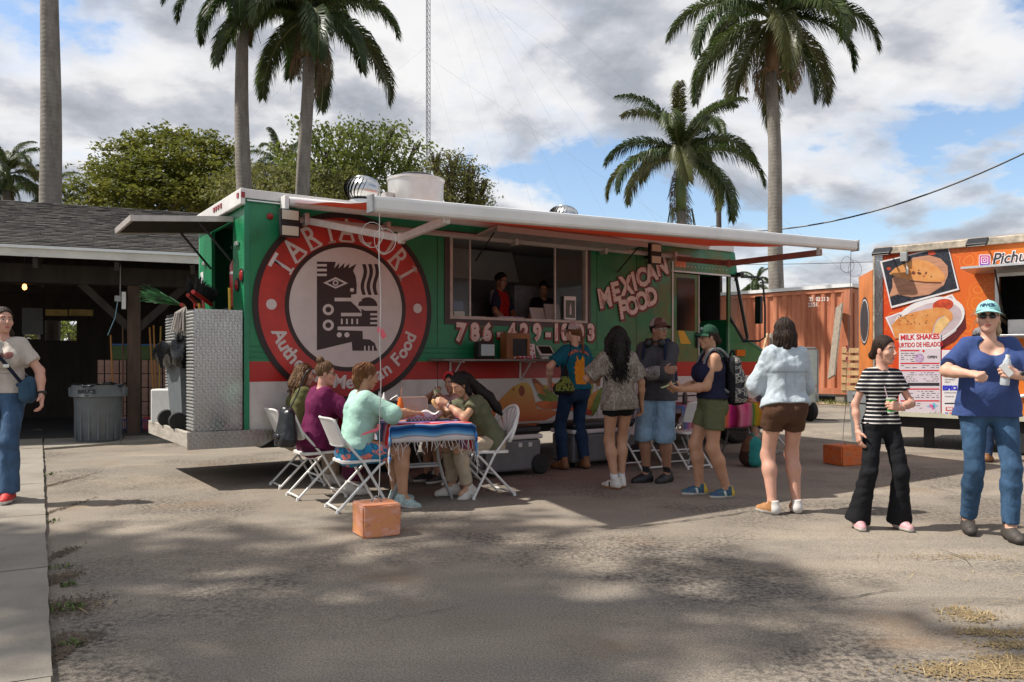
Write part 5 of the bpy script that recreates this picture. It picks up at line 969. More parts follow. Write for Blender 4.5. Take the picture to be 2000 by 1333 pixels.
# menu boards
def rz_(x0, y0, x1, y1, m, y): return fp([[(x0, y0), (x1, y0), (x1, y1), (x0, y1)]], m, y)
mbd = fill2d('menu_board', [[qp(1757, 652), qp(1838, 652), qp(1838, 812), qp(1757, 812)]], P_wh, tr, QS(-.024), .006)
P_pinkish = mat('menu_lilac', (.60, .52, .56), .5); rz_(1758.5, 682, 1837, 811, P_pinkish, -.0280)
def qt(body, px, py, hpx, m, y=-.0300, bold=.0, sx=1., align='CENTER', sh=0.):
    x, z = qp(px, py); sc = (QO.y + QD.y * x) / F_PX; return text('lettering', body, hpx * sc * 1.38, m, tr, QS(y) @ Matrix.Translation((x, z, 0)) @ Matrix.Rotation(R(1), 4, 'Z'), align=align, bold=bold, sx=sx, shear=sh)
qt('MILK SHAKES', 1797.5, 659, 10.2, P_crim, bold=.0035, sx=.86); qt('SURTIDO DE HELADOS', 1797, 674, 9.2, P_crim, bold=.002, sx=.64)
bars = [rz_(x0, y0, x1, y1, P_crim, -.0292) for x0, y0, x1, y1 in ((1760, 684, 1797, 686.5), (1760, 709, 1836, 711.5), (1760, 723, 1836, 725.5), (1760, 759, 1836, 761.5), (1760, 782, 1836, 784.5))]; join_into(bars, 'menu_bar', tr)
rz_(1760, 748, 1836, 754, P_ink, -.0292)
qt('OPEN', 1822, 698, 5, P_ink, bold=.002); P_mix = mat('print_photo', (.30, .08, .25), .5, col2=(.55, .5, .62), vs_=18); fp([[(1797 + 9 * math.cos(t), 700 + 9 * math.sin(t)) for t in np.linspace(0, 6.28, 24, endpoint=False)]], P_mix, -.0295); fp([[(1805 + 2.4 * math.cos(t), 686 + 2.4 * math.sin(t)) for t in np.linspace(0, 6.28, 14, endpoint=False)]], P_crim, -.0295)
rows_ = []; r_ = random.Random(9)
for y in [690, 694, 698, 702, 706, 714, 718, 728, 732, 736, 740, 744, 764, 768, 772, 776, 788, 792, 797, 802, 806]:
    x = 1761
    while x < 1834:
        w = r_.uniform(2, 9)
        if r_.random() < .62 and not (1786 < x < 1836 and 688 < y < 708) and not (1800 < x and 786 < y < 800): rows_.append(rz_(x, y, min(1835, x + w), y + 1.1, P_ink, -.0290))
        x += w + r_.uniform(1.2, 5)
join_into(rows_, 'menu_text', tr)
sp = [rz_(1816 + dx, 788 + dy, 1816 + dx + w, 788 + dy + h, m, -.0294) for dx, dy, w, h, m in ((0, 2, 6, 6, mat('pr_pink', (.62, .12, .3), .5)), (7, 0, 5, 10, mat('pr_cyan', (.10, .42, .6), .5)), (5, 4, 5, 8, MATS['pr_pink']), (-4, 5, 6, 2, MATS['pr_cyan']), (12, 4, 5, 2, MATS['pr_cyan']))]; join_into(sp, 'menu_picture', tr)
fill2d('menu_board', [[qp(1839.5, 682), qp(1890, 682), qp(1890, 812), qp(1839.5, 812)]], P_crim, tr, QS(-.020), .004); rz_(1840.5, 684, 1889, 811, P_wh, -.0232)
qt('ESPECIALES', 1842, 758.5, 8.5, P_blue, bold=.007, sx=.75, align='LEFT', y=-.0250); qt('NAPOLITANA', 1845, 767.5, 3, P_ink, align='LEFT', y=-.0250); qt('TOMATE', 1846, 775, 3, P_ink, align='LEFT', y=-.0250); qt('CHORIZO', 1846, 742, 3, P_ink, align='LEFT', y=-.0250); qt('PEPPERONI', 1846, 737, 3, P_ink, align='LEFT', y=-.0250); qt('MEAT', 1846, 747, 3, P_ink, align='LEFT', y=-.0250)
rz_(1848, 795, 1862, 803, P_crim, -.0250); qt('305', 1850, 799, 5, P_wh, align='LEFT', y=-.0262, bold=.003); rz_(1847, 806, 1853, 810, P_blue, -.0250); rz_(1855, 806, 1861, 810, P_crim, -.0250); rz_(1846, 787, 1880, 789.5, P_ink, -.025)
# camera icon and handle
gi = nodes_of('icon_gradient', .4); _m, N, L, p_ = gi; tc = N('ShaderNodeTexCoord'); sx_ = N('ShaderNodeSeparateXYZ', {0: tc.outputs['Object']}); zc_ = qp(1923, 509)[1]
L.new(ramp_node(N, N('ShaderNodeMapRange', {0: sx_.outputs[2], 1: zc_ - .08, 2: zc_ + .08}).outputs[0], [(0, (.10, .06, .45)), (.45, (.45, .05, .30)), (1, (.55, .08, .20))]), p_.inputs['Base Color'])
def rr_sq(cx, cy, h, rad, n=5):
    o = []
    for q, (sx__, sy__) in enumerate(((1, 1), (-1, 1), (-1, -1), (1, -1))):
        for i in range(n + 1): t = R(90) * (q + i / n); o.append((cx + sx__ * (h - rad) + rad * math.cos(t), cy + sy__ * (h - rad) + rad * math.sin(t)))
    return [qp(*p) for p in o]
ic = [fill2d('t', [rr_sq(1923.5, 509, 11.5, 3.5)], P_wh, tr, QS(-.006)), fill2d('t', [rr_sq(1923.5, 509, 10, 3)], _m, tr, QS(-.0085)), fill2d('t', [rr_sq(1923.5, 509, 7, 2.2), rr_sq(1923.5, 509, 5.6, 1.7)], P_wh, tr, QS(-.0105)), fill2d('t', [[qp(1923.5 + 3.6 * math.cos(t), 509 + 3.6 * math.sin(t)) for t in np.linspace(0, 6.28, 20, endpoint=False)], [qp(1923.5 + 2.3 * math.cos(t), 509 + 2.3 * math.sin(t)) for t in np.linspace(0, 6.28, 20, endpoint=False)]], P_wh, tr, QS(-.0105))]
join_into(ic, 'logo', tr)
x, z = qp(1937, 508); Mt = Matrix.Translation((x, z, 0)) @ Matrix.Rotation(R(2), 4, 'Z')
join_into([text('t', 'Pichutti_', .225, P_wh, tr, QS(-.006) @ Mt, align='LEFT', bold=.016, sx=.86, shear=.28), text('t', 'Pichutti_', .225, P_ink, tr, QS(-.009) @ Mt, align='LEFT', bold=.003, sx=.86, shear=.28)], 'lettering', tr)
for px, py in ((1722, 494), (1908, 476)):
    x, z = qp(px, py, .3); f = MB().box((0, 0, 0), (.27, .16, .05), ident((x, -.28, z + .02), (R(38), 0, 0)), bev=.01).tube([(x, -.2, z + .05), (x, -.02, z + .10)], .014, 6).obj('flood_light', black, tr); MB().box((0, 0, 0), (.23, .12, .006), ident((x, -.298, z - .004), (R(38), 0, 0))).obj('lens', mat('led_grey', (.42, .38, .34), .25), f)
x, z = qp(1768, 503); MB().box((x, -.05, z), (.10, .07, .14), bev=.008).obj('junction_box', mat('box_grey', (.32, .33, .33), .5), tr); x, z = qp(1774, 530); MB().lathe([(0, -.06), (.018, -.05), (.02, .03), (.01, .06), (0, .06)], 12, ident((x, -.05, z))).tube([(x, -.05, z + .06), (x - .03, -.05, z + .2)], .004, 5).obj('sensor', white, tr)
# open rear door with a round black emblem
da, db = Vector((-.05, .03, 0)), (Matrix.Translation(QO) @ Matrix.Rotation(QRZ, 4, 'Z')).inverted() @ Vector((5.97, 13.95, 0)); dv = db - da; Md = Matrix.Translation(da) @ Matrix.Rotation(math.atan2(dv.y, dv.x), 4, 'Z')
dr = MB().b2((0, -.025, .62), (dv.length, .025, 2.78), Md).obj('rear_door', mat('door_orange', (.60, .17, .02), .45, var=.2, vs_=3), tr)
MB().tube([Md @ Vector((dv.length, 0, .60)), Md @ Vector((dv.length, 0, 2.80))], .03, 8).obj('door_edge', alu, dr)
for y in (-.028, .028):
    for rad, m_, e in ((.40, P_ink, 0), (.36, P_wh, .002), (.34, P_ink, .004)):
        s_ = 1 if y > 0 else -1; MB().lathe([(0, 0), (rad, 0), (rad, .0015), (0, .0015)], 36, Md @ ident((dv.length * .55, y + s_ * e, 2.0), (R(90), 0, 0))).obj('emblem', m_, dr)
MB().b2((dv.length * .35, -.09, 1.35), (dv.length * .95, -.06, 1.9), Md).obj('chalk_sign', P_ink, dr)

# grey slim bin near it
gb_ = gnd(1706, 866); sb = empty('slim_bin', (gb_.x, gb_.y, ground_z(gb_.x, gb_.y)), R(8), 'slim grey rectangular trash bin behind the girl in stripes', 'trash bin'); g = MATS['bin_grey']; g2_ = mat('bin_mid', (.19, .20, .205), .55, var=.1, vs_=5)
def taper(mb, w0, d0, w1, d1, z0, z1): mb.add([(-w0, -d0, z0), (w0, -d0, z0), (w0, d0, z0), (-w0, d0, z0), (-w1, -d1, z1), (w1, -d1, z1), (w1, d1, z1), (-w1, d1, z1)], [(0, 1, 5, 4), (1, 2, 6, 5), (2, 3, 7, 6), (3, 0, 4, 7), (0, 3, 2, 1)]); return mb
taper(MB(), .24, .22, .28, .26, .0, .70).obj('bin_body', g2_, sb); taper(MB(), .295, .275, .30, .28, .66, .84).obj('rim', g2_, sb); taper(MB(), .285, .265, .285, .265, .80, .845).b2((-.27, -.25, .78), (.27, .25, .79)).obj('liner', MATS['bin_bag'], sb)
for s in (-1, 1): MB().box((s * .31, 0, .79), (.03, .2, .05), bev=.01).obj('handle', g2_, sb)

# ================================================================== FURNITURE
seat_w = mat('chair_seat', (.70, .68, .65), .45, var=.05)
def slab_round(mb, w, d, t, cx, cy, cz, M=None, n=6, rad=.06):
    o = []
    for q, (sx__, sy__) in enumerate(((1, 1), (-1, 1), (-1, -1), (1, -1))):
        for i in range(n + 1): a = R(90) * (q + i / n); o.append((cx + sx__ * (w / 2 - rad) + rad * math.cos(a), cy + sy__ * (d / 2 - rad) + rad * math.sin(a)))
    k = len(o); lv = [(-t / 2, .97), (-t / 2 + .004, 1), (t / 2 - .004, 1), (t / 2, .97)]; vs = []; fs = []
    for z, s in lv: vs += [(cx + (p[0] - cx) * s, cy + (p[1] - cy) * s, cz + z) for p in o]
    for j in range(3): fs += [(j * k + i, j * k + (i + 1) % k, (j + 1) * k + (i + 1) % k, (j + 1) * k + i) for i in range(k)]
    fs += [tuple(range(k - 1, -1, -1)), tuple(3 * k + i for i in range(k))]; mb.add(vs, fs, M); return mb
def make_chair(fan=False):
    t = empty('folding_chair', (0, 0, 0))
    for s in (-1, 1):
        x = .205 * s; MB().tube([(x, -.27, .82), (x, -.20, .66), (x, .0, .43), (x, .235, .012)], .0125, 8).obj('back_leg', white_tube, t); MB().tube([(x * .9, .20, .43), (x * .9, .15, .40), (x * .9, -.05, .20), (x * .9, -.235, .012)], .0125, 8).obj('rear_leg', white_tube, t)
        for y in (.235, -.235): MB().tube([(x * (1 if y > 0 else .9), y, 0), (x * (1 if y > 0 else .9), y * .985, .03)], .016, 8).obj('foot_cap', white, t)
    MB().tube([(-.205, .215, .045), (.205, .215, .045)], .010, 8).obj('crossbar', white_tube, t); MB().tube([(-.185, -.225, .035), (.185, -.225, .035)], .011, 8).obj('crossbar', white_tube, t); MB().tube([(-.185, -.03, .225), (.185, -.03, .225)], .009, 8).obj('crossbar', white_tube, t)
    mb = slab_round(MB(), .40, .40, .028, 0, .03, .445, ident((0, 0, 0), (R(2), 0, 0)), rad=.07); mb.obj('seat', seat_w, t, angle=40)
    if not fan:
        def bk(u, v, o=0.):
            x = (u - .5) * .43; z = .585 + v * .245; e = abs(u - .5) * 2; z = .70 + (z - .70) * (1 - .10 * e ** 6); y = -.175 - (z - .585) * .42 - .045 * (1 - e * e) + o; return (x, y, z)
        mb = MB(); mb.grid(lambda u, v: bk(u, v, .008), 14, 6); mb.grid(lambda u, v: bk(u, v, -.010), 14, 6)
        rim = [(i / 14, 0) for i in range(15)] + [(1, j / 6) for j in range(1, 7)] + [(i / 14, 1) for i in range(13, -1, -1)] + [(0, j / 6) for j in range(5, 0, -1)]; mb.tube([bk(u, v, -.001) for u, v in rim + rim[:2]], .012, 6, False); mb.obj('backrest', seat_w, t, True)
    else:
        # shell back with fan slots: separate ribs between a rounded rim
        P = lambda a, r: (r * .215 * math.sin(a) * 1.0, -.19 - (.56 + r * .30 * math.cos(a) - .56) * .40 - .03 * (1 - (r * math.sin(a)) ** 2), .60 + r * .28 * math.cos(a))
        mb = MB(); mb.tube([P(a, 1) for a in np.linspace(-1.75, 1.75, 30)], [.018] * 30, 8); mb.obj('backrest', seat_w, t, True)
        n = 9
        for k in range(n):
            a0 = -1.62 + 3.24 * k / n + .04; a1 = -1.62 + 3.24 * (k + 1) / n - .045
            def f(u, v, a0=a0, a1=a1): a = a0 + (a1 - a0) * u; p = P(a, .12 + .86 * v); return p
            g_ = MB(); g_.grid(f, 3, 5); o = g_.obj('rib', seat_w, t, True); mo = o.modifiers.new('t', 'SOLIDIFY'); mo.thickness = .008
        MB().tube([P(-1.75, 1), (-.12, -.19, .545), (.12, -.19, .545), P(1.75, 1)], .018, 8).obj('lower_rim', seat_w, t, True)
    return t
chair_a = make_chair(); chair_f = make_chair(True); used = {}
def chair(kind, loc, face, label, group):
    src = {'a': chair_a, 'f': chair_f}[kind]; o = src if kind not in used else copy_tree(src); used[kind] = 1
    o.location = (loc[0], loc[1], 0); o.rotation_euler = (0, 0, math.atan2(-face[0], face[1])); tag(o, label, 'chair', group); return o
WX = Vector((.90, .43, 0)).normalized(); WY = Vector((-WX.y, WX.x, 0)); TA = Vector((-1.07, 7.25, 0)); TLN = 1.83; TC = TA + WX * .38 + WY * TLN / 2
G1 = 'white folding chairs around the near table'; G2 = 'white folding chairs around the far table'
def seat_off(p): return p
c_mint = Vector((-1.40, 7.36, 0)); c_mar = Vector((-1.93, 8.02, 0)); c_oli = Vector((-2.30, 8.72, 0)); c_dark = Vector((-.27, 8.10, 0)); c_kid = Vector((-.62, 9.02, 0))
chair('a', c_mint, (.88, .47), 'white folding chair nearest the camera, under the woman in mint', G1)
chair('a', c_mar, (.86, .51), 'white folding chair in the middle of the left row, with the black bag', G1)
chair('a', c_oli, (.86, .51), 'white folding chair farthest back in the left row, nearest the truck', G1)
chair('f', c_dark, (-.86, -.51), 'white fan-backed folding chair of the dark-haired woman right of the table', G1)
chair('f', c_kid, (-.86, -.40), 'white folding chair under the girl with the red headband', G1)
# near table
def make_table(loc, rz, ln, label, group):
    t = empty('folding_table', loc, rz, label, 'table', group); slab_round(MB(), .76, ln, .035, 0, 0, .735, rad=.04).obj('tabletop', white, t, angle=40)
    for s in (-1, 1):
        y = s * (ln / 2 - .30)
        for x in (-1, 1): MB().tube([(x * .14, y, .715), (x * .16, y, .55), (x * .17, y, .40), (x * .22, y, .22), (x * .31, y, .008)], .0155, 8).obj('leg', galv, t)
        MB().tube([(-.178, y, .36), (.178, y, .36)], .012, 8).obj('crossbar', galv, t); slab_round(MB(), .36, .06, .02, 0, y, .34, rad=.028).obj('brace_plate', galv, t); MB().tube([(0, y, .36), (0, y - s * .45, .71)], .010, 8).obj('strut', galv, t)
    return t
near_t = make_table(TC, math.atan2(WX.y, WX.x), TLN, 'folding table with grey bowed legs under the blue and red striped cloth', 'folding tables')
def serape(name, pts, seed=0):
    m, N, L, p = nodes_of(name, .85, spec=.1); at_ = N('ShaderNodeAttribute', attribute_name='stripe'); tc = N('ShaderNodeTexCoord')
    L.new(ramp_node(N, at_.outputs['Fac'], pts), p.inputs['Base Color']); L.new(N('ShaderNodeBump', {'Strength': .4, 'Distance': .004, 'Height': N('ShaderNodeTexWave', {'Vector': tc.outputs['Object'], 'Scale': 60., 'Distortion': 1.}).outputs['Fac']}).outputs[0], p.inputs['Normal']); return m
def set_stripe(me, vals):
    a = me.attributes.new('stripe', 'FLOAT', 'POINT'); a.data.foreach_set('value', vals)
def cloth(name, parent_loc, rz, w, ln, over_side, over_near, over_far, zt, mt, label, seed, fringe=True, fm=None, wav=1.):
    t = empty(name, parent_loc, rz, label, 'tablecloth'); nu, nv = 44, 96; a0, a1 = -w / 2 - over_side, w / 2 + over_side; b0, b1 = -ln / 2 - over_near, ln / 2 + over_far; vs = []; vals = []
    def P(a, b):
        da = max(0, abs(a) - w / 2); dbn = max(0, -ln / 2 - b); dbf = max(0, b - ln / 2); db = max(dbn, dbf)
        x = max(-w / 2, min(w / 2, a)); y = max(-ln / 2, min(ln / 2, b)); q = .016 * (1 if da > 0 else 0); drop = math.hypot(da, db) if not (da and db) else (da + db) * .90
        sgx = 1 if a > 0 else -1; sgy = -1 if dbn else 1; k = min(1, drop / .12)
        if da > 0: x += sgx * (.012 * k + wav * k * (.022 * math.sin(b * 17 + seed) + .012 * math.sin(b * 41)))
        if db > 0: y += sgy * (.012 * k + wav * k * (.018 * math.sin(a * 19 + seed) + .012 * math.sin(a * 37 + 1)))
        if da and db: x += sgx * .03; y += sgy * .03
        return (x, y, zt + .004 - drop + .002 * math.sin(a * 20 + b * 9))
    vs = [P(a0 + (a1 - a0) * i / nu, b0 + (b1 - b0) * j / nv) for j in range(nv + 1) for i in range(nu + 1)]; vals = [j / nv + .004 * math.sin(i * .5 + seed) for j in range(nv + 1) for i in range(nu + 1)]
    mb = MB(); mb.add(vs, [(j * (nu + 1) + i, j * (nu + 1) + i + 1, (j + 1) * (nu + 1) + i + 1, (j + 1) * (nu + 1) + i) for j in range(nv) for i in range(nu)]); me = mb.mesh('cloth', True, fix=False); set_stripe(me, vals); o = link('cloth', me, mt, t); mo = o.modifiers.new('t', 'SOLIDIFY'); mo.thickness = .004
    if fringe:
        fr = MB(); r = random.Random(seed)
        for i in range(46):
            a = a0 + (a1 - a0) * (i + r.random()) / 46; p = Vector(P(a, b0)); l = r.uniform(.05, .15); fr.tube([p, p + Vector((r.uniform(-.02, .02), r.uniform(-.02, .01), -l * .5)), p + Vector((r.uniform(-.04, .04), r.uniform(-.03, .02), -l))], [.0035, .003, .002], 4)
        fr.obj('fringe', fm or mat('fringe_white', (.62, .58, .56), .9), t)['kind'] = 'stuff'
    return t
bl_, dbl, lbl = (.03, .14, .36), (.006, .022, .09), (.20, .44, .62); rd, mr, wt, gn, og, pu, pk_ = (.52, .02, .02), (.16, .008, .03), (.60, .55, .54), (.02, .16, .03), (.55, .15, .015), (.14, .06, .26), (.60, .18, .26)
S1 = [(0, wt), (.020, wt), (.023, (.30, .12, .14)), (.028, lbl), (.044, bl_), (.060, dbl), (.072, (.03, .14, .36)), (.078, wt), (.082, pk_), (.086, rd), (.125, rd), (.135, wt), (.15, pk_), (.20, pu), (.25, lbl), (.31, og), (.36, bl_), (.42, mr), (.47, gn), (.52, rd), (.56, wt), (.62, og), (.70, dbl), (.76, bl_), (.84, gn), (.90, rd), (.96, mr), (1, wt)]
tc1 = cloth('tablecloth', (TC.x, TC.y, 0), math.atan2(WX.y, WX.x), .78, TLN + .02, .27, .16, .1, .757, serape('serape_blue', S1), 'striped red and blue serape cloth with white fringe on the near table', 3)
# far table, its cloth and chairs
T2 = Vector((2.72, 11.25, 0)); make_table(T2, TRZ - R(90), 1.83, 'folding table with grey legs by the cab door, mostly hidden by the queue', 'folding tables')
S2 = [(0, (.34, .22, .52)), (.06, (.34, .22, .52)), (.09, wt), (.11, (.50, .02, .10)), (.17, gn), (.20, rd), (.25, (.45, .30, .02)), (.28, gn), (.31, pk_), (.35, (.50, .02, .14)), (.41, pk_), (.45, mr), (.50, (.55, .03, .2)), (.56, og), (.62, (.02, .22, .30)), (.66, (.30, .03, .06)), (.72, (.5, .02, .1)), (.8, gn), (.87, pk_), (.94, bl_), (1, wt)]
cloth('tablecloth', (T2.x, T2.y, 0), TRZ + R(90), .78, 1.85, .32, .10, .10, .757, serape('serape_pink', S2), 'pink, green and purple striped serape cloth on the table by the cab door', 5, fm=mat('fringe_lilac', (.45, .36, .52), .9), wav=1.3)
chair('a', (1.62, 10.15), (-.50, .86), 'white folding chair at the far table behind the curly-haired woman', G2); chair('a', (2.22, 10.30), (-.45, .86), 'white folding chair beside the legs of the man in denim shorts', G2)
chair('a', T2 + TU * 1.18 + Vector((.0, -.28, 0)), (-.86, -.3), 'white folding chair at the right end of the far table', G2)
chair('a', T2 - TU * .2 + TN * -.62, (.556, -.83), 'white folding chair on the truck side of the far table', G2)
# coolers below the shelf
cool_g = mat('cooler_grey', (.13, .13, .135), .5, var=.1); cool_w = mat('cooler_white', (.55, .52, .50), .45, var=.06)
def cooler(s, out, w, label, rz=0.):
    p = tw_(s, out, 0); c = empty('cooler', p, TRZ + rz, label, 'cooler', 'wheeled coolers under the shelf')
    MB().box((0, 0, .24), (w, .44, .36), bev=.03).obj('tub', cool_g, c); MB().box((0, 0, .45), (w + .03, .47, .055), bev=.015).obj('rim', cool_w, c); MB().box((0, 0, .525), (w + .01, .45, .09), bev=.035).obj('lid', black, c)
    for y in (-.17, .17): MB().lathe([(0, -.035), (.10, -.035), (.12, -.02), (.12, .02), (.10, .035), (0, .035)], 20, ident((w / 2 - .02, y * 1.32, .125), (R(90), 0, 0))).obj('wheel', rubber, c)
    MB().tube([(-w / 2 + .08, -.235, .34), (-w / 2 + .08, -.245, .12), (-w / 2 + .20, -.245, .12), (-w / 2 + .20, -.235, .34)], .012, 6).obj('handle', black, c); MB().box((-w / 2 + .06, 0, .03), (.06, .3, .06)).obj('foot', black, c)
    for k, q in enumerate((.16, .30)): MB().box((w * .5 - q, -.2215, .36), (.05, .004, .05), bev=.001).obj('badge', cool_w, c)
    return c
cooler(2.66, .80, 1.0, 'grey wheeled cooler behind the dark-haired woman at the table'); cooler(4.30, .62, 1.05, 'grey wheeled cooler behind the person in the teal shirt')

# ================================================================== THINGS on the near table
def on_table(px, py, z=.765): Y = F_PX * (CAM_H - z) / (py - HOR); return Vector(((px - 1000) * Y / F_PX, Y, z))
def squeeze(px, py, col, label):
    b = empty('squeeze_bottle', on_table(px, py), 0, label, 'bottle'); MB().lathe([(0, 0), (.034, 0), (.036, .01), (.036, .13), (.030, .145)], 20).obj('body', mat('sauce_' + label[:5], col, .35, alpha=.95), b, angle=40); MB().lathe([(.034, .14), (.034, .165), (.018, .185), (.006, .235), (.003, .24), (0, .24)], 18).obj('cap', white, b, angle=40)
squeeze(741, 808, (.055, .012, .006), 'brown sauce squeeze bottle with white nozzle at the back of the table'); squeeze(750, 811.5, (.16, .13, .015), 'green sauce squeeze bottle with white nozzle beside the napkin holder')
nd = empty('napkin_holder', on_table(767, 813.5), R(15), 'black napkin holder with a white napkin on the near table', 'napkin holder'); MB().box((0, 0, .08), (.095, .11, .16), bev=.006).obj('case', black, nd)
def nap(u, v): return ((u - .5) * .07 + .02 * v, (v - .5) * .08 + .01 * math.sin(u * 6), .165 + .05 * u * (1 - .3 * v) + .012 * math.sin(v * 9))
MB().grid(nap, 8, 8).obj('napkin', white, nd, True)
jb = empty('soda_bottle', on_table(782, 817.5), 0, 'orange soda in a glass bottle on the near table', 'bottle')
MB().lathe([(0, 0), (.031, 0), (.033, .008), (.033, .12), (.030, .15), (.016, .20), (.0135, .205)], 22).obj('soda', mat('orange_soda', (.85, .17, .008), .15), jb, angle=50); MB().lathe([(.0145, .203), (.013, .245), (.016, .25), (.016, .258), (.012, .26)], 16, cap=False).obj('neck', glass_m, jb, True); MB().lathe([(.0336, .045), (.0336, .10)], 22, cap=False).obj('label', mat('soda_label', (.60, .5, .38), .5, col2=(.05, .18, .05), vs_=28), jb, True)
MB().tube([(0, 0, .15), (.012, .0, .30)], .003, 6).obj('straw', mat('straw_orange', (.7, .25, .08), .5), jb)
tb = empty('food_tray', on_table(806, 812), R(28), 'upright pinkish metal tray leaning at the back of the near table', 'tray'); Mtr = ident((0, 0, .095), (R(80), 0, 0)); slab_round(MB(), .34, .195, .012, 0, 0, 0, Mtr, rad=.03).obj('tray_plate', mat('tray_pink', (.50, .38, .33), .35, .2, var=.06), tb, angle=40); MB().tube([Mtr @ Vector(p) for p in [(-.16, -.085, .004), (.16, -.085, .004), (.165, .08, .004), (.15, .095, .004), (-.15, .095, .004), (-.165, .08, .004), (-.16, -.085, .004)]], .007, 6, False).obj('tray_rim', mat('tray_rim', (.60, .48, .40), .3, .3), tb)
MB().b2((-.16, .02, .0), (.16, .08, .012)).obj('stand', MATS['tray_pink'], tb)
bk = empty('food_basket', on_table(822, 821), R(25), 'paper lined basket of food in front of the tray', 'food basket')
m_chk, N, L, p_ = nodes_of('checked_paper', .6); tc = N('ShaderNodeTexCoord'); L.new(N('ShaderNodeTexChecker', {'Vector': tc.outputs['Object'], 'Color1': (.42, .08, .09, 1), 'Color2': (.60, .56, .56, 1), 'Scale': 55.}).outputs['Color'], p_.inputs['Base Color'])
mb = MB(); taper(mb, .12, .075, .15, .10, 0, .05); mb.obj('basket', m_chk, bk)
def pap(u, v): a = u * 6.283; r = .10 + .07 * v; return (r * 1.25 * math.cos(a), r * .8 * math.sin(a), .02 + .055 * v + .018 * math.sin(a * 7) * v)
MB().grid(pap, 40, 3).obj('paper', white, bk, True); mb = MB(); r_ = random.Random(6)
for i in range(16): mb.lathe([(0, -.012), (.02, -.008), (.026, 0), (.018, .012), (0, .014)], 8, ident((r_.uniform(-.09, .09), r_.uniform(-.05, .05), .045 + r_.uniform(0, .015)), (r_.uniform(-1, 1), r_.uniform(-1, 1), 0)))
mb.obj('filling', mat('meat', (.20, .07, .03), .6, var=.5, vs_=30), bk, True)
pp = empty('small_plate', on_table(862, 820), 0, 'small white paper plate before the dark-haired woman', 'plate'); MB().lathe([(0, .002), (.05, .002), (.075, .012), (.08, .014), (.075, .010), (.05, 0), (0, 0)], 28, cap=False).obj('dish', white, pp, True); MB().lathe([(0, .0), (.03, .003), (.035, .018), (.02, .03), (0, .032)], 14, ident((.0, 0, .004))).obj('taco_piece', mat('tortilla', (.52, .33, .13), .6, var=.3, vs_=20), pp, True)
# things on the truck shelf and in the window
def on_shelf(px, out=.2, z=1.361): s = tside(px, 705, out)[0]; return tw_(s, out, z)
n2 = empty('napkin_dispenser', on_shelf(946), TRZ, 'black napkin dispenser with clear front on the truck shelf', 'napkin dispenser'); MB().box((0, 0, .11), (.24, .16, .22), bev=.03).obj('case', black, n2); MB().box((0, -.083, .11), (.19, .006, .14), bev=.002).obj('card', mat('card_blue', (.30, .42, .46), .3, col2=(.46, .5, .48), vs_=9), n2); MB().grid(lambda u, v: ((u - .5) * .16 + .02 * v, (v - .5) * .05, .22 + .09 * u ** .5 * (1 - .5 * abs(v - .5)) + .01 * math.sin(v * 9)), 8, 5).obj('napkin', white, n2, True)
wb = mat('frame_wood', (.24, .10, .03), .5, var=.3, vs_=6, stretch=(1, 1, .2)); f2 = empty('framed_board', on_shelf(1009), TRZ, 'deep wooden framed chalkboard standing on the truck shelf', 'chalkboard')
fb = MB(); 
for q0, q1 in (((-.19, 0), (-.10, .33)), ((.13, 0), (.165, .33)), ((-.10, 0), (.13, .04)), ((-.10, .26), (.13, .33))): fb.b2((q0[0], -.06, q0[1]), (q1[0], .09, q1[1]))
fb.obj('frame', wb, f2); MB().b2((-.10, -.045, .04), (.13, .05, .26)).obj('slate', mat('slate', (.02, .022, .025), .6, var=.2), f2)
cs = empty('card_sign', on_shelf(1039), TRZ, 'white card with red marks on the truck shelf', 'sign'); MB().box((0, 0, .10), (.12, .012, .20), ident((0, 0, 0), (R(-10), 0, 0))).obj('card', P_wh, cs); join_into([fill2d('t', [[(x - .012, z - .012), (x + .012, z - .012), (x + .012, z + .012), (x - .012, z + .012)]], P_crim, cs, Matrix.Rotation(R(-10), 4, 'X') @ QS(-.008)) for x, z in ((0, .17), (-.035, .05), (.035, .05), (-.02, .12), (.03, .11))], 'marks', cs)
tk = empty('tablet_stand', on_shelf(1065), TRZ, 'white payment tablet on a tilted stand on the truck shelf', 'tablet'); MB().box((0, 0, 0), (.24, .17, .02), ident((0, 0, .11), (R(48), 0, 0)), bev=.006).obj('tablet', white, tk); MB().box((0, 0, 0), (.19, .13, .004), ident((0, -.010, .12), (R(48), 0, 0))).obj('screen', DK, tk); MB().b2((-.06, .0, 0), (.06, .08, .09), bev=.01).obj('base', white, tk)
cd_ = empty('candy_bowl', on_shelf(1028, .3), TRZ, 'scatter of red and white sweets before the chalkboard', 'sweets'); r_ = random.Random(3)
mb = MB()
for i in range(34): mb.cm = i % 3; mb.box((0, 0, 0), (.028, .018, .014), ident((r_.uniform(-.16, .16), r_.uniform(-.04, .04), .008 + r_.random() * .02), (r_.uniform(-.5, .5), r_.uniform(-.5, .5), r_.uniform(0, 3))))
mb.obj('sweets', [P_crim, P_wh, P_mix], cd_)['kind'] = 'stuff'
def in_win(px, py, out, label, nm, dims, m, cat, z=None):
    s = tside(px, py, out)[0]; o = empty(nm, tw_(s, out, z or 1.802), TRZ, label, cat); MB().box((0, 0, dims[2] / 2), dims, bev=.006).obj('body', m, o); return o
foam = mat('foam_white', (.52, .47, .45), .6, var=.05)
o = in_win(920, 605, -.2, 'stack of pinkish foam trays at the left of the serving window', 'foam_trays', (.30, .22, .09), foam, 'trays'); MB().box((.02, 0, .10), (.28, .2, .015), bev=.004).obj('lid', foam, o)
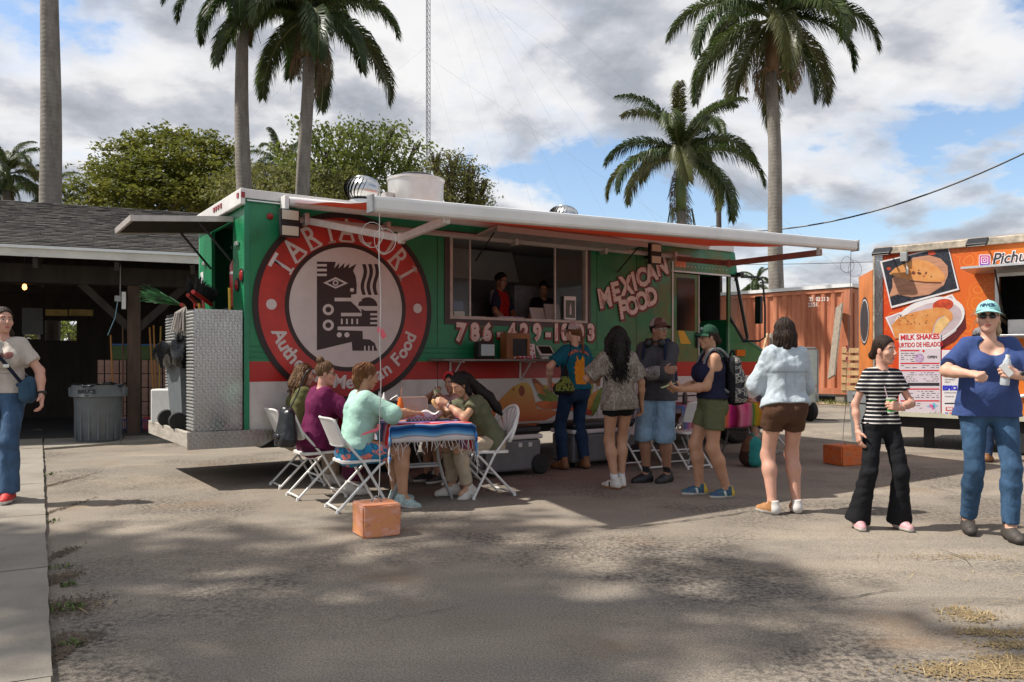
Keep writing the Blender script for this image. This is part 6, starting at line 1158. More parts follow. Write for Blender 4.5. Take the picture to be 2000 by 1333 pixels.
in_win(891, 605, -.12, 'stack of white cups behind the left window pane', 'cup_stack', (.16, .16, .16), white, 'cups'); in_win(889, 590, -.14, 'blue printed carton behind the left window pane', 'carton', (.15, .15, .12), mat('carton_blue', (.10, .17, .32), .5), 'carton', 1.97)
in_win(988, 605, -.2, 'clear plastic tub of wrapped cutlery on the window counter', 'plastic_tub', (.42, .25, .12), mat('tub_lilac', (.36, .28, .38), .3, var=.3, vs_=14, alpha=.9), 'tub')
o = in_win(1075, 605, -.16, 'open white foam takeaway box on the window counter', 'takeaway_box', (.52, .3, .07), foam, 'food box'); MB().box((0, 0, 0), (.24, .02, .20), ident((-.13, .12, .17), (R(-18), 0, R(4)))).box((0, 0, 0), (.24, .02, .26), ident((.13, .13, .20), (R(-14), 0, R(-5)))).obj('lid', foam, o)
o = in_win(1113, 600, .03, 'framed drink poster standing in the right of the serving window', 'drink_poster', (.20, .02, .32), P_wh, 'poster', 1.90); MB().box((0, -.012, .145), (.16, .004, .24)).obj('picture', mat('poster_dark', (.03, .04, .035), .4, col2=(.10, .10, .07), vs_=9), o); MB().lathe([(0, 0), (.018, 0), (.018, .10), (.008, .13), (.008, .15), (0, .15)], 12, ident((0, -.016, .07), (0, 0, 0), (1, .15, 1))).obj('bottle_print', mat('bottle_pale', (.5, .4, .36), .4), o)

# ================================================================== on the truck's rear platform
def tl(s, d, z): return tw_(s, -d, z)
wb_ = empty('wheelie_bin', tl(-.34, .92, .577), TRZ, 'grey wheelie bin with black bag standing on the truck bumper', 'trash bin')
taper(MB(), .17, .30, .22, .38, .02, .86).obj('bin_body', MATS['bin_grey'], wb_); MB().b2((-.24, -.40, .82), (.24, .40, .90), bev=.02).obj('rim', MATS['bin_grey'], wb_); MB().b2((-.25, -.43, .70), (-.20, -.25, .86), bev=.02).obj('handle', MATS['bin_grey'], wb_)
for y in (-.30, .30): MB().lathe([(0, -.03), (.09, -.03), (.10, 0), (.09, .03), (0, .03)], 20, ident((-.22, y, .10), (0, R(90), R(90)))).obj('wheel', rubber, wb_)
def bagf(u, v):
    a = u * 6.2832; e = 1 + .30 * v * (1 - v) * 4 * .4 + .05 * math.sin(a * 7 + v * 6) + .03 * math.sin(a * 15 + v * 3); return (.29 * e * max(-1, min(1, 1.35 * math.cos(a))), .46 * e * max(-1, min(1, 1.35 * math.sin(a))), .96 - .26 * v + .03 * math.sin(a * 5 + 2 * v))
MB().grid(bagf, 72, 8).grid(lambda u, v: (bagf(u, 0)[0] * (1 - v), bagf(u, 0)[1] * (1 - v), .96 + .03 * math.sin(u * 31) * (1 - v) - .08 * v), 72, 3).obj('bag', mat('bag_shiny', (.008, .008, .009), .18, bump=.5, bs=16), wb_, True)
wb2 = MB().b2((-.2, -.10, 0), (.2, .10, .42), bev=.02).obj('white_bucket', white); wb2.location = tl(-.42, 1.72, .577); tag(wb2, 'small pale box behind the wheelie bin on the truck bumper', 'box')
fx = empty('fire_extinguisher', tl(.22, .95, 1.95), TRZ, 'large red fire extinguisher inside the open rear locker', 'fire extinguisher'); MB().lathe([(0, 0), (.12, 0), (.135, .02), (.135, .50), (.11, .57), (.05, .61), (.04, .63)], 24).obj('cylinder', mat('ext_red', (.45, .015, .012), .3), fx, angle=40); MB().lathe([(.035, .62), (.035, .70), (0, .70)], 12).box((-.04, 0, .72), (.16, .03, .03)).obj('valve', black, fx); MB().lathe([(.137, .40), (.137, .43)], 24, cap=False).obj('strap', alu, fx)
MB().b2((-.2, -.2, -.03), (.2, .4, -.002)).obj('bracket', dark_in, fx)
def broom(base, head, name, label, bm_, up, n=70, w=.22, l=.28, hm=None, seed=0):
    b = empty(name, base, 0, label, 'broom'); r = random.Random(seed); d = head - base; MB().tube([(0, 0, 0), d], .013, 8).obj('handle', hm or mat('broom_red', (.50, .03, .02), .4), b)
    up = Vector(up).normalized(); sd_ = up.cross(Vector((0, 0, 1)) if abs(up.z) < .9 else Vector((1, 0, 0))).normalized(); hb = MB(); hb.tube([d - sd_ * w * .5, d + sd_ * w * .5], .024, 8); hb.obj('head', hm or MATS['broom_red'], b); mb = MB()
    for i in range(n):
        k = r.uniform(-1, 1); p = d + sd_ * w * .48 * k + up * .01; e = p + (up + sd_ * k * .55 + Vector((r.gauss(0, .10), r.gauss(0, .10), r.gauss(0, .10)))) * l * r.uniform(.8, 1.05); mb.tube([p, (p + e) / 2 + Vector((r.gauss(0, .008), 0, r.gauss(0, .008))), e], [.005, .005, .003], 4)
    mb.obj('bristles', bm_, b)['kind'] = 'stuff'; return b
broom(tl(-.2, 1.7, .9), tl(-.28, 1.72, 2.02), 'broom', 'broom with spread green bristles sticking out of the far plate box', mat('bristle_green', (.02, .19, .035), .6, col2=(.015, .03, .015), vs_=14), (-.85, -.2, .28), 130, .16, .40, seed=1)
broom(tl(-.15, 1.5, .9), tl(-.22, 1.35, 2.05), 'broom', 'broom with black bristles and red neck between the plate boxes', mat('bristle_black', (.02, .02, .022), .7), (.1, .25, .9), 150, .42, .16, seed=2)
broom(tl(-.2, .28, .9), tl(-.30, .62, 2.03), 'broom', 'wide black push broom lying over the near plate box', MATS['bristle_black'], (.3, .15, .8), 220, .55, .15, seed=3)
mp_ = empty('mop', tl(-.33, .42, .9), TRZ, 'grey string mop hanging beside the near plate box', 'mop'); MB().tube([(0, 0, 0), (-.05, .02, 1.06)], .012, 8).obj('handle', mat('broom_yellow', (.55, .33, .02), .4), mp_); mb = MB(); r_ = random.Random(1)
for i in range(40): x, y = r_.gauss(0, .03), r_.gauss(0, .03); mb.tube([(-.18, .05, 1.02), (-.20 + x, .05 + y, .95), (-.20 + x * 1.6, .05 + y * 1.6, .80 - r_.random() * .10)], .007, 4)
mb.obj('strings', mat('mop_grey', (.38, .34, .30), .9), mp_)['kind'] = 'stuff'
e = empty('yellow_handle', tl(-.12, .16, 1.5), TRZ, 'bright yellow tool handle standing up from the near plate box', 'tool'); MB().tube([(0, 0, 0), (-.01, 0, .62)], .014, 8).obj('shaft', MATS['broom_yellow'], e)
# ================================================================== PEOPLE: continuous surfaces grown from posed skeletons
def V(*a): return np.array(a if len(a) > 1 else a[0], dtype=np.float64)
def nrm(v): v = np.asarray(v, float); return v / (np.linalg.norm(v) + 1e-9)
def rotm(yaw=0, pitch=0, roll=0): return np.array((Matrix.Rotation(R(yaw), 3, 'Z') @ Matrix.Rotation(R(pitch), 3, 'X') @ Matrix.Rotation(R(roll), 3, 'Y')))
class Sdf:
    """smooth union of tapered limbs and ellipsoids, meshed with surface nets"""
    def __init__(s, h): s.h = h; s.p = []; s.cuts = []; s.disp = None; s.subs = []
    def cone(s, a, b, ra, rb, k=.03, cut=None, sub=False): (s.subs if sub else s.p).append(('c', V(a), V(b), ra, rb, k, cut)); return s
    def ell(s, c, r, k=.03, M=None, cut=None, sub=False): (s.subs if sub else s.p).append(('e', V(c), V(r), M, 0, k, cut)); return s
    def _box(s, q):
        if q[0] == 'c': lo = np.minimum(q[1] - q[3], q[2] - q[4]); hi = np.maximum(q[1] + q[3], q[2] + q[4])
        else: m = q[2] if q[3] is None else np.full(3, q[2].max()); lo = q[1] - m; hi = q[1] + m
        return lo, hi
    def _d(s, q, X, Y, Z):
        if q[0] == 'c':
            a, b, ra, rb = q[1], q[2], q[3], q[4]; ab = b - a; L2 = (ab @ ab) + 1e-12; px, py, pz = X - a[0], Y - a[1], Z - a[2]
            t = np.clip((px * ab[0] + py * ab[1] + pz * ab[2]) / L2, 0, 1); d = np.sqrt((px - t * ab[0]) ** 2 + (py - t * ab[1]) ** 2 + (pz - t * ab[2]) ** 2) - (ra + (rb - ra) * t)
        else:
            c, r, M = q[1], q[2], q[3]; px, py, pz = X - c[0], Y - c[1], Z - c[2]
            if M is not None: px, py, pz = (M[0, 0] * px + M[1, 0] * py + M[2, 0] * pz, M[0, 1] * px + M[1, 1] * py + M[2, 1] * pz, M[0, 2] * px + M[1, 2] * py + M[2, 2] * pz)
            k0 = np.sqrt((px / r[0]) ** 2 + (py / r[1]) ** 2 + (pz / r[2]) ** 2); k1 = np.sqrt((px / r[0] ** 2) ** 2 + (py / r[1] ** 2) ** 2 + (pz / r[2] ** 2) ** 2) + 1e-6; d = k0 * (k0 - 1) / k1
        for (p, n) in (q[6] or ()): d = np.maximum(d, (X - p[0]) * n[0] + (Y - p[1]) * n[1] + (Z - p[2]) * n[2])
        return d
    def mesh(s):
        h = s.h; m = .05; bx = [s._box(q) for q in s.p]; lo = np.min([b[0] for b in bx], 0) - m; hi = np.max([b[1] for b in bx], 0) + m; n = np.ceil((hi - lo) / h).astype(int) + 1
        ax = [(lo[i] + h * np.arange(n[i])).astype(np.float32) for i in range(3)]; F = np.full(n, .3, np.float32)
        def blk(b, mg): i0 = np.maximum(0, ((b[0] - mg - lo) / h).astype(int)); i1 = np.minimum(n, ((b[1] + mg - lo) / h).astype(int) + 2); return tuple(slice(a, c) for a, c in zip(i0, i1))
        def grid(sl): return ax[0][sl[0]][:, None, None], ax[1][sl[1]][None, :, None], ax[2][sl[2]][None, None, :]
        for q, b in zip(s.p, bx):
            sl = blk(b, .045); d = s._d(q, *grid(sl)); f = F[sl]; k = q[5]; hh = np.clip(.5 + .5 * (d - f) / k, 0, 1); F[sl] = d * (1 - hh) + f * hh - k * hh * (1 - hh)
        if s.disp is not None: F += s.disp(ax[0][:, None, None], ax[1][None, :, None], ax[2][None, None, :]).astype(np.float32)
        for q in s.subs:
            sl = blk(s._box(q), .03); d = -s._d(q, *grid(sl)); F[sl] = np.maximum(F[sl], d)
        for (p, nn) in s.cuts: F = np.maximum(F, ((ax[0][:, None, None] - p[0]) * nn[0] + (ax[1][None, :, None] - p[1]) * nn[1] + (ax[2][None, None, :] - p[2]) * nn[2]).astype(np.float32))
        F[0] = F[-1] = .1; F[:, 0] = F[:, -1] = .1; F[:, :, 0] = F[:, :, -1] = .1
        I = F < 0; c = I[:-1, :-1, :-1].astype(np.int8)
        cnt = sum(I[i:n[0] - 1 + i, j:n[1] - 1 + j, k:n[2] - 1 + k].astype(np.int8) for i in (0, 1) for j in (0, 1) for k in (0, 1)); act = np.argwhere((cnt > 0) & (cnt < 8)); idx = np.full(cnt.shape, -1, np.int32); idx[tuple(act.T)] = np.arange(len(act))
        acc = np.zeros((len(act), 3)); w = np.zeros(len(act)); cr = [(i, j, k) for i in (0, 1) for j in (0, 1) for k in (0, 1)]
        for a in cr:
            for axi in range(3):
                if a[axi]: continue
                b = list(a); b[axi] = 1; fa = F[tuple((act + a).T)]; fb = F[tuple((act + b).T)]; mk = (fa < 0) != (fb < 0); t = np.where(mk, fa / np.where(mk, fa - fb, 1), 0); pt = np.array(a, float)[None, :].repeat(len(act), 0); pt[:, axi] += t; acc[mk] += pt[mk]; w[mk] += 1
        vs = lo + h * (act + acc / w[:, None]); qs = []
        for axi in range(3):
            o1, o2 = [(1, 2), (2, 0), (0, 1)][axi]; A = I.take(range(n[axi] - 1), axi); B = I.take(range(1, n[axi]), axi); e = np.argwhere(A != B); e = e[(e[:, o1] > 0) & (e[:, o2] > 0) & (e[:, o1] < n[o1] - 1) & (e[:, o2] < n[o2] - 1)]
            if not len(e): continue
            d1 = np.zeros(3, int); d1[o1] = 1; d2 = np.zeros(3, int); d2[o2] = 1; g = lambda q: idx[tuple(q.T)]; quad = np.stack([g(e - d1 - d2), g(e - d2), g(e), g(e - d1)], 1); flip = ~A[tuple(e.T)]; quad[flip] = quad[flip][:, ::-1]; qs.append(quad)
        return vs, np.concatenate(qs)
def np_mesh(name, parts, mats, parent, loc=None, mi=None):
    vs = []; qs = []; b = 0
    for v, q in parts: vs.append(v); qs.append(q + b); b += len(v)
    vs = np.concatenate(vs); qs = np.concatenate(qs); me = bpy.data.meshes.new(name); me.vertices.add(len(vs)); me.vertices.foreach_set('co', vs.astype(np.float32).ravel()); me.loops.add(len(qs) * 4); me.loops.foreach_set('vertex_index', qs.astype(np.int32).ravel()); me.polygons.add(len(qs)); me.polygons.foreach_set('loop_start', np.arange(len(qs), dtype=np.int32) * 4)
    if mi is not None: me.polygons.foreach_set('material_index', mi(vs[qs].mean(1)).astype(np.int32))
    me.polygons.foreach_set('use_smooth', np.ones(len(qs), bool)); me.update(calc_edges=True); me.validate(); return link(name, me, mats, parent, loc)
def folds(amp, f, seed, horiz=.5):
    r = np.random.default_rng(seed); K = r.normal(size=(6, 3)) * np.array([1, 1, 1 + horiz * 2]); K /= np.linalg.norm(K, axis=1)[:, None]; K *= f * r.uniform(.6, 1.6, (6, 1)); ph = r.uniform(0, 6.28, 6); K2 = r.normal(size=(6, 3)) * f * .35
    def fn(X, Y, Z):
        o = 0
        for i in range(6): w = np.sin(K2[i, 0] * X + K2[i, 1] * Y + K2[i, 2] * Z + ph[i]); o = o + (1 - np.abs(np.sin(.5 * (K[i, 0] * X + K[i, 1] * Y + K[i, 2] * Z) + 1.1 * w + ph[i])) * 2) * np.clip(w + .3, 0, 1)
        return amp * o * .42
    return fn
def ik(S, T, l1, l2, hint):
    S, T = V(S), V(T); d = T - S; L = np.linalg.norm(d)
    if L > (l1 + l2) * .998: T = S + d / L * (l1 + l2) * .998; d = T - S; L = np.linalg.norm(d)
    x = d / L; a = (l1 * l1 - l2 * l2 + L * L) / (2 * L); h = math.sqrt(max(0, l1 * l1 - a * a)); hv = V(hint) - x * (V(hint) @ x); return S + x * a + nrm(hv) * h, T
def hand_parts(w, d, n, curl, k=1., thumb=.6, h=.005):
    """palm, four jointed fingers of different length, thumb from the side of the palm; d fingers' way, n palm side"""
    d = nrm(d); n = nrm(n - d * (n @ d)); sgn = k; sd = np.cross(d, n) * sgn; s = Sdf(h); b = w - d * .035; s.cone(b, w + d * .005, .026, .024, .02)
    for i, (o, ln) in enumerate([(-.030, .068), (-.010, .078), (.010, .074), (.029, .058)]):
        kn = w + d * (.088 - abs(i - 1.2) * .004) + sd * o; s.cone(w + d * .01 + sd * o * .45, kn, .0155, .0125, .016); p = kn; ang = 0.; c = curl * (1 + .12 * i)
        for l, r0, r1 in ((.46, .0105, .0095), (.30, .0095, .0085), (.24, .0085, .0070)): ang += c; dd = d * math.cos(ang) + n * math.sin(ang); e = p + dd * ln * l * 1.12; s.cone(p, e, r0, r1, .006); p = e
    t0 = w + d * .02 - sd * .022 + n * .006; td = nrm(d * .62 - sd * (1 - .5 * thumb) + n * (.25 + thumb * .6)); t1 = t0 + td * .042; td2 = nrm(td + d * .45 + n * .35 * thumb + sd * .35 * thumb); t2 = t1 + td2 * .032; s.cone(w + d * .005, t0, .018, .0165, .015); s.cone(t0, t1, .0155, .0115, .012); s.cone(t1, t2, .0115, .0085, .006); return s.mesh()
eye_w = mat('eye_white', (.62, .58, .55), .25); eye_d = mat('eye_dark', (.02, .012, .01), .25); lips = {}
def skin(name, c): return mat('skin_' + name, c, .52, var=.07, vs_=16, sss=.12, bump=.05, bs=180)
SK = {'fair': skin('fair', (.60, .34, .24)), 'rosy': skin('rosy', (.58, .31, .22)), 'tan': skin('tan', (.44, .23, .135)), 'brown': skin('brown', (.33, .165, .10)), 'olive': skin('olive', (.50, .28, .175))}
LIP = mat('lips', (.42, .12, .10), .4); LIPD = mat('lips_dark', (.30, .07, .06), .4)
def hair_mat(name, c, c2): return mat('hair_' + name, c, .55, spec=.22, col2=c2, vs_=26, bump=.9, bs=55, stretch=(2.2, 2.2, .32), detail=5)
HM = {'black': hair_mat('black', (.006, .005, .005), (.020, .015, .013)), 'darkbrown': hair_mat('darkbrown', (.012, .007, .005), (.040, .022, .014)), 'brown': hair_mat('brown', (.070, .035, .016), (.17, .095, .045)), 'auburn': hair_mat('auburn', (.10, .04, .014), (.22, .10, .04)), 'blond': hair_mat('blond', (.26, .17, .085), (.46, .34, .20)), 'lightbrown': hair_mat('lightbrown', (.10, .055, .022), (.30, .18, .08))}
def fabric(name, c, var=.12, rough=.85, col2=None, vs_=7., bs=19., bump=.9): return mat('cloth_' + name, c, rough, var=var, vs_=vs_, bump=bump, bs=bs, spec=.2, col2=col2)
def person(loc, face, height, label, P, h=.0115):
    """P: pose, build, clothes. Local frame: +y forward, +x to the person's right, units of a 1.70 m body."""
    g = P.get; sc = height / 1.70; root = empty('person', loc, math.atan2(-face[0], face[1]), label, 'person'); root.scale = (sc * .925, sc * .925, sc)
    B = dict(hip=1., waist=1., chest=1., bust=0., belly=0., limb=1., sh=1.); B.update(g('build', {}))
    pel = V(g('pelvis', (0, 0, .93))); Rt = rotm(g('twist', 0), -g('lean', 0), g('side', 0)); Rp = rotm(g('ptwist', 0), -g('lean', 0) * .4, g('side', 0) * .3); T = lambda p: pel + Rt @ V(p)
    up = Rt @ V(0, 0, 1); fw = Rt @ V(0, 1, 0); rt = Rt @ V(1, 0, 0); Rh = rotm(*g('head', (0, 0, 0))); ex = g('slump', 0.)
    nb = T((0, .0 + ex, .475)); hb = nb + nrm(up * .7 + Rh @ V(0, 0, .5)) * .075; hs = g('hs', .93); Hc = hb + Rh @ V(0, .022, .085) * hs; H = lambda p: Hc + Rh @ (V(p) * hs)
    sh = {s: T((s * .143 * B['sh'], ex * .8, .415)) for s in (-1, 1)}; arms = {}; legs = {}; lb = B['limb']
    for s, nm in ((-1, 'L'), (1, 'R')):
        a = g('arm' + nm, {}); tgt = a.get('w'); tgt = V(tgt) if tgt is not None else sh[s] + V(s * .07, .04, -.52); el, wr = ik(sh[s], tgt, .285, .245, a.get('hint', (s * .5, -.8, -.2))); fd = nrm(wr - el); arms[s] = (sh[s], el, wr, V(a.get('d', fd)), V(a.get('n', (-s, 0, 0))), a.get('curl', .38), a.get('thumb', .4))
        q = g('leg' + nm, {}); hj = pel + Rp @ V(s * .088 * B['hip'], 0, -.03); an = V(q.get('a', (s * .10, -.01, .085))); kn, an = ik(hj, an, .425, .42, q.get('hint', (s * .08, 1, 0))); legs[s] = (hj, kn, an, q.get('yaw', -s * 8), q.get('pitch', 0))
    # ---------------- prims
    hw, ww, cw = B['hip'], B['waist'], B['chest']
    def torso(S, o=0., low=0., lo=.006):
        for s in (-1, 1):
            S.cone(pel + Rp @ V(s * .062 * hw, -.005, -.02), T((s * .055 * ww, 0, .14)), .100 * hw + o, .080 * ww + o, .035); S.cone(T((s * .055 * ww, 0, .14)), T((s * .070 * cw, ex * .6, .33)), .080 * ww + o, .090 * cw + o, .035); S.cone(T((s * .070 * cw, ex * .6, .33)), T((s * .075 * cw, ex * .8, .395)), .090 * cw + o, .058 * cw + o, .035); S.ell(pel + Rp @ V(s * .066 * hw, -.045 * hw, -.05), (.080 * hw + o, .078 * hw + o, .095 * hw + o), .035)
            if B['bust']: S.ell(T((s * .074 * cw, .085 * cw + ex * .5, .285)), (.068 * B['bust'] + o, .062 * B['bust'] + o, .064 * B['bust'] + o), .04)
            if low: S.cone(pel + Rp @ V(s * .072 * hw, -.01, -.02), pel + Rp @ V(s * .080 * hw, -.01, -low), .101 * hw + o + lo, .101 * hw + o + lo * 2, .035)
            S.cone(T((0, ex, .440)), sh[s], .050 + o * .6, .042 * cw + o * .8, .03)
        if B['belly']: S.ell(T((0, .055 * B['belly'], .10)), (.125 * B['belly'] + o, .095 * B['belly'] + o, .125 * B['belly'] + o), .06)
    def armp(S, s, o=0., t1=2., k=.03, flare=0.):
        S0, E, W_ = arms[s][:3]; 
        def cutp(a, b, t): p = a + (b - a) * t; return [(p, nrm(b - a))]
        f1 = min(1, t1); S.cone(S0, S0 + (E - S0) * f1 * (1.02 if t1 < 1 else 1), .045 * lb + o, (.045 - .009 * f1) * lb + o + flare, k, cut=cutp(S0, E, f1) if t1 < 1 else None)
        if t1 > 1: f2 = t1 - 1; m = E + (W_ - E) * min(f2, .35); S.cone(E, m, .037 * lb + o + flare, .038 * lb + o + flare, k, cut=cutp(E, W_, f2) if f2 < .35 else None)
        if t1 > 1.35: S.cone(E + (W_ - E) * .35, E + (W_ - E) * (t1 - 1), .038 * lb + o + flare, (.038 - .015 * (t1 - 1.35) / .65) * lb + o + flare, k, cut=cutp(E, W_, t1 - 1) if t1 < 2 else None)
    def legp(S, s, o=0., t1=2., k=.04, flare=0., bell=0.):
        hj, kn, an = legs[s][:3]; q = lambda a, b, t: a + (b - a) * t; f1 = min(1, t1); S.cone(hj, q(hj, kn, f1), .084 * hw * .5 + .084 * lb * .5 + o, (.084 - .030 * f1) * lb + o + flare * f1, k, cut=[(q(hj, kn, f1), nrm(kn - hj))] if t1 < 1 else [(q(kn, an, t1 - 1), nrm(an - kn))] if t1 < 1.3 else None)
        if t1 >= 1:
            f2 = t1 - 1
            if o > .004 and t1 > 1.5: e_ = q(kn, an, f2); c1 = q(kn, an, .3) + V(0, -.010, 0); S.cone(kn, c1, .058 * lb + o + flare, .061 * lb + o + flare, k); S.cone(c1, e_, .061 * lb + o + flare, .049 * lb + o + flare + bell, k, cut=[(e_, nrm(an - kn))]); return
            bk = -nrm(np.cross(np.cross(kn - hj, an - kn) + V(1e-4, 0, 0), an - kn)); c1 = q(kn, an, min(.3, f2)) + V(0, -.012, 0); S.cone(kn, c1, .058 * lb + o + flare, .058 * lb + o + flare, k, cut=[(q(kn, an, f2), nrm(an - kn))] if f2 < .3 else None)
            if f2 > .3: S.cone(c1, q(kn, an, f2), .058 * lb + o + flare, (.058 - .022 * (f2 - .3) / .7) * lb + o + flare + bell, k, cut=[(q(kn, an, min(1.2, f2)), nrm(an - kn))] if bell or o > .004 else None)
    # ---------------- body
    S = Sdf(h); torso(S); S.cone(T((0, ex * .9, .43)), hb, .054, .046, .03); S.cone(hb, Hc + Rh @ V(0, -.02, -.01), .046, .046, .03)
    for s in (-1, 1): armp(S, s); legp(S, s); an = legs[s][2]; yw = rotm(legs[s][3]); S.cone(an, an + yw @ V(0, .09, -.045), .036, .028, .03)
    parts = [S.mesh()]
    D = Sdf(.0052); D.ell(H((0, -.012, .030)), V(.0745, .094, .088) * hs, .02, Rh); D.ell(H((0, .018, -.030)), V(.0595, .074, .094) * hs * V(g('fat', 1.), 1, 1), .03, Rh); D.ell(H((0, .062, -.098)), V(.026, .024, .022) * hs, .03, Rh); D.cone(H((0, .088, .012)), H((0, .112, -.030)), .007, .0125, .010); D.ell(H((0, .100, -.036)), V(.0165, .010, .009) * hs, .010, Rh); D.ell(H((0, .085, -.066)), V(.026, .016, .013) * hs, .012, Rh); D.cone(H((-.038, .068, .022)), H((.038, .068, .022)), .012, .012, .02)
    for s in (-1, 1): D.ell(H((s * .046, .058, -.030)), V(.022, .022, .020) * hs, .02, Rh); D.ell(H((s * .076, -.005, -.012)), V(.009, .020, .032) * hs, .008, Rh)
    D.cone(H((0, -.02, -.06)), hb, .050, .046, .03)
    for s in (-1, 1): D.ell(H((s * .031, .094, .003)), V(.016, .013, .0085) * hs, .01, Rh, sub=True)
    parts.append(D.mesh()); E_ = Sdf(.0042)
    for s in (-1, 1): E_.ell(H((s * .031, .0745, .002)), V(.0125, .0115, .0105) * hs, .002, Rh)
    parts.append(E_.mesh())
    for s in (-1, 1): a = arms[s]; parts.append(hand_parts(a[2], a[3], a[4], a[5], k=-s, thumb=a[6]))
    sk = P['skin']; brow = HM[g('brow', 'darkbrown')]
    def mi(c):
        l = (c - Hc) @ Rh / hs; o = np.zeros(len(c)); ax_ = np.abs(l[:, 0]); fr = l[:, 1] > .05
        o[(((l - [0.031, .0745, .002]) ** 2).sum(1) < .0134 ** 2) | (((l - [-.031, .0745, .002]) ** 2).sum(1) < .0134 ** 2)] = 1; o[(o == 1) & ((((ax_ - .031) / .0062) ** 2 + ((l[:, 2] - .002) / .0075) ** 2) < 1)] = 2; o[fr & (np.abs(l[:, 2] - .026 + .12 * np.abs(ax_ - .032)) < .0048) & (ax_ > .013) & (ax_ < .050)] = 3; o[fr & (((l[:, 0] / .025) ** 2 + ((l[:, 2] + .067) / .0095) ** 2) < 1)] = 4; return o
    np_mesh('body', parts, [SK[sk], eye_w, eye_d, brow, LIPD if sk == 'brown' else LIP], root, mi=mi)
    # ---------------- clothes
    sd = abs(hash(label)) % 1000 if False else sum(map(ord, label)) % 997
    for cdef in g('clothes', []):
        k = cdef['t']; m = cdef.get('m'); o = cdef.get('o', .012); S = Sdf(cdef.get('h', .010))
        if k == 'shirt':
            torso(S, o, cdef.get('low', .08), cdef.get('lo', .006)); sl = cdef.get('sleeve', .6)
            if sl:
                for s in (-1, 1): armp(S, s, o * 1.1 + cdef.get('so', 0.), sl, .035, cdef.get('flare', .006))
            S.disp = folds(cdef.get('wr', .007), cdef.get('wf', 34), sd, cdef.get('hz', .5)); hem = pel + up * cdef.get('hem', -.05); S.cuts.append((hem, -nrm(up + V(0, cdef.get('tilt', 0), 0)))); nk = cdef.get('neck', 'crew'); c0 = T((0, ex, .475))
            S.cone(c0 - up * .02, c0 + up * .2 + fw * .02, .060, .066, sub=True)
            if nk == 'scoop': S.ell(T((0, .085 + ex, .445)), (.085, .075, .075), sub=True)
            if nk == 'square':
                q = T((0, .105, .435)); M_ = Rt; S.ell(q, (.105, .075, .080), M=Rt, sub=True)
            if nk == 'tank':
                for s in (-1, 1): S.ell(sh[s] + rt * s * .03 - up * .005, (.070, .10, .125), M=Rt, sub=True)
                S.ell(T((0, .085, .445)), (.075, .08, .085), M=Rt, sub=True); S.ell(T((0, -.075, .47)), (.075, .08, .06), M=Rt, sub=True)
            if nk == 'collar': pass
            ob = np_mesh('shirt', [S.mesh()], m, root)
            if nk == 'collar':
                Cc = Sdf(.006); Cc.cone(c0 - up * .028, c0 + up * .032, .074, .064, .01, cut=[(c0 + up * .03, up), (c0 - up * .04, -up)]); Cc.cone(c0 - up * .1, c0 + up * .2, .052, .052, sub=True); np_mesh('collar', [Cc.mesh()], m, ob)
        elif k == 'pants':
            S2 = S; lg = cdef.get('leg', 2.)
            for s in (-1, 1):
                S.cone(pel + Rp @ V(s * .066 * hw, -.005, -.02), T((s * .055 * ww, 0, .14)), .101 * hw + o, .081 * ww + o, .035); S.ell(pel + Rp @ V(s * .066 * hw, -.045 * hw, -.05), (.081 * hw + o, .079 * hw + o, .095 * hw + o), .035); legp(S, s, o, lg, cdef.get('k', .03), cdef.get('flare', 0.), cdef.get('bell', 0.))
            if B['belly']: S.ell(T((0, .05 * B['belly'], .06)), (.12 * B['belly'] + o, .09 * B['belly'] + o, .10 * B['belly'] + o), .06)
            S.disp = folds(cdef.get('wr', .006), cdef.get('wf', 40), sd + 3, 1.); S.cuts.append((pel + up * cdef.get('rise', .09), up)); np_mesh(cdef.get('name', 'trousers'), [S.mesh()], m, root)
        elif k == 'shoe':
            for s in (-1, 1):
                S = Sdf(.0072); an = legs[s][2]; yw = rotm(legs[s][3], legs[s][4]); f = lambda x, y, z: an + yw @ V(x, y, z - .085); ht = cdef.get('top', .118)
                for q in (-1, 1): S.cone(f(q * .010, -.045, .038), f(q * .013, .08, .034), .034, .036, .03); S.cone(f(q * .013, .08, .030), f(q * .008, .160, .026), .034, .028, .03)
                S.cone(f(0, -.03, .06), f(0, -.008, ht + .02), .043, .050, .03); S.cone(f(0, .0, .07), f(0, .10, .045), .040, .030, .03); S.cuts = [(f(0, 0, .002), -(yw @ V(0, 0, 1))), (f(0, 0, ht), yw @ V(0, 0, 1))]; ms = m if isinstance(m, list) else [m, m]; solez = cdef.get('sole', .026)
                def mi2(c, an=an, yw=yw): l = (c - an) @ yw; z = l[:, 2] + .085; o = (z < solez).astype(int); 
                def mi3(c, an=an, yw=yw):
                    l = (c - an) @ yw; z = l[:, 2] + .085; o = np.where(z < solez, 1, 0)
                    if len(ms) > 2: o[(z >= solez) & (np.abs(l[:, 1] - .035 - .25 * (z - .04)) < .012) & (z < .075)] = 2
                    if len(ms) > 3: o[(z >= solez) & (l[:, 1] < -.035)] = 3
                    return o
                np_mesh('shoe', [S.mesh()], ms, root, mi=mi3)
                if cdef.get('lace'): MB().tube([f(-.022, .05, .082), f(.022, .065, .075), f(-.02, .08, .070), f(.02, .092, .062)], .0045, 5).obj('lace', cdef['lace'], root)
        elif k == 'sock':
            for s in (-1, 1): S = Sdf(.006); an = legs[s][2]; kn = legs[s][1]; d = nrm(kn - an); S.cone(an - d * .02, an + d * cdef.get('len', .07), .041, .043, .02, cut=[(an + d * cdef.get('len', .07), d)]); np_mesh('sock', [S.mesh()], m, root)
        elif k == 'hair': hair(root, H, Rh, Hc, hs, cdef, sd, T)
        elif k == 'cap': cap(root, H, Rh, hs, cdef)
        elif k == 'glasses':
            mb = MB(); f = cdef.get('dark')
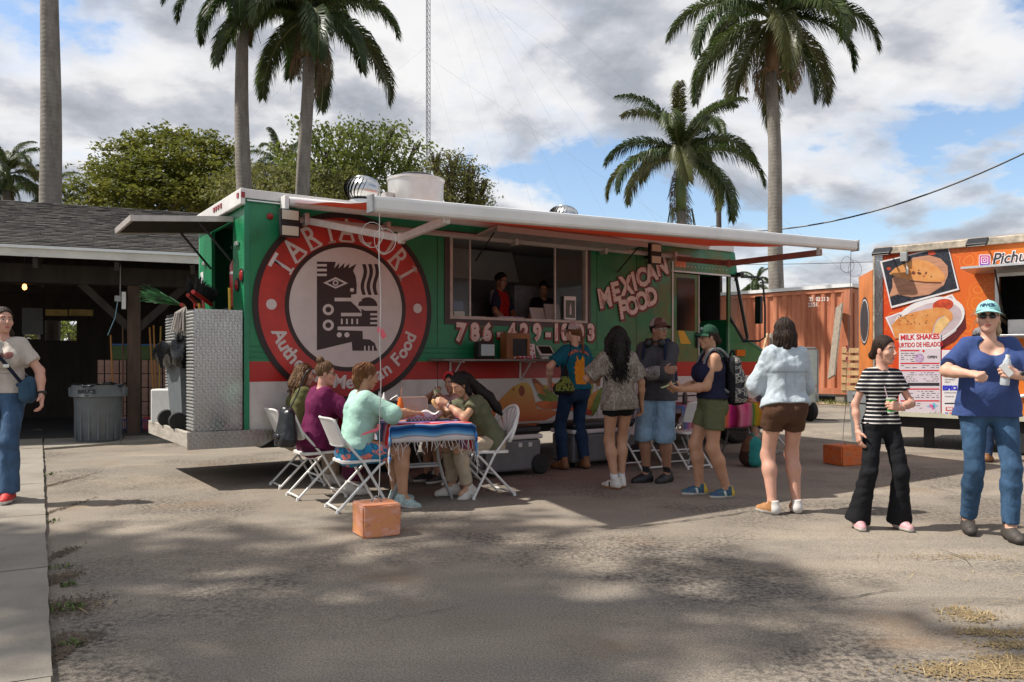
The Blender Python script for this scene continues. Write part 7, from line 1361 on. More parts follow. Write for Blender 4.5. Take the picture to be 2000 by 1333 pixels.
            for s in (-1, 1):
                ring = [H((s * .033 + .022 * math.cos(t), .098 - .012 * abs(math.cos(t)) * (1 if math.cos(t) * s > 0 else 0), .002 + .017 * math.sin(t))) for t in np.linspace(0, 6.28, 16)]; mb.tube(ring, .0022, 5, False); mb.tube([H((s * .055, .092, .006)), H((s * .078, .04, .008)), H((s * .080, -.01, .004))], .0022, 5)
                if f: D_ = Sdf(.0042); D_.ell(H((s * .033, .090, .001)), V(.027, .013, .020) * hs, .002, Rh); np_mesh('lens', [D_.mesh()], DK, root)
            mb.tube([H((-.012, .104, .006)), H((.012, .104, .006))], .0022, 5); mb.obj('glasses', m, root)
        elif k == 'watch':
            a = arms[cdef['s']]; d = nrm(a[2] - a[1]); c = a[2] - d * .03; S = Sdf(.005); S.cone(c - d * .010, c + d * .010, .031 * lb, .030 * lb, .005, cut=[(c + d * .011, d), (c - d * .011, -d)]); ob = np_mesh('watch_strap', [S.mesh()], m, root); q = c + nrm(V(cdef.get('n', (0, -.2, 1)))) * .030 * lb; S = Sdf(.004); S.ell(q, (.018, .018, .018), .003); np_mesh('watch_face', [S.mesh()], black, root)
    root['j'] = 1; del root['j']; return root, dict(arms=arms, legs=legs, H=H, T=T, Rh=Rh, sh=sh, up=up, fw=fw, M=Matrix.Translation(Vector(loc)) @ Matrix.Rotation(math.atan2(-face[0], face[1]), 4, 'Z') @ Matrix.Diagonal((sc * .925, sc * .925, sc, 1)))
def hair(root, H, Rh, Hc, hs, c, sd, T):
    st = c['style']; m = HM[c['c']]; S = Sdf(.0062); r = np.random.default_rng(sd); n = Rh @ V(0, .86, -.51); p0 = H(c.get('line', (0, .074, .074))); ct = [(p0, n)]; e = c.get('vol', 1.)
    S.ell(H((0, -.014, .032)), V(.0835, .1035, .0985) * hs * e, .02, Rh, cut=ct); curls = []
    def chain(pts, rs, k=.025):
        for (a, b, ra, rb) in zip(pts[:-1], pts[1:], rs[:-1], rs[1:]): S.cone(H(a) if len(a) == 3 else a[0], H(b) if len(b) == 3 else b[0], ra * hs, rb * hs, k)
    if st == 'bob':
        for s in (-1, 1): chain([(s * .055, -.03, .04), (s * .072, -.035, -.05), (s * .074, -.03, -.13), (s * .060, -.02, -.165)], [.045, .042, .040, .022])
        chain([(0, -.06, .04), (0, -.075, -.06), (0, -.075, -.145)], [.06, .06, .045])
    if st == 'bun': S.ell(H(c.get('bun', (0, -.115, .06))), V(.045, .042, .042) * hs, .012, Rh)
    if st == 'low_bun': chain([(0, -.08, -.02), (0, -.115, -.05)], [.05, .04])
    if st == 'pony': chain(c.get('tail', [(0, -.10, .02), (0, -.15, -.02), (0, -.16, -.10), (0, -.14, -.20)]), c.get('tr', [.028, .042, .040, .016]))
    if st == 'clip': chain([(0, -.08, .05), (.02, -.12, .03), (.01, -.11, -.06), (0, -.09, -.13)], [.055, .05, .045, .02])
    if st == 'long':
        for s in (-1, 1): chain([(s * .05, -.05, .03), (s * .075, -.05, -.08), (s * .085, -.055, -.20), (s * .07, -.07, -.30)], [.05, .05, .045, .02])
        chain([(0, -.07, .03), (0, -.10, -.10), (0, -.11, -.24), (0, -.11, -.36)], [.06, .065, .06, .025])
    if st == 'lean_long': chain([(0, -.07, .03), (0, -.10, -.02), (T((.0, -.10, .47)),), (T((-.03, -.16, .36)),), (T((-.05, -.19, .24)),), (T((-.06, -.20, .16)),)], [.07, .065, .065, .06, .05, .02]); chain([(.05, -.03, .0), (.06, -.02, -.10), (.05, .0, -.20)], [.04, .03, .015]); chain([(-.05, -.03, .0), (-.065, -.02, -.10), (-.05, .0, -.22)], [.04, .03, .015])
    if st == 'curly':
        w = c.get('w', 1.); L_ = c.get('len', .40)
        for s in (-1, 1): chain([(s * .05 * w, -.04, .04), (s * .085 * w, -.04, -.05), (s * .10 * w, -.05, -.05 - L_ * .45), (s * .09 * w, -.07, -.05 - L_ * .8)], [.055, .06, .055, .03])
        chain([(0, -.07, .04), (0, -.10, -.10), (.01, -.11, -.05 - L_ * .5), (.0, -.11, -.02 - L_)], [.07, .08, .075, .03])
        for i in range(c.get('n', 150)):
            a = r.uniform(2.3, 7.1) if r.random() < .8 else r.uniform(0, 6.28); zz = r.uniform(-.04 - L_ * .85, .06); rad = (.075 + .045 * min(1, (.08 - zz) / .2)) * (w if zz < 0 else 1); base = H((rad * math.sin(a) * 1.02, -.05 + (rad * .85) * -abs(math.cos(a)) if zz < 0 else -.02 - rad * math.cos(a) * .9, zz)); 
            if zz > 0: base = H((.085 * math.sin(a), -.02 - .10 * abs(math.cos(a)), zz))
            curls.append(base)
    if st == 'braid':
        B0 = c.get('pts', [(.02, -.105, .0), (.03, -.12, -.08), (.035, -.13, -.16), (.035, -.135, -.24), (.03, -.13, -.30)])
        for i in range(12): t = i / 11 * (len(B0) - 1); j = min(int(t), len(B0) - 2); q = V(B0[j]) + (V(B0[j + 1]) - V(B0[j])) * (t - j); S.ell(H(q + V(.008 * (-1) ** i, 0, 0)), V(.021, .021, .019) * (1 - .03 * i), .006)
        S.cone(H(B0[-1]), H(V(B0[-1]) + V(0, 0, -.07)), .014, .022, .01)
    amp = c.get('amp', .003); Ri = Rh
    def disp(X, Y, Z):
        x = X - Hc[0]; y = Y - Hc[1]; z = Z - Hc[2]; lx = x * Ri[0, 0] + y * Ri[1, 0] + z * Ri[2, 0]; ly = x * Ri[0, 1] + y * Ri[1, 1] + z * Ri[2, 1]; a = np.arctan2(lx, -ly - .0); return amp * (np.sin(a * 23 + 9 * z + 3 * np.sin(z * 30)) + .6 * np.sin(a * 41 - 14 * z)) + (c.get('cur', 0.) * np.sin(95 * x + 4 * np.sin(40 * z)) * np.sin(90 * y) * np.sin(100 * z + 2 * np.sin(50 * x)))
    S.disp = disp; ob = np_mesh('hair', [S.mesh()], m, root)
    if curls:
        mb = MB()
        for b in curls:
            q = r.uniform(.010, .017); l = r.uniform(.07, .15); ph = r.uniform(0, 6.28); tl_ = r.normal(size=2) * .015
            mb.tube([Vector(b) + Vector((q * math.cos(ph + t * 9) + tl_[0] * t, q * math.sin(ph + t * 9) + tl_[1] * t, -l * t)) for t in np.linspace(0, 1, 12)], [.006] * 11 + [.002], 4, False)
        mb.obj('curls', m, ob, True)['kind'] = 'stuff'
    # loose strands
    mb = MB()
    for i in range(c.get('fly', 26)):
        a = r.uniform(1.2, 5.1); z0 = r.uniform(-.02, .11); q = V(.085 * math.sin(a) * math.cos(z0 * 6), -.015 + .1 * math.cos(a) * math.cos(z0 * 6), z0); d = nrm(q) * .02; mb.tube([H(q * .97), H(q * 1.02 + d * .5 + V(0, 0, -.01)), H(q * 1.02 + d + V(r.normal() * .02, -.02, -.05))], [.0016, .0014, .0008], 3, False)
    mb.obj('loose_strands', m, ob, True)['kind'] = 'stuff'
def cap(root, H, Rh, hs, c):
    S = Sdf(.0055); upv = Rh @ V(0, -.12, 1); bp = H((0, .0, c.get('z', .040))); S.ell(H((0, -.010, .045)), V(.089, .106, .090) * hs, .01, Rh, cut=[(bp, -nrm(upv))]); S.cone(H((0, -.012, .134)), H((0, -.012, .139)), .006, .006, .004); ms = [c['m'], c.get('m2', c['m'])]
    def mi(cn): l = (cn - H((0, 0, 0))) @ Rh; return (l[:, 1] < c.get('split', -9)).astype(int)
    o = np_mesh('cap', [S.mesh()], ms, root, mi=mi); z0 = c.get('z', .040) + .008
    def br(u, v, t=0.):
        a = (u - .5) * 2 * 1.15; rr = .096 + .074 * v * math.cos(a * .9) ** .6 if abs(a) < 1.5 else .096; x = rr * math.sin(a) * .92; y = -.012 + (.108 + (.072 * v) * max(0, math.cos(a * 1.05))) * math.cos(a) ** .9 if math.cos(a) > 0 else 0; z = z0 + .012 - .026 * abs(math.sin(a)) ** 1.6 - .028 * v + t; return tuple(H((x, y, z)))
    mb = MB(); mb.grid(lambda u, v: br(u, v, 0), 20, 6); mb.grid(lambda u, v: br(u, v, -.004), 20, 6); mb.obj('brim', c.get('mb', c['m']), o, True)
    if c.get('text'):
        for s, tx in ((-1, ''),): pass
        chars = c['text']; n = len(chars); os = []
        for i, ch in enumerate(chars):
            if ch == ' ': continue
            a = -(i - (n - 1) / 2) * .17; rr = V(.0905 * math.sin(a), -.010 + .1075 * math.cos(a), .0); zc = .088; k = math.sqrt(max(.05, 1 - ((zc - .045) / .09) ** 2)); p = H((rr[0] * k, -.010 + (rr[1] + .010) * k + .0035, zc)); Mx = Matrix.Translation(Vector(p)) @ Matrix([list(q) for q in Rh]).to_4x4() @ Matrix.Rotation(-a + math.pi, 4, 'Z') @ Matrix.Rotation(R(62), 4, 'X'); os.append(text('t', ch, .036, c['tm'], o, Mx, bold=.0012))
        join_into(os, 'lettering', o)
    if c.get('badge'): D_ = Sdf(.0045); D_.ell(H((0, .078, .092)), V(.030, .014, .020) * hs, .003, Rh); np_mesh('badge', [D_.mesh()], c['badge'], o)
def put(info, p): return info['M'] @ Vector(p)      # person-local -> world
from mathutils.bvhtree import BVHTree
def decal(shapes, garment, M, name, off=.003):
    """print laid on cloth: flat shapes dropped along M's -z onto the garment's surface"""
    me = garment.data; bv = BVHTree.FromPolygons([v.co for v in me.vertices], [p.vertices[:] for p in me.polygons]); o = join_into(shapes, name, garment); d = (M.to_3x3() @ Vector((0, 0, -1))).normalized(); bm = bmesh.new(); bm.from_mesh(o.data)
    for _ in range(6):
        lg = [e for e in bm.edges if e.calc_length() > .022]
        if not lg: break
        bmesh.ops.subdivide_edges(bm, edges=lg, cuts=1); bmesh.ops.triangulate(bm, faces=bm.faces)
    for v in bm.verts:
        h = bv.ray_cast(v.co - d * .3, d)
        if h[0] is not None: v.co = h[0] - d * off
    bm.to_mesh(o.data); bm.free(); return o
def child(root, name): return [c for c in root.children if c.name.split('.')[0] == name][0]
def front_plane(T_, z, back=False):
    """matrix whose x runs to the reader's right on the chest (or back)"""
    c = T_((0, .30 if not back else -.30, z)); return c
denim = lambda n, c: mat('denim_' + n, c, .85, var=.30, vs_=7, bump=1., bs=20, spec=.2, stretch=(1, 1, .6))
J_blue = denim('blue', (.050, .095, .17)); J_dark = denim('dark', (.016, .034, .075)); J_mid = denim('mid', (.040, .085, .155)); J_light = denim('light', (.20, .30, .40))
def cloth_noise(name, pts, scale, detail=4., stretch=(1, 1, 1), rough=.85):
    m, N, L, p = nodes_of(name, rough, spec=.2); tc = N('ShaderNodeTexCoord'); v = N('ShaderNodeMapping', {0: tc.outputs['Object'], 'Scale': stretch}).outputs[0]
    L.new(ramp_node(N, N('ShaderNodeTexNoise', {'Vector': v, 'Scale': scale, 'Detail': detail, 'Roughness': .65, 'Distortion': .6}).outputs['Fac'], pts), p.inputs['Base Color']); return m
camo = cloth_noise('camo', [(.30, (.065, .05, .04)), (.42, (.25, .21, .17)), (.48, (.11, .085, .065)), (.55, (.33, .29, .25)), (.62, (.15, .11, .08)), (.72, (.36, .33, .30))], 15., 6., (1, 1, .6)); camo2 = cloth_noise('camo_sleeve', [(.30, (.05, .04, .04)), (.46, (.28, .25, .24)), (.52, (.11, .09, .085)), (.62, (.34, .31, .30))], 22.)
floral = cloth_noise('floral', [(.28, (.03, .20, .38)), (.46, (.03, .24, .40)), (.50, (.02, .06, .16)), (.54, (.04, .26, .42)), (.58, (.68, .16, .12)), (.68, (.70, .24, .18)), (.74, (.30, .34, .55))], 11., 2.)
def stripes():
    m, N, L, p = nodes_of('striped_jersey', .85, spec=.2); tc = N('ShaderNodeTexCoord'); sx = N('ShaderNodeSeparateXYZ', {0: tc.outputs['Object']}); fr = N('ShaderNodeMath', {0: N('ShaderNodeMath', {0: sx.outputs[2], 1: .0345}, operation='DIVIDE').outputs[0]}, operation='FRACT').outputs[0]
    L.new(N('ShaderNodeBump', {'Strength': .8, 'Distance': .01, 'Height': N('ShaderNodeTexNoise', {'Vector': tc.outputs['Object'], 'Scale': 20., 'Detail': 3}).outputs['Fac']}).outputs[0], p.inputs['Normal'])
    L.new(ramp_node(N, fr, [(0, (.010, .010, .014)), (.70, (.66, .62, .58))], 'CONSTANT'), p.inputs['Base Color']); return m
aztec_m, N, L, p_ = nodes_of('aztec_weave', .85); tc = N('ShaderNodeTexCoord'); v1 = N('ShaderNodeTexVoronoi', {'Vector': N('ShaderNodeMapping', {0: tc.outputs['Object'], 'Rotation': (0, R(40), 0), 'Scale': (9, 9, 20)}).outputs[0], 'Scale': 1., 'Randomness': .5}, distance='MANHATTAN'); L.new(ramp_node(N, v1.outputs['Distance'], [(.0, (.30, .28, .22)), (.26, (.42, .39, .31)), (.34, (.07, .075, .085)), (.5, (.10, .105, .115)), (.6, (.36, .34, .28)), (.8, (.035, .035, .04))], 'CONSTANT'), p_.inputs['Base Color'])
sn_w = mat('sneaker_white', (.58, .54, .49), .6, var=.08); gum = mat('gum_sole', (.36, .17, .08), .7); sole_w = mat('sole_white', (.60, .57, .53), .6); b_lea = mat('boot_brown', (.20, .085, .03), .6, var=.25); b_dark = mat('boot_dark', (.05, .042, .036), .65, var=.25); sh_red = mat('shoe_red', (.50, .035, .03), .6, var=.2); sh_tan = mat('shoe_tan', (.36, .17, .065), .65, var=.15); sh_pink = mat('shoe_pink', (.58, .30, .31), .55, var=.1); blk_shoe = mat('shoe_black', (.012, .012, .014), .5); teal_shoe = mat('shoe_teal', (.03, .14, .12), .6, col2=(.03, .05, .16), vs_=18); yel = mat('shoe_yellow', (.55, .38, .03), .6); mint_shoe = mat('shoe_mint', (.33, .42, .40), .6, var=.25, vs_=40)
sock_w = mat('sock_white', (.62, .61, .62), .9); sock_b = mat('sock_black', (.012, .012, .013), .9); wire_blk = mat('frame_black', (.01, .01, .012), .3); wire_sil = mat('frame_silver', (.5, .5, .5), .25, .8)
F3 = lambda v: Vector((v[0], v[1], v[2] if len(v) > 2 else 0))
INFO = {}
def P_(key, *a, **k): r, i = person(*a, **k); INFO[key] = i; i['root'] = r; return r
# --- woman walking at the left edge
P_('left', Vector((-4.74, 7.58, .040)), (.22, -1), 1.82, 'woman in pale printed tee, jeans and red shoes at the left edge', dict(skin='rosy', fat=1.08, head=(38, 2, 0), twist=8, build=dict(hip=1.10, waist=1.15, chest=1.06, bust=1.1, limb=1.06), legL=dict(a=(-.10, .14, .085), yaw=4), legR=dict(a=(.10, -.16, .10), yaw=-6, pitch=-12), armL=dict(w=(-.36, .10, .90), hint=(-.8, -.5, 0), n=(.8, .3, 0), curl=.45), armR=dict(w=(.33, .0, .88)),
    clothes=[dict(t='shirt', m=fabric('oatmeal', (.50, .44, .38)), sleeve=.66, hem=.0, low=.05, o=.014, flare=.012), dict(t='pants', m=J_blue, o=.010, flare=.004, bell=.022), dict(t='shoe', m=[sh_red, sole_w], lace=blk_shoe), dict(t='hair', style='pony', c='darkbrown', tail=[(0, -.10, .0), (-.05, -.13, -.05), (-.09, -.12, -.12), (-.12, -.10, -.20)], line=(0, .070, .076)), dict(t='watch', s=-1, m=black, n=(-1, .3, .2))]))
# --- three women along the left side of the near table
seat = lambda y=.0, z=.552: (0, y, z)
P_('mint', F3(c_mint), (.88, .47), 1.74, 'woman in mint top and blue floral shorts seated nearest the camera', dict(skin='tan', pelvis=seat(-.02), lean=9, head=(6, -12, 0), build=dict(hip=1.22, waist=1.30, chest=1.15, bust=1., limb=1.15, belly=.9), legL=dict(a=(-.12, .44, .085), hint=(0, 1, .6)), legR=dict(a=(.17, .40, .085), hint=(.15, 1, .6), pitch=-10), armR=dict(w=(.16, .50, .83), hint=(.9, -.2, -.5), n=(0, 0, -1), d=(-.45, 1, .05), curl=.25), armL=dict(w=(-.14, .46, .84), hint=(-.7, -.3, -.5), n=(0, 0, -1)),
    clothes=[dict(t='shirt', m=fabric('mint', (.36, .56, .47), .06), sleeve=1.04, hem=-.02, o=.016, so=.006, flare=.012, wr=.008), dict(t='pants', name='shorts', m=floral, leg=.62, o=.016, flare=.02, rise=.05), dict(t='sock', m=sock_w, len=.08), dict(t='shoe', m=[mint_shoe, sole_w], lace=sole_w), dict(t='hair', style='clip', c='auburn', amp=.005, fly=60)]))
P_('maroon', F3(c_mar), (.86, .51), 1.76, 'woman in plum tunic and glasses with a hair bun, seated second at the table', dict(skin='rosy', pelvis=seat(-.02), lean=10, head=(-20, -6, 0), build=dict(hip=1.15, waist=1.15, chest=1.08, limb=1.05), legL=dict(a=(-.12, .42, .085), hint=(0, 1, .6)), legR=dict(a=(.14, .34, .085), hint=(.1, 1, .6)), armR=dict(w=(.12, .46, .84), hint=(.8, -.3, -.6), n=(0, 0, -1)), armL=dict(w=(-.14, .46, .84), hint=(-.7, -.3, -.5), n=(0, 0, -1)),
    clothes=[dict(t='shirt', m=fabric('plum', (.13, .012, .060)), sleeve=1.5, hem=-.08, low=.12, o=.022, so=.01, wr=.010), dict(t='pants', m=fabric('plum_dark', (.075, .010, .035)), leg=1.85, o=.02, flare=.015), dict(t='shoe', m=[sn_w, sole_w]), dict(t='hair', style='bun', c='brown', bun=(.0, -.075, .125)), dict(t='glasses', m=wire_blk)]))
P_('olive', F3(c_oli), (.86, .51), 1.72, 'woman in olive shirt with curly brown hair, seated farthest in the left row', dict(skin='fair', pelvis=seat(-.02), lean=8, head=(-8, -8, 0), build=dict(hip=1.1, waist=1.1, chest=1.05), legL=dict(a=(-.12, .42, .085), hint=(0, 1, .6)), legR=dict(a=(.12, .36, .085), hint=(.1, 1, .6)), armR=dict(w=(.12, .46, .84), hint=(.8, -.3, -.6), n=(0, 0, -1)), armL=dict(w=(-.14, .46, .84), hint=(-.7, -.3, -.5), n=(0, 0, -1)),
    clothes=[dict(t='shirt', m=fabric('olive', (.115, .115, .045)), sleeve=1.4, hem=-.06, low=.1, o=.022, so=.012, wr=.010), dict(t='pants', m=fabric('khaki', (.30, .23, .16)), leg=1.9, o=.02, flare=.015), dict(t='shoe', m=[sn_w, sole_w]), dict(t='hair', style='curly', c='brown', len=.17, n=110, cur=.004, w=.95)]))
# --- right side of the table
P_('dark', F3(c_dark) + Vector((.02, .01, 0)), (-.88, -.47), 1.74, 'dark-haired woman in olive tee bending over her food at the table', dict(skin='olive', pelvis=seat(-.03), lean=27, slump=.03, head=(4, -34, 0), build=dict(hip=1.05, waist=1.05, chest=1., bust=.9), legL=dict(a=(-.09, .26, .085), hint=(-.1, 1, .6), pitch=-25), legR=dict(a=(.12, .34, .085), hint=(.1, 1, .6)), armL=dict(w=(-.10, .50, .90), hint=(-1, .1, -.8), n=(.6, .3, -.2), d=(.25, .8, .35), curl=.75), armR=dict(w=(.08, .52, .88), hint=(.9, .1, -.7), n=(-.6, .3, -.2), curl=.75),
    clothes=[dict(t='shirt', m=fabric('army', (.115, .118, .07)), sleeve=.55, hem=-.06, low=.1, o=.018, flare=.015, wr=.010), dict(t='pants', m=fabric('sand', (.42, .34, .245)), leg=1.85, o=.012), dict(t='shoe', m=[sn_w, sole_w], lace=sole_w), dict(t='hair', style='lean_long', c='black', amp=.002, fly=50), dict(t='watch', s=-1, m=fabric('strap', (.4, .34, .3)), n=(-.5, -.2, 1))]))
P_('kid', F3(c_kid), (-.70, -.71), 1.58, 'girl with red headband drinking from a cup at the back of the table', dict(skin='brown', pelvis=seat(.0), lean=6, head=(14, -6, 0), hs=.97, legL=dict(a=(-.1, .40, .12), hint=(0, 1, .6)), legR=dict(a=(.1, .40, .12), hint=(0, 1, .6)), armL=dict(w=(-.03, .25, .98), hint=(-.7, 0, -.7), n=(.7, .4, 0), d=(.4, .3, .8), curl=.7), armR=dict(w=(.15, .25, 1.07), hint=(.9, -.1, -.5), n=(-.6, -.3, -.3), d=(-.7, .2, .5), curl=.9),
    clothes=[dict(t='shirt', m=fabric('pink', (.52, .32, .32)), sleeve=.6, hem=-.04, o=.014), dict(t='pants', name='shorts', m=J_dark, leg=.7, o=.012), dict(t='shoe', m=[blk_shoe, sole_w]), dict(t='hair', style='pony', c='black')]))
# --- the queue
P_('teal', gnd(1122, 917), (-.50, .86), 1.84, 'person in teal llama tee, cap and braid standing at the serving shelf', dict(skin='fair', head=(20, -2, 0), build=dict(hip=1.12, waist=1.12, chest=1.08, limb=1.05), legL=dict(a=(-.15, .03, .085), yaw=12), legR=dict(a=(.15, -.02, .085), yaw=-14), armR=dict(w=(.19, .30, 1.14), hint=(.8, -.4, -.5), n=(-.7, 0, .2), d=(-.1, .7, .6), curl=.8), armL=dict(w=(-.29, .12, .98), hint=(-.9, -.4, 0)),
    clothes=[dict(t='shirt', m=fabric('teal', (.008, .105, .155)), sleeve=.72, hem=-.015, low=.06, o=.018, flare=.018), dict(t='pants', m=J_dark, o=.010, leg=1.93), dict(t='shoe', m=[b_lea, mat('boot_sole', (.10, .05, .03), .8)], top=.15), dict(t='hair', style='braid', c='auburn'), dict(t='cap', m=fabric('cap_dark', (.035, .035, .045)), m2=fabric('cap_mesh', (.48, .42, .42)), split=.012, mb=fabric('cap_pale', (.45, .40, .40)))]))
P_('curly', gnd(1207, 955), (-.22, .97), 1.72, 'woman with long black curls, camouflage tee and short shorts in the queue', dict(skin='tan', head=(-6, -3, 4), side=-3, pelvis=(.015, 0, .93), build=dict(hip=1.02, waist=1.05, chest=1., limb=1.), legL=dict(a=(-.045, -.02, .085), yaw=25), legR=dict(a=(.06, .06, .085), yaw=-8), armR=dict(w=(.30, .05, .87), hint=(.6, -.8, 0), curl=.5), armL=dict(w=(-.16, .22, 1.10), hint=(-.9, -.3, -.3), d=(.2, .6, .7), curl=.5),
    clothes=[dict(t='shirt', m=camo, sleeve=.86, hem=-.11, low=.16, o=.026, so=.006, flare=.020, wr=.009), dict(t='pants', name='shorts', m=fabric('black_short', (.010, .010, .011)), leg=.30, o=.014, flare=.008), dict(t='sock', m=sock_w, len=.09), dict(t='shoe', m=[sn_w, gum, blk_shoe], lace=sole_w), dict(t='hair', style='curly', c='black', len=.40, n=230, cur=.006, w=1.12, vol=1.05)]))
P_('man', gnd(1284, 943), (-.42, -.91), 1.83, 'young man in grey tee, cap and denim shorts standing with crossed arms', dict(skin='brown', fat=1.08, head=(62, 2, 0), twist=4, build=dict(hip=1.05, waist=1.15, chest=1.10, sh=1.08, limb=1.06), legL=dict(a=(-.10, -.04, .085), yaw=-24), legR=dict(a=(.11, .05, .085), yaw=-40), armR=dict(w=(-.12, .205, 1.14), hint=(.9, -.1, -.5), d=(-1, .1, .1), n=(0, -1, 0), curl=.5), armL=dict(w=(.12, .245, 1.12), hint=(-.9, -.1, -.5), d=(1, .0, .1), n=(0, -1, 0), curl=.5),
    clothes=[dict(t='shirt', m=camo2, sleeve=1.86, hem=.1, o=.006, so=.006), dict(t='shirt', m=fabric('charcoal', (.058, .056, .062)), sleeve=1.0, hem=-.09, low=.16, lo=.010, o=.026, so=.004, flare=.018, wr=.010), dict(t='pants', name='shorts', m=J_light, leg=1.10, o=.014, flare=.036, k=.015, rise=.0), dict(t='sock', m=sock_b, len=.10), dict(t='shoe', m=[blk_shoe, mat('sole_dark', (.03, .022, .018), .8)], lace=sole_w), dict(t='hair', style='short', c='black'), dict(t='cap', m=fabric('cap_brown', (.10, .045, .035)), m2=fabric('cap_greymesh', (.30, .26, .25)), split=.005, badge=fabric('patch', (.22, .12, .11))), dict(t='glasses', m=wire_sil)]))
P_('green', gnd(1390, 970), (-1, -.06), 1.71, 'woman in dark green cap, navy tank top and olive shorts looking left', dict(skin='tan', head=(8, -4, 0), lean=1, build=dict(hip=1.15, waist=1.20, chest=1.12, bust=1.2, limb=1.14, belly=.85), legL=dict(a=(-.10, -.13, .085), yaw=8), legR=dict(a=(.10, .10, .085), yaw=-4), armL=dict(w=(-.10, .34, 1.05), hint=(-.35, -.9, -.4), n=(.5, 0, .8), d=(.15, 1, .1), curl=.55), armR=dict(w=(.07, .35, 1.05), hint=(.5, -.8, -.4), n=(-.5, 0, .8), curl=.55),
    clothes=[dict(t='shirt', m=fabric('navy', (.012, .013, .035)), sleeve=0, neck='tank', hem=.03, o=.018, low=.02), dict(t='pants', name='shorts', m=fabric('olive_short', (.105, .112, .055)), leg=.56, o=.010, flare=.030, k=.02, rise=.07), dict(t='shoe', m=[teal_shoe, sole_w, sole_w, yel], lace=yel), dict(t='hair', style='low_bun', c='darkbrown'), dict(t='cap', m=fabric('cap_green', (.018, .060, .035)), badge=fabric('badge_pale', (.25, .30, .30))), dict(t='glasses', m=wire_blk)]))
P_('denim', gnd(1533, 1003), (-.10, .99), 1.74, 'woman in loose pale denim shirt and brown shorts seen from behind', dict(skin='rosy', head=(-6, -6, 0), build=dict(hip=1.12, waist=1.08, chest=1.04, limb=1.06), legL=dict(a=(-.13, -.02, .085), yaw=22), legR=dict(a=(.12, .02, .085), yaw=-14), armR=dict(w=(.07, .26, 1.13), hint=(.75, -.45, -.6)), armL=dict(w=(-.07, .26, 1.12), hint=(-.75, -.45, -.6)),
    clothes=[dict(t='shirt', m=fabric('chambray', (.44, .50, .54), .06), sleeve=1.85, hem=-.02, tilt=.28, low=.16, o=.026, so=.002, wr=.010, wf=44, hz=-.35, neck='collar', h=.009), dict(t='pants', name='shorts', m=fabric('brown_short', (.085, .042, .024)), leg=.44, o=.016, flare=.016, rise=.12), dict(t='shoe', m=[sh_tan, sole_w, sh_tan, sole_w], lace=sole_w), dict(t='hair', style='bob', c='darkbrown', amp=.003)]))
P_('girl', gnd(1722, 1031), (.04, -1), 1.54, 'girl in black and white striped tee and black flared trousers', dict(skin='rosy', hs=1.02, head=(32, -3, 0), build=dict(hip=.92, waist=.92, chest=.90, sh=.92, limb=.86), legL=dict(a=(-.15, .04, .085), yaw=6), legR=dict(a=(.23, .0, .085), yaw=-12), armL=dict(w=(-.06, .22, 1.07), hint=(-.9, -.2, -.7), n=(.5, -.5, 0), d=(.85, .25, .2), curl=.75), armR=dict(w=(.24, .02, .85), hint=(.6, -.8, 0), curl=.4),
    clothes=[dict(t='shirt', m=stripes(), sleeve=.56, hem=-.02, low=.05, o=.013, flare=.010, wr=.004, neck='crew'), dict(t='pants', m=fabric('black_flare', (.009, .009, .011)), o=.012, leg=2.06, flare=.010, bell=.050), dict(t='shoe', m=[sh_pink, sole_w, sole_w], lace=sole_w), dict(t='hair', style='low_bun', c='darkbrown', amp=.0012, fly=8)]))
P_('woman', gnd(1930, 1046), (-.20, -1), 1.81, 'woman in blue square-neck blouse and mint cap holding a water bottle', dict(skin='fair', fat=1.14, head=(-20, 3, 0), build=dict(hip=1.20, waist=1.36, chest=1.14, bust=1.2, belly=1.1, limb=1.06, sh=1.04), legL=dict(a=(-.10, .15, .085), yaw=2), legR=dict(a=(.11, -.10, .09), yaw=-10), armL=dict(w=(-.09, .31, 1.15), hint=(-.9, -.2, -.55), n=(.5, -.55, 0), d=(.75, .3, .25), curl=.70), armR=dict(w=(.235, .35, 1.16), hint=(.95, -.2, -.5), n=(-.3, -.2, -.9), d=(-.45, .8, -.05), curl=1.15),
    clothes=[dict(t='shirt', m=fabric('blue', (.040, .068, .190), .08), sleeve=.80, hem=-.075, low=.10, o=.016, so=.004, flare=.014, neck='square', wr=.008, h=.009), dict(t='pants', m=J_mid, o=.006, leg=1.92, wr=.004, wf=60, h=.009), dict(t='shoe', m=[b_dark, mat('boot_sole_dark', (.03, .025, .022), .8)], top=.13), dict(t='hair', style='pony', c='blond', tail=[(0, -.10, .01), (-.03, -.15, -.02), (-.04, -.16, -.10), (-.03, -.14, -.20)], tr=[.03, .048, .046, .02], fly=60), dict(t='cap', m=fabric('cap_mint', (.28, .55, .54)), text='NEW YORK', tm=fabric('cap_ink', (.02, .06, .12))), dict(t='glasses', m=wire_blk, dark=True), dict(t='watch', s=-1, m=fabric('strap_pale', (.40, .36, .36)), n=(-.2, .9, .5))]))
P_('behind', gnd(1912, 902), (.62, .78), 1.80, 'man in grey cap half hidden behind the woman in the blue blouse', dict(skin='tan', clothes=[dict(t='shirt', m=fabric('rust', (.16, .05, .04)), sleeve=.7, hem=-.05, low=.1, o=.02), dict(t='pants', m=J_dark, o=.012), dict(t='shoe', m=[b_lea, MATS['boot_sole']]), dict(t='hair', style='short', c='black'), dict(t='cap', m=fabric('cap_grey', (.20, .19, .20)))]), h=.013)
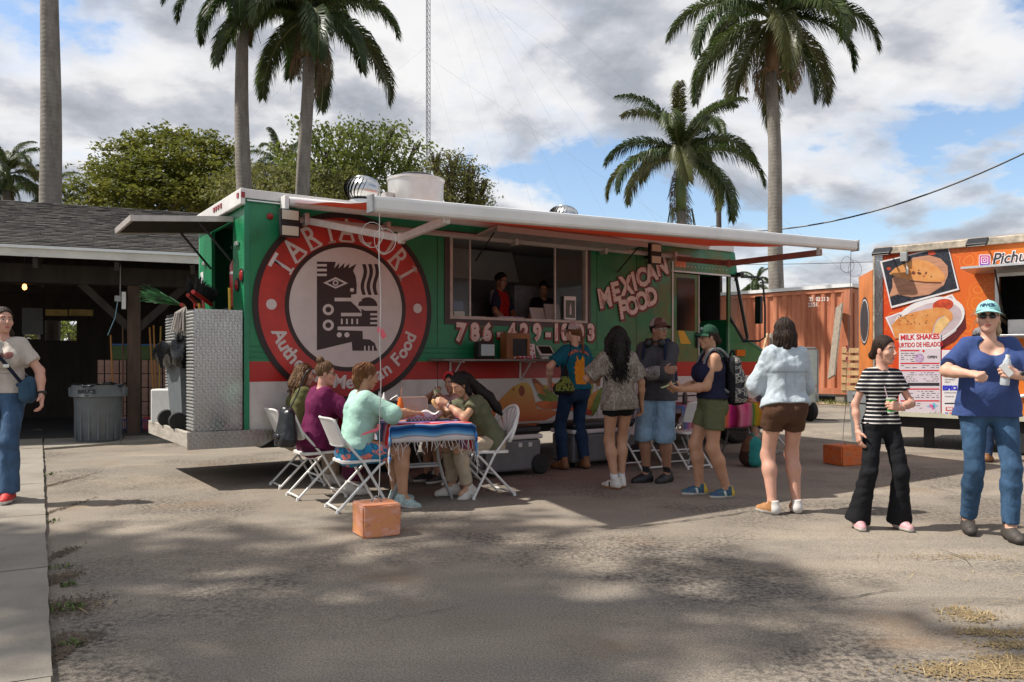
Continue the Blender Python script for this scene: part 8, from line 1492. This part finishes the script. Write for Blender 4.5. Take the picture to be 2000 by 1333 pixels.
# --- staff inside the trucks, the child at the far table
s1 = tside(975, 560, -.72)[0]; s2 = tside(1068, 560, -.72)[0]
P_('cook', tw_(s1, -.72, .922), (.75, -.45), 1.68, 'cook in red and navy polo standing left in the serving window', dict(skin='brown', fat=1.06, head=(-12, -14, 0), build=dict(waist=1.2, chest=1.12, hip=1.15, limb=1.12), armL=dict(w=(-.14, .22, .98), hint=(-.9, -.3, -.3)), armR=dict(w=(.16, .25, .95), hint=(.9, -.3, -.3)), clothes=[dict(t='shirt', m=fabric('polo_navy', (.02, .022, .05)), sleeve=.8, hem=.0, o=.014), dict(t='pants', m=J_dark, o=.012), dict(t='shoe', m=[blk_shoe, blk_shoe]), dict(t='hair', style='bun', c='black', bun=(0, -.11, .03)), dict(t='glasses', m=wire_blk)]), h=.012)
P_('cook2', tw_(s2, -.85, .922), (.3, -.8), 1.62, 'cook in black tee bending over boxes in the serving window', dict(skin='brown', head=(-20, -22, 0), lean=8, armL=dict(w=(-.10, .32, .98), hint=(-.9, -.3, -.3)), armR=dict(w=(.12, .32, .98), hint=(.9, -.3, -.3)), clothes=[dict(t='shirt', m=fabric('black_tee', (.010, .010, .012)), sleeve=.6, hem=.0, o=.014), dict(t='pants', m=J_dark, o=.012), dict(t='shoe', m=[blk_shoe, blk_shoe]), dict(t='hair', style='low_bun', c='black')]), h=.012)
pq = (Matrix.Translation(QO) @ Matrix.Rotation(QRZ, 4, 'Z')) @ Vector((wx0 + .42, .9, TZ0 + .032))
P_('vendor', pq, (-.6, -.75), 1.66, 'vendor in dark clothes inside the orange trailer window', dict(skin='brown', clothes=[dict(t='shirt', m=MATS['cloth_black_tee'], sleeve=.7, hem=-.02, o=.014), dict(t='pants', m=J_dark, o=.012), dict(t='shoe', m=[blk_shoe, blk_shoe]), dict(t='hair', style='short', c='black'), dict(t='cap', m=fabric('cap_black', (.012, .012, .013)))]), h=.013)
pc = T2 + TU * 1.16 + Vector((0, -.28, 0))
P_('child', F3(pc), (-.86, -.3), 1.40, 'child seated at the right end of the far table, behind the green cap woman', dict(skin='fair', pelvis=seat(.03, .57), hs=1., lean=10, head=(0, -10, 0), legL=dict(a=(-.1, .36, .14), hint=(0, 1, .6)), legR=dict(a=(.1, .36, .14), hint=(0, 1, .6)), armL=dict(w=(-.12, .42, .92), hint=(-.7, -.3, -.5)), armR=dict(w=(.12, .42, .92), hint=(.7, -.3, -.5)), clothes=[dict(t='shirt', m=fabric('grey_kid', (.20, .20, .22)), sleeve=.6, hem=-.03, o=.014), dict(t='pants', name='shorts', m=J_mid, leg=.8, o=.014), dict(t='sock', m=sock_w), dict(t='shoe', m=[mat('shoe_grey', (.25, .25, .26), .6), sole_w]), dict(t='hair', style='short', c='darkbrown')]), h=.013)

# ================================================================== prints on the clothes
i = INFO['cook']; sh_ = child(i['root'], 'shirt'); sh_.data.materials.append(fabric('polo_red', (.34, .012, .012))); sh_.data.materials.append(fabric('polo_grey', (.30, .28, .29)))
co = np.empty(len(sh_.data.vertices) * 3); sh_.data.vertices.foreach_get('co', co); co = co.reshape(-1, 3)
for pl_ in sh_.data.polygons:
    c = co[list(pl_.vertices)].mean(0)
    if abs(c[0]) < .135: pl_.material_index = 1
    elif abs(c[0]) > .17 and c[1] < .02 and c[2] > 1.2 and abs(c[0]) < .30 and (c[1] > -.05): pl_.material_index = 2
i = INFO['teal']; sh_ = child(i['root'], 'shirt'); Mb = Matrix(((1, 0, 0, 0), (0, 0, -1, -.35), (0, 1, 0, 1.14), (0, 0, 0, 1)))     # back of the tee, read from behind
oj = fabric('llama_orange', (.62, .20, .02), .2, col2=(.66, .30, .02), vs_=20); co_ = fabric('print_coral', (.56, .15, .09))
llama = [(-.075, -.135), (.075, -.14), (.07, -.06), (.068, .02), (.066, .10), (.060, .125), (.058, .165), (.040, .185), (.028, .15), (.012, .135), (-.012, .135), (-.024, .15), (-.038, .19), (-.054, .165), (-.052, .125), (-.078, .10), (-.066, .08), (-.085, .05), (-.068, .03), (-.086, -.01), (-.068, -.03), (-.07, -.08)]
shp = [fill2d('t', [llama], oj, i['root'], Mb @ Matrix.Translation((.0, -.03, 0)))]
for k, ch in enumerate('PROBLLAMA'):
    a = R(150 - 120 * k / 8); shp.append(text('t', ch, .042, co_, i['root'], Mb @ Matrix.Translation((.155 * math.cos(a), .125 + .085 * math.sin(a), 0)) @ Matrix.Rotation((a - R(90)) * .7, 4, 'Z'), bold=.003))
decal(shp, sh_, Mb, 'llama_print')
i = INFO['left']; sh_ = child(i['root'], 'shirt'); Mf = Matrix(((-1, 0, 0, 0), (0, 0, 1, .4), (0, 1, 0, 1.20), (0, 0, 0, 1))); ink = fabric('print_wine', (.24, .10, .09)); ink2 = fabric('print_greyink', (.30, .27, .24))
shp = [text('t', 'GUMBO', .058, ink, i['root'], Mf @ Matrix.Translation((.0, .045, 0)) @ Matrix.Rotation(R(6), 4, 'Z'), bold=.003), fill2d('t', [[(.10 + .035 * math.cos(t), .055 + .032 * math.sin(t)) for t in np.linspace(0, 6.2, 20)]], ink, i['root'], Mf), text('t', 'Limbo', .055, ink2, i['root'], Mf @ Matrix.Translation((.03, -.06, 0)), bold=.0), fill2d('t', [[(-.1, -.095), (.12, -.095), (.12, -.101), (-.1, -.101)]], ink2, i['root'], Mf)]
rr_ = random.Random(5)
for k in range(40): x, y = rr_.uniform(-.10, .12), rr_.uniform(-.03, .02); shp.append(fill2d('t', [[(x, y), (x + .010, y + .002), (x + .008, y + .007), (x + .001, y + .006)]], ink2, i['root'], Mf))
decal(shp, sh_, Mf, 'shirt_print')
# denim shirt yoke seam
i = INFO['denim']; sh_ = child(i['root'], 'shirt'); Mb = Matrix(((1, 0, 0, 0), (0, 0, -1, -.4), (0, 1, 0, 1.2), (0, 0, 0, 1)))
decal([fill2d('t', [[(-.19, .012), (.19, .012), (.19, .004), (-.19, .004)]], fabric('seam', (.30, .37, .42)), i['root'], Mb)] + [fill2d('t', [[(x, .004), (x + .004, .004), (x + .003, -.12), (x + .001, -.12)]], MATS['cloth_seam'], i['root'], Mb) for x in (-.045, .04)], sh_, Mb, 'yoke_seam', .004)

# ================================================================== bags and things people hold
def bag_obj(name, loc, face, label, cat='bag'): return empty(name, loc, math.atan2(-face[0], face[1]), label, cat)
def rigged(key, name, label, cat): i = INFO[key]; o = empty(name, (0, 0, 0), 0, label, cat); o.matrix_world = i['M']; o.location = i['root'].location; o.rotation_euler = i['root'].rotation_euler; o.scale = i['root'].scale; return o
def strap(o, pts, w, t, m, name='strap'):
    mb = MB(); P = [Vector(p) for p in pts]; Q = []
    for a in range(len(P) - 1):
        for k in range(6): t_ = k / 6; p0, p1, p2, p3 = P[max(0, a - 1)], P[a], P[a + 1], P[min(len(P) - 1, a + 2)]; Q.append(.5 * ((2 * p1) + (p2 - p0) * t_ + (2 * p0 - 5 * p1 + 4 * p2 - p3) * t_ ** 2 + (3 * p1 - p0 - 3 * p2 + p3) * t_ ** 3))
    Q.append(P[-1]); mb.tube(Q, w, 6); return mb.obj(name, m, o, True)
# patterned backpack of the green cap woman (worn on her back: -y)
b = rigged('green', 'backpack', 'black and cream patterned backpack worn by the woman in the green cap', 'backpack'); S = Sdf(.009)
for s in (-1, 1): S.cone((s * .075, -.22, .98), (s * .075, -.215, 1.30), .085, .075, .05); S.cone((s * .075, -.29, .98), (s * .07, -.27, 1.18), .075, .06, .05)
S.disp = folds(.005, 30, 5); np_mesh('sack', [S.mesh()], [aztec_m, fabric('pack_black', (.012, .012, .014))], b, mi=lambda c: ((c[:, 1] > -.205) | (c[:, 2] < .925)).astype(int))
MB().tube([(-.155, -.22, .99), (-.15, -.30, 1.12), (0, -.345, 1.13), (.15, -.30, 1.12)], .008, 6).obj('zip', MATS['cloth_pack_black'], b); strap(b, [(0, -.19, 1.37), (0, -.225, 1.43), (0, -.25, 1.37)], .012, 0, MATS['cloth_pack_black'], 'grab_loop')
gstr = fabric('strap_grey', (.16, .165, .17))
for s in (-1, 1): strap(b, [(s * .095, -.15, 1.36), (s * .105, -.06, 1.435), (s * .11, .04, 1.43), (s * .12, .105, 1.34), (s * .135, .11, 1.24), (s * .155, .02, 1.12), (s * .13, -.14, 1.02)], .015, 0, gstr)
strap(b, [(-.17, -.14, 1.0), (-.18, -.06, .92), (-.17, -.05, .80)], .008, 0, MATS['cloth_pack_black'], 'dangling_strap')
# navy pack of the man
b = rigged('man', 'backpack', 'navy backpack on the back of the man in the grey tee', 'backpack'); S = Sdf(.011)
for s in (-1, 1): S.cone((s * .08, -.25, 1.0), (s * .08, -.235, 1.34), .085, .07, .05)
nv = fabric('pack_navy', (.012, .018, .045)); S.disp = folds(.006, 30, 6); np_mesh('sack', [S.mesh()], nv, b)
for s in (-1, 1): strap(b, [(s * .10, -.18, 1.37), (s * .115, -.06, 1.455), (s * .115, .06, 1.435), (s * .12, .135, 1.34), (s * .125, .15, 1.2)], .016, 0, nv)
hp = rigged('man', 'headphones', 'black headphones around the neck of the man in the grey tee', 'headphones'); MB().tube([(.085 * math.cos(t), .015 + .085 * math.sin(t), 1.455 - .02 * math.sin(t)) for t in np.linspace(-.9, 4.04, 24)], .012, 8).obj('band', black, hp, True)
for s in (-1, 1): S = Sdf(.006); S.ell((s * .075, .105, 1.42), (.042, .028, .044), .01); np_mesh('ear_cup', [S.mesh()], black, hp)
# drawstring bag of the person in teal
b = rigged('teal', 'drawstring_bag', 'black and lime drawstring bag hanging behind the person in teal', 'bag'); S = Sdf(.008); S.cone((-.25, -.165, 1.16), (-.25, -.16, .93), .022, .085, .05); S.cone((-.19, -.155, .93), (-.33, -.155, .92), .07, .07, .05); S.cuts = [((0, 0, .86), (0, 0, -1))]; S.disp = folds(.007, 40, 9)
lime = cloth_noise('lime_print', [(.44, (.012, .012, .013)), (.52, (.30, .38, .06)), (.58, (.014, .014, .015)), (.66, (.35, .36, .30))], 26.); np_mesh('sack', [S.mesh()], [MATS['cloth_pack_black'], lime, fabric('lime', (.33, .42, .06))], b, mi=lambda c: np.where((c[:, 0] > -.165) & (c[:, 1] > -.19), 2, np.where((c[:, 2] < 1.06) & (c[:, 2] > .90) & (c[:, 1] < -.16), 1, 0)))
strap(b, [(-.25, -.165, 1.16), (-.17, -.145, 1.32), (-.12, -.09, 1.44), (-.12, .02, 1.46)], .007, 0, MATS['cloth_pack_black'], 'cord')
# dark leather bag on the second chair
q = F3(c_mar) - Vector((.86, .51, 0)).normalized() * .20; b = bag_obj('leather_bag', (q.x, q.y, 0), (.86, .51), 'black leather backpack purse hanging behind the woman in plum', 'bag'); S = Sdf(.008); S.cone((.10, -.15, .58), (.10, -.12, .84), .085, .06, .04); S.cone((.22, -.14, .58), (.19, -.12, .82), .085, .06, .04); S.cuts = [((0, 0, .52), (0, 0, -1))]; S.disp = folds(.008, 34, 11); bl_m = mat('black_leather', (.012, .012, .014), .32, bump=.3, bs=60); np_mesh('sack', [S.mesh()], bl_m, b); S = Sdf(.006); S.cone((.12, -.22, .62), (.20, -.215, .62), .035, .035, .02); np_mesh('pocket', [S.mesh()], bl_m, b); strap(b, [(.15, -.11, .86), (.16, -.03, 1.02), (.17, .05, 1.22), (.16, .12, 1.26)], .007, 0, bl_m); MB().lathe([(0, 0), (.02, .0), (.024, .03), (.02, .09), (.012, .11), (0, .11)], 12, ident((.02, -.19, .52))).obj('charm', mat('charm_teal', (.15, .42, .42), .4), b, True)
# crossbody bag of the walking woman
b = rigged('left', 'crossbody_bag', 'blue crossbody bag with navy strap on the woman at the left edge', 'bag'); S = Sdf(.008); S.cone((-.25, .07, .90), (-.25, .07, 1.02), .06, .055, .03); S.cone((-.23, .14, .90), (-.22, .13, 1.0), .05, .045, .03); np_mesh('pouch', [S.mesh()], fabric('bag_blue', (.035, .075, .12)), b); nvs = fabric('strap_navy', (.012, .014, .028))
mb = MB(); pts = [(-.20, .155, 1.03), (-.13, .185, 1.13), (-.02, .20, 1.27), (.06, .165, 1.38), (.115, .07, 1.465), (.11, -.05, 1.45), (.04, -.15, 1.3), (-.12, -.16, 1.1), (-.23, -.02, 1.03)]; strap(b, pts, .017, 0, nvs); MB().box((-.10, .205, 1.165), (.05, .012, .03), bev=.004).obj('buckle', alu, b)
# backpack standing on the ground by the far table
q = gnd(1474, 914); b = bag_obj('floor_backpack', (q.x, q.y + .1, 0), (.6, -.8), 'brown and turquoise backpack standing on the ground by the far table', 'backpack'); S = Sdf(.010); S.cone((0, 0, .11), (0, .01, .28), .13, .11, .05); S.cone((.0, -.06, .12), (0, -.05, .24), .11, .09, .05); S.cuts = [((0, 0, .005), (0, 0, -1))]; S.disp = folds(.005, 30, 4); np_mesh('sack', [S.mesh()], [fabric('pack_brown', (.055, .028, .02)), fabric('pack_turq', (.03, .22, .20)), fabric('pack_tan', (.16, .085, .045))], b, mi=lambda c: np.where(c[:, 1] > .04, 1, np.where(c[:, 2] > .2, 2, 0))); strap(b, [(0, .03, .37), (0, .0, .42), (0, -.05, .38)], .010, 0, MATS['cloth_pack_turq'], 'grab_loop')
# phones, cups, bottle
def hand_frame(key, s, along=.075, n=.03):
    a = INFO[key]['arms'][s]; d = nrm(a[3]); nn = nrm(a[4] - d * (a[4] @ d)); return a[2] + d * along + nn * n, d, nn
def thing_at(key, p, name, label, cat): o = rigged(key, name, label, cat); o.location = INFO[key]['M'] @ Vector(p); return o
p, d, nn = hand_frame('girl', -1, .07, .036); c = thing_at('girl', p, 'drink_cup', 'green and white paper cup with straw in the girl\'s hand', 'cup'); m, N, L, p_ = nodes_of('cup_green', .5); tc = N('ShaderNodeTexCoord'); sx_ = N('ShaderNodeSeparateXYZ', {0: tc.outputs['Object']}); L.new(ramp_node(N, N('ShaderNodeMapRange', {0: sx_.outputs[2], 1: -.06, 2: .07}).outputs[0], [(0, (.6, .6, .55)), (.10, (.02, .38, .06)), (.38, (.03, .10, .42)), (.46, (.02, .40, .06)), (.90, (.62, .60, .56))], 'CONSTANT'), p_.inputs['Base Color'])
MB().lathe([(0, -.062), (.028, -.062), (.029, -.058), (.041, .066), (.043, .07), (.040, .07), (.036, .04), (0, .035)], 24, cap=False).obj('cup', m, c, True); MB().tube([(.0, 0, -.04), (.05, -.02, .17)], .004, 8).obj('straw', mat('straw_pink', (.62, .46, .50), .4), c)
p, d, nn = hand_frame('woman', -1, .07, .034); c = thing_at('woman', p, 'water_bottle', 'clear plastic water bottle held by the woman in blue', 'bottle'); c.rotation_euler = (0, R(-6), c.rotation_euler.z); MB().lathe([(0, -.085), (.029, -.085), (.032, -.075), (.0315, -.04), (.030, -.03), (.032, -.02), (.032, .05), (.024, .085), (.013, .105)], 24).obj('bottle', mat('clear_pet', (.62, .66, .68), .08, alpha=.62, spec=.8), c, angle=50); MB().lathe([(0, .105), (.0145, .105), (.0145, .125), (0, .126)], 16).obj('cap', white, c); MB().lathe([(.0325, .0), (.0325, .045)], 24, cap=False).obj('label', mat('label_teal', (.20, .50, .52), .4, col2=(.62, .66, .66), vs_=20), c, True)
ph_ = thing_at('woman', p + V(.012, .045, .02), 'phone', 'pale phone pressed against the water bottle', 'phone'); MB().box((0, 0, 0), (.05, .010, .10), ident((0, 0, 0), (R(20), R(35), R(20))), bev=.004).obj('case', mat('phone_pale', (.58, .57, .55), .4), ph_)
p, d, nn = hand_frame('green', -1, .11, .03); ph_ = thing_at('green', p + V(.05, .03, .0), 'phone', 'phone in a green case held by the woman in the green cap', 'phone'); MB().box((0, 0, 0), (.075, .15, .010), ident((0, 0, 0), (R(-18), 0, 0)), bev=.004).obj('case', mat('phone_lime', (.40, .44, .22), .4), ph_)
p, d, nn = hand_frame('teal', 1, .10, .03); ph_ = thing_at('teal', p, 'wallet_phone', 'dark red wallet phone case in the hand of the person in teal', 'phone'); MB().box((0, 0, 0), (.14, .012, .16), ident((0, 0, .03), (R(-35), R(38), 0)), bev=.004).obj('case', mat('wallet_red', (.045, .008, .010), .5), ph_)
p, d, nn = hand_frame('kid', -1, .07, .034); c = thing_at('kid', p + V(.02, .0, .03), 'plastic_cup', 'clear cup of green drink held by the girl with the headband', 'cup'); MB().lathe([(0, -.05), (.030, -.05), (.042, .06), (.040, .06), (.029, -.045), (0, -.045)], 22, cap=False).obj('cup', mat('cup_green_stripe', (.22, .24, .10), .3, col2=(.45, .45, .35), vs_=25), c, True); MB().tube([(0, 0, 0), (.03, -.02, .12)], .004, 6).obj('spoon', white, c)
p, d, nn = hand_frame('dark', -1, .10, .03); c = thing_at('dark', p + V(.03, .02, -.01), 'taco', 'small taco in the hands of the dark-haired woman', 'food'); MB().lathe([(0, -.03), (.03, -.02), (.038, 0), (.03, .02), (0, .03)], 14, ident((0, 0, 0), (R(70), 0, 0), (1, 1, .7))).obj('tortilla', MATS['tortilla'], c, True)
hb = rigged('kid', 'headband', 'wide red headband on the girl at the back of the table', 'headband'); i = INFO['kid']; MB().tube([i['H'](((.088 * math.cos(t)), .03 + .012 * math.sin(t), .036 + .095 * math.sin(t))) for t in np.linspace(-.1, 3.24, 20)], .017, 8).obj('band', mat('band_red', (.52, .02, .03), .6), hb, True)
i = INFO['dark']; sg = rigged('dark', 'sunglasses', 'dark sunglasses pushed up on the dark-haired woman\'s hair', 'sunglasses'); mb = MB()
for s in (-1, 1): mb.tube([i['H']((s * .035 + .025 * math.cos(t), .055 - .01 * abs(math.cos(t)), .112 + .016 * math.sin(t))) for t in np.linspace(0, 6.28, 14)], .003, 5, False); mb.tube([i['H']((s * .06, .045, .115)), i['H']((s * .088, -.03, .06))], .003, 5)
mb.obj('frame', wire_blk, sg)
i = INFO['mint']; sc_ = rigged('mint', 'scrunchie', 'lilac scrunchie in the hair of the woman in mint', 'scrunchie'); c0 = i['H']((.035, -.125, .03)); MB().tube([c0 + V(.024 * math.cos(t), .008 * math.sin(3 * t), .024 * math.sin(t)) for t in np.linspace(0, 6.28, 22)], [.010 + .003 * math.sin(7 * t) for t in np.linspace(0, 6.28, 22)], 6, False).obj('band', mat('scrunchie', (.50, .36, .52), .7), sc_, True)
# things on the far table
def on_t2(u, v): return T2 + TU * u + TN * v + Vector((0, 0, .763))
b = empty('carton', on_t2(-.05, .1), TRZ, 'brown carton of drinks on the far table', 'carton'); MB().box((0, 0, .12), (.26, .2, .24), bev=.005).obj('box', mat('carton_brown', (.10, .045, .03), .7, var=.2), b)
b = empty('black_dispenser', on_t2(.22, .22), TRZ, 'black napkin dispenser on the far table beside the carton', 'napkin dispenser'); MB().box((0, 0, .10), (.18, .15, .2), bev=.02).obj('case', black, b); MB().lathe([(0, 0), (.03, 0), (.03, .002), (0, .002)], 18, ident((0, -.077, .1), (R(90), 0, 0))).obj('badge', P_dred, b)
b = empty('sauce_jar', on_t2(-.62, .15), 0, 'small dark sauce bottle on the far table behind the queue', 'bottle'); MB().lathe([(0, 0), (.035, 0), (.035, .12), (.02, .15), (.02, .17), (0, .17)], 16).obj('body', mat('sauce_dark', (.03, .012, .01), .3), b, angle=40)
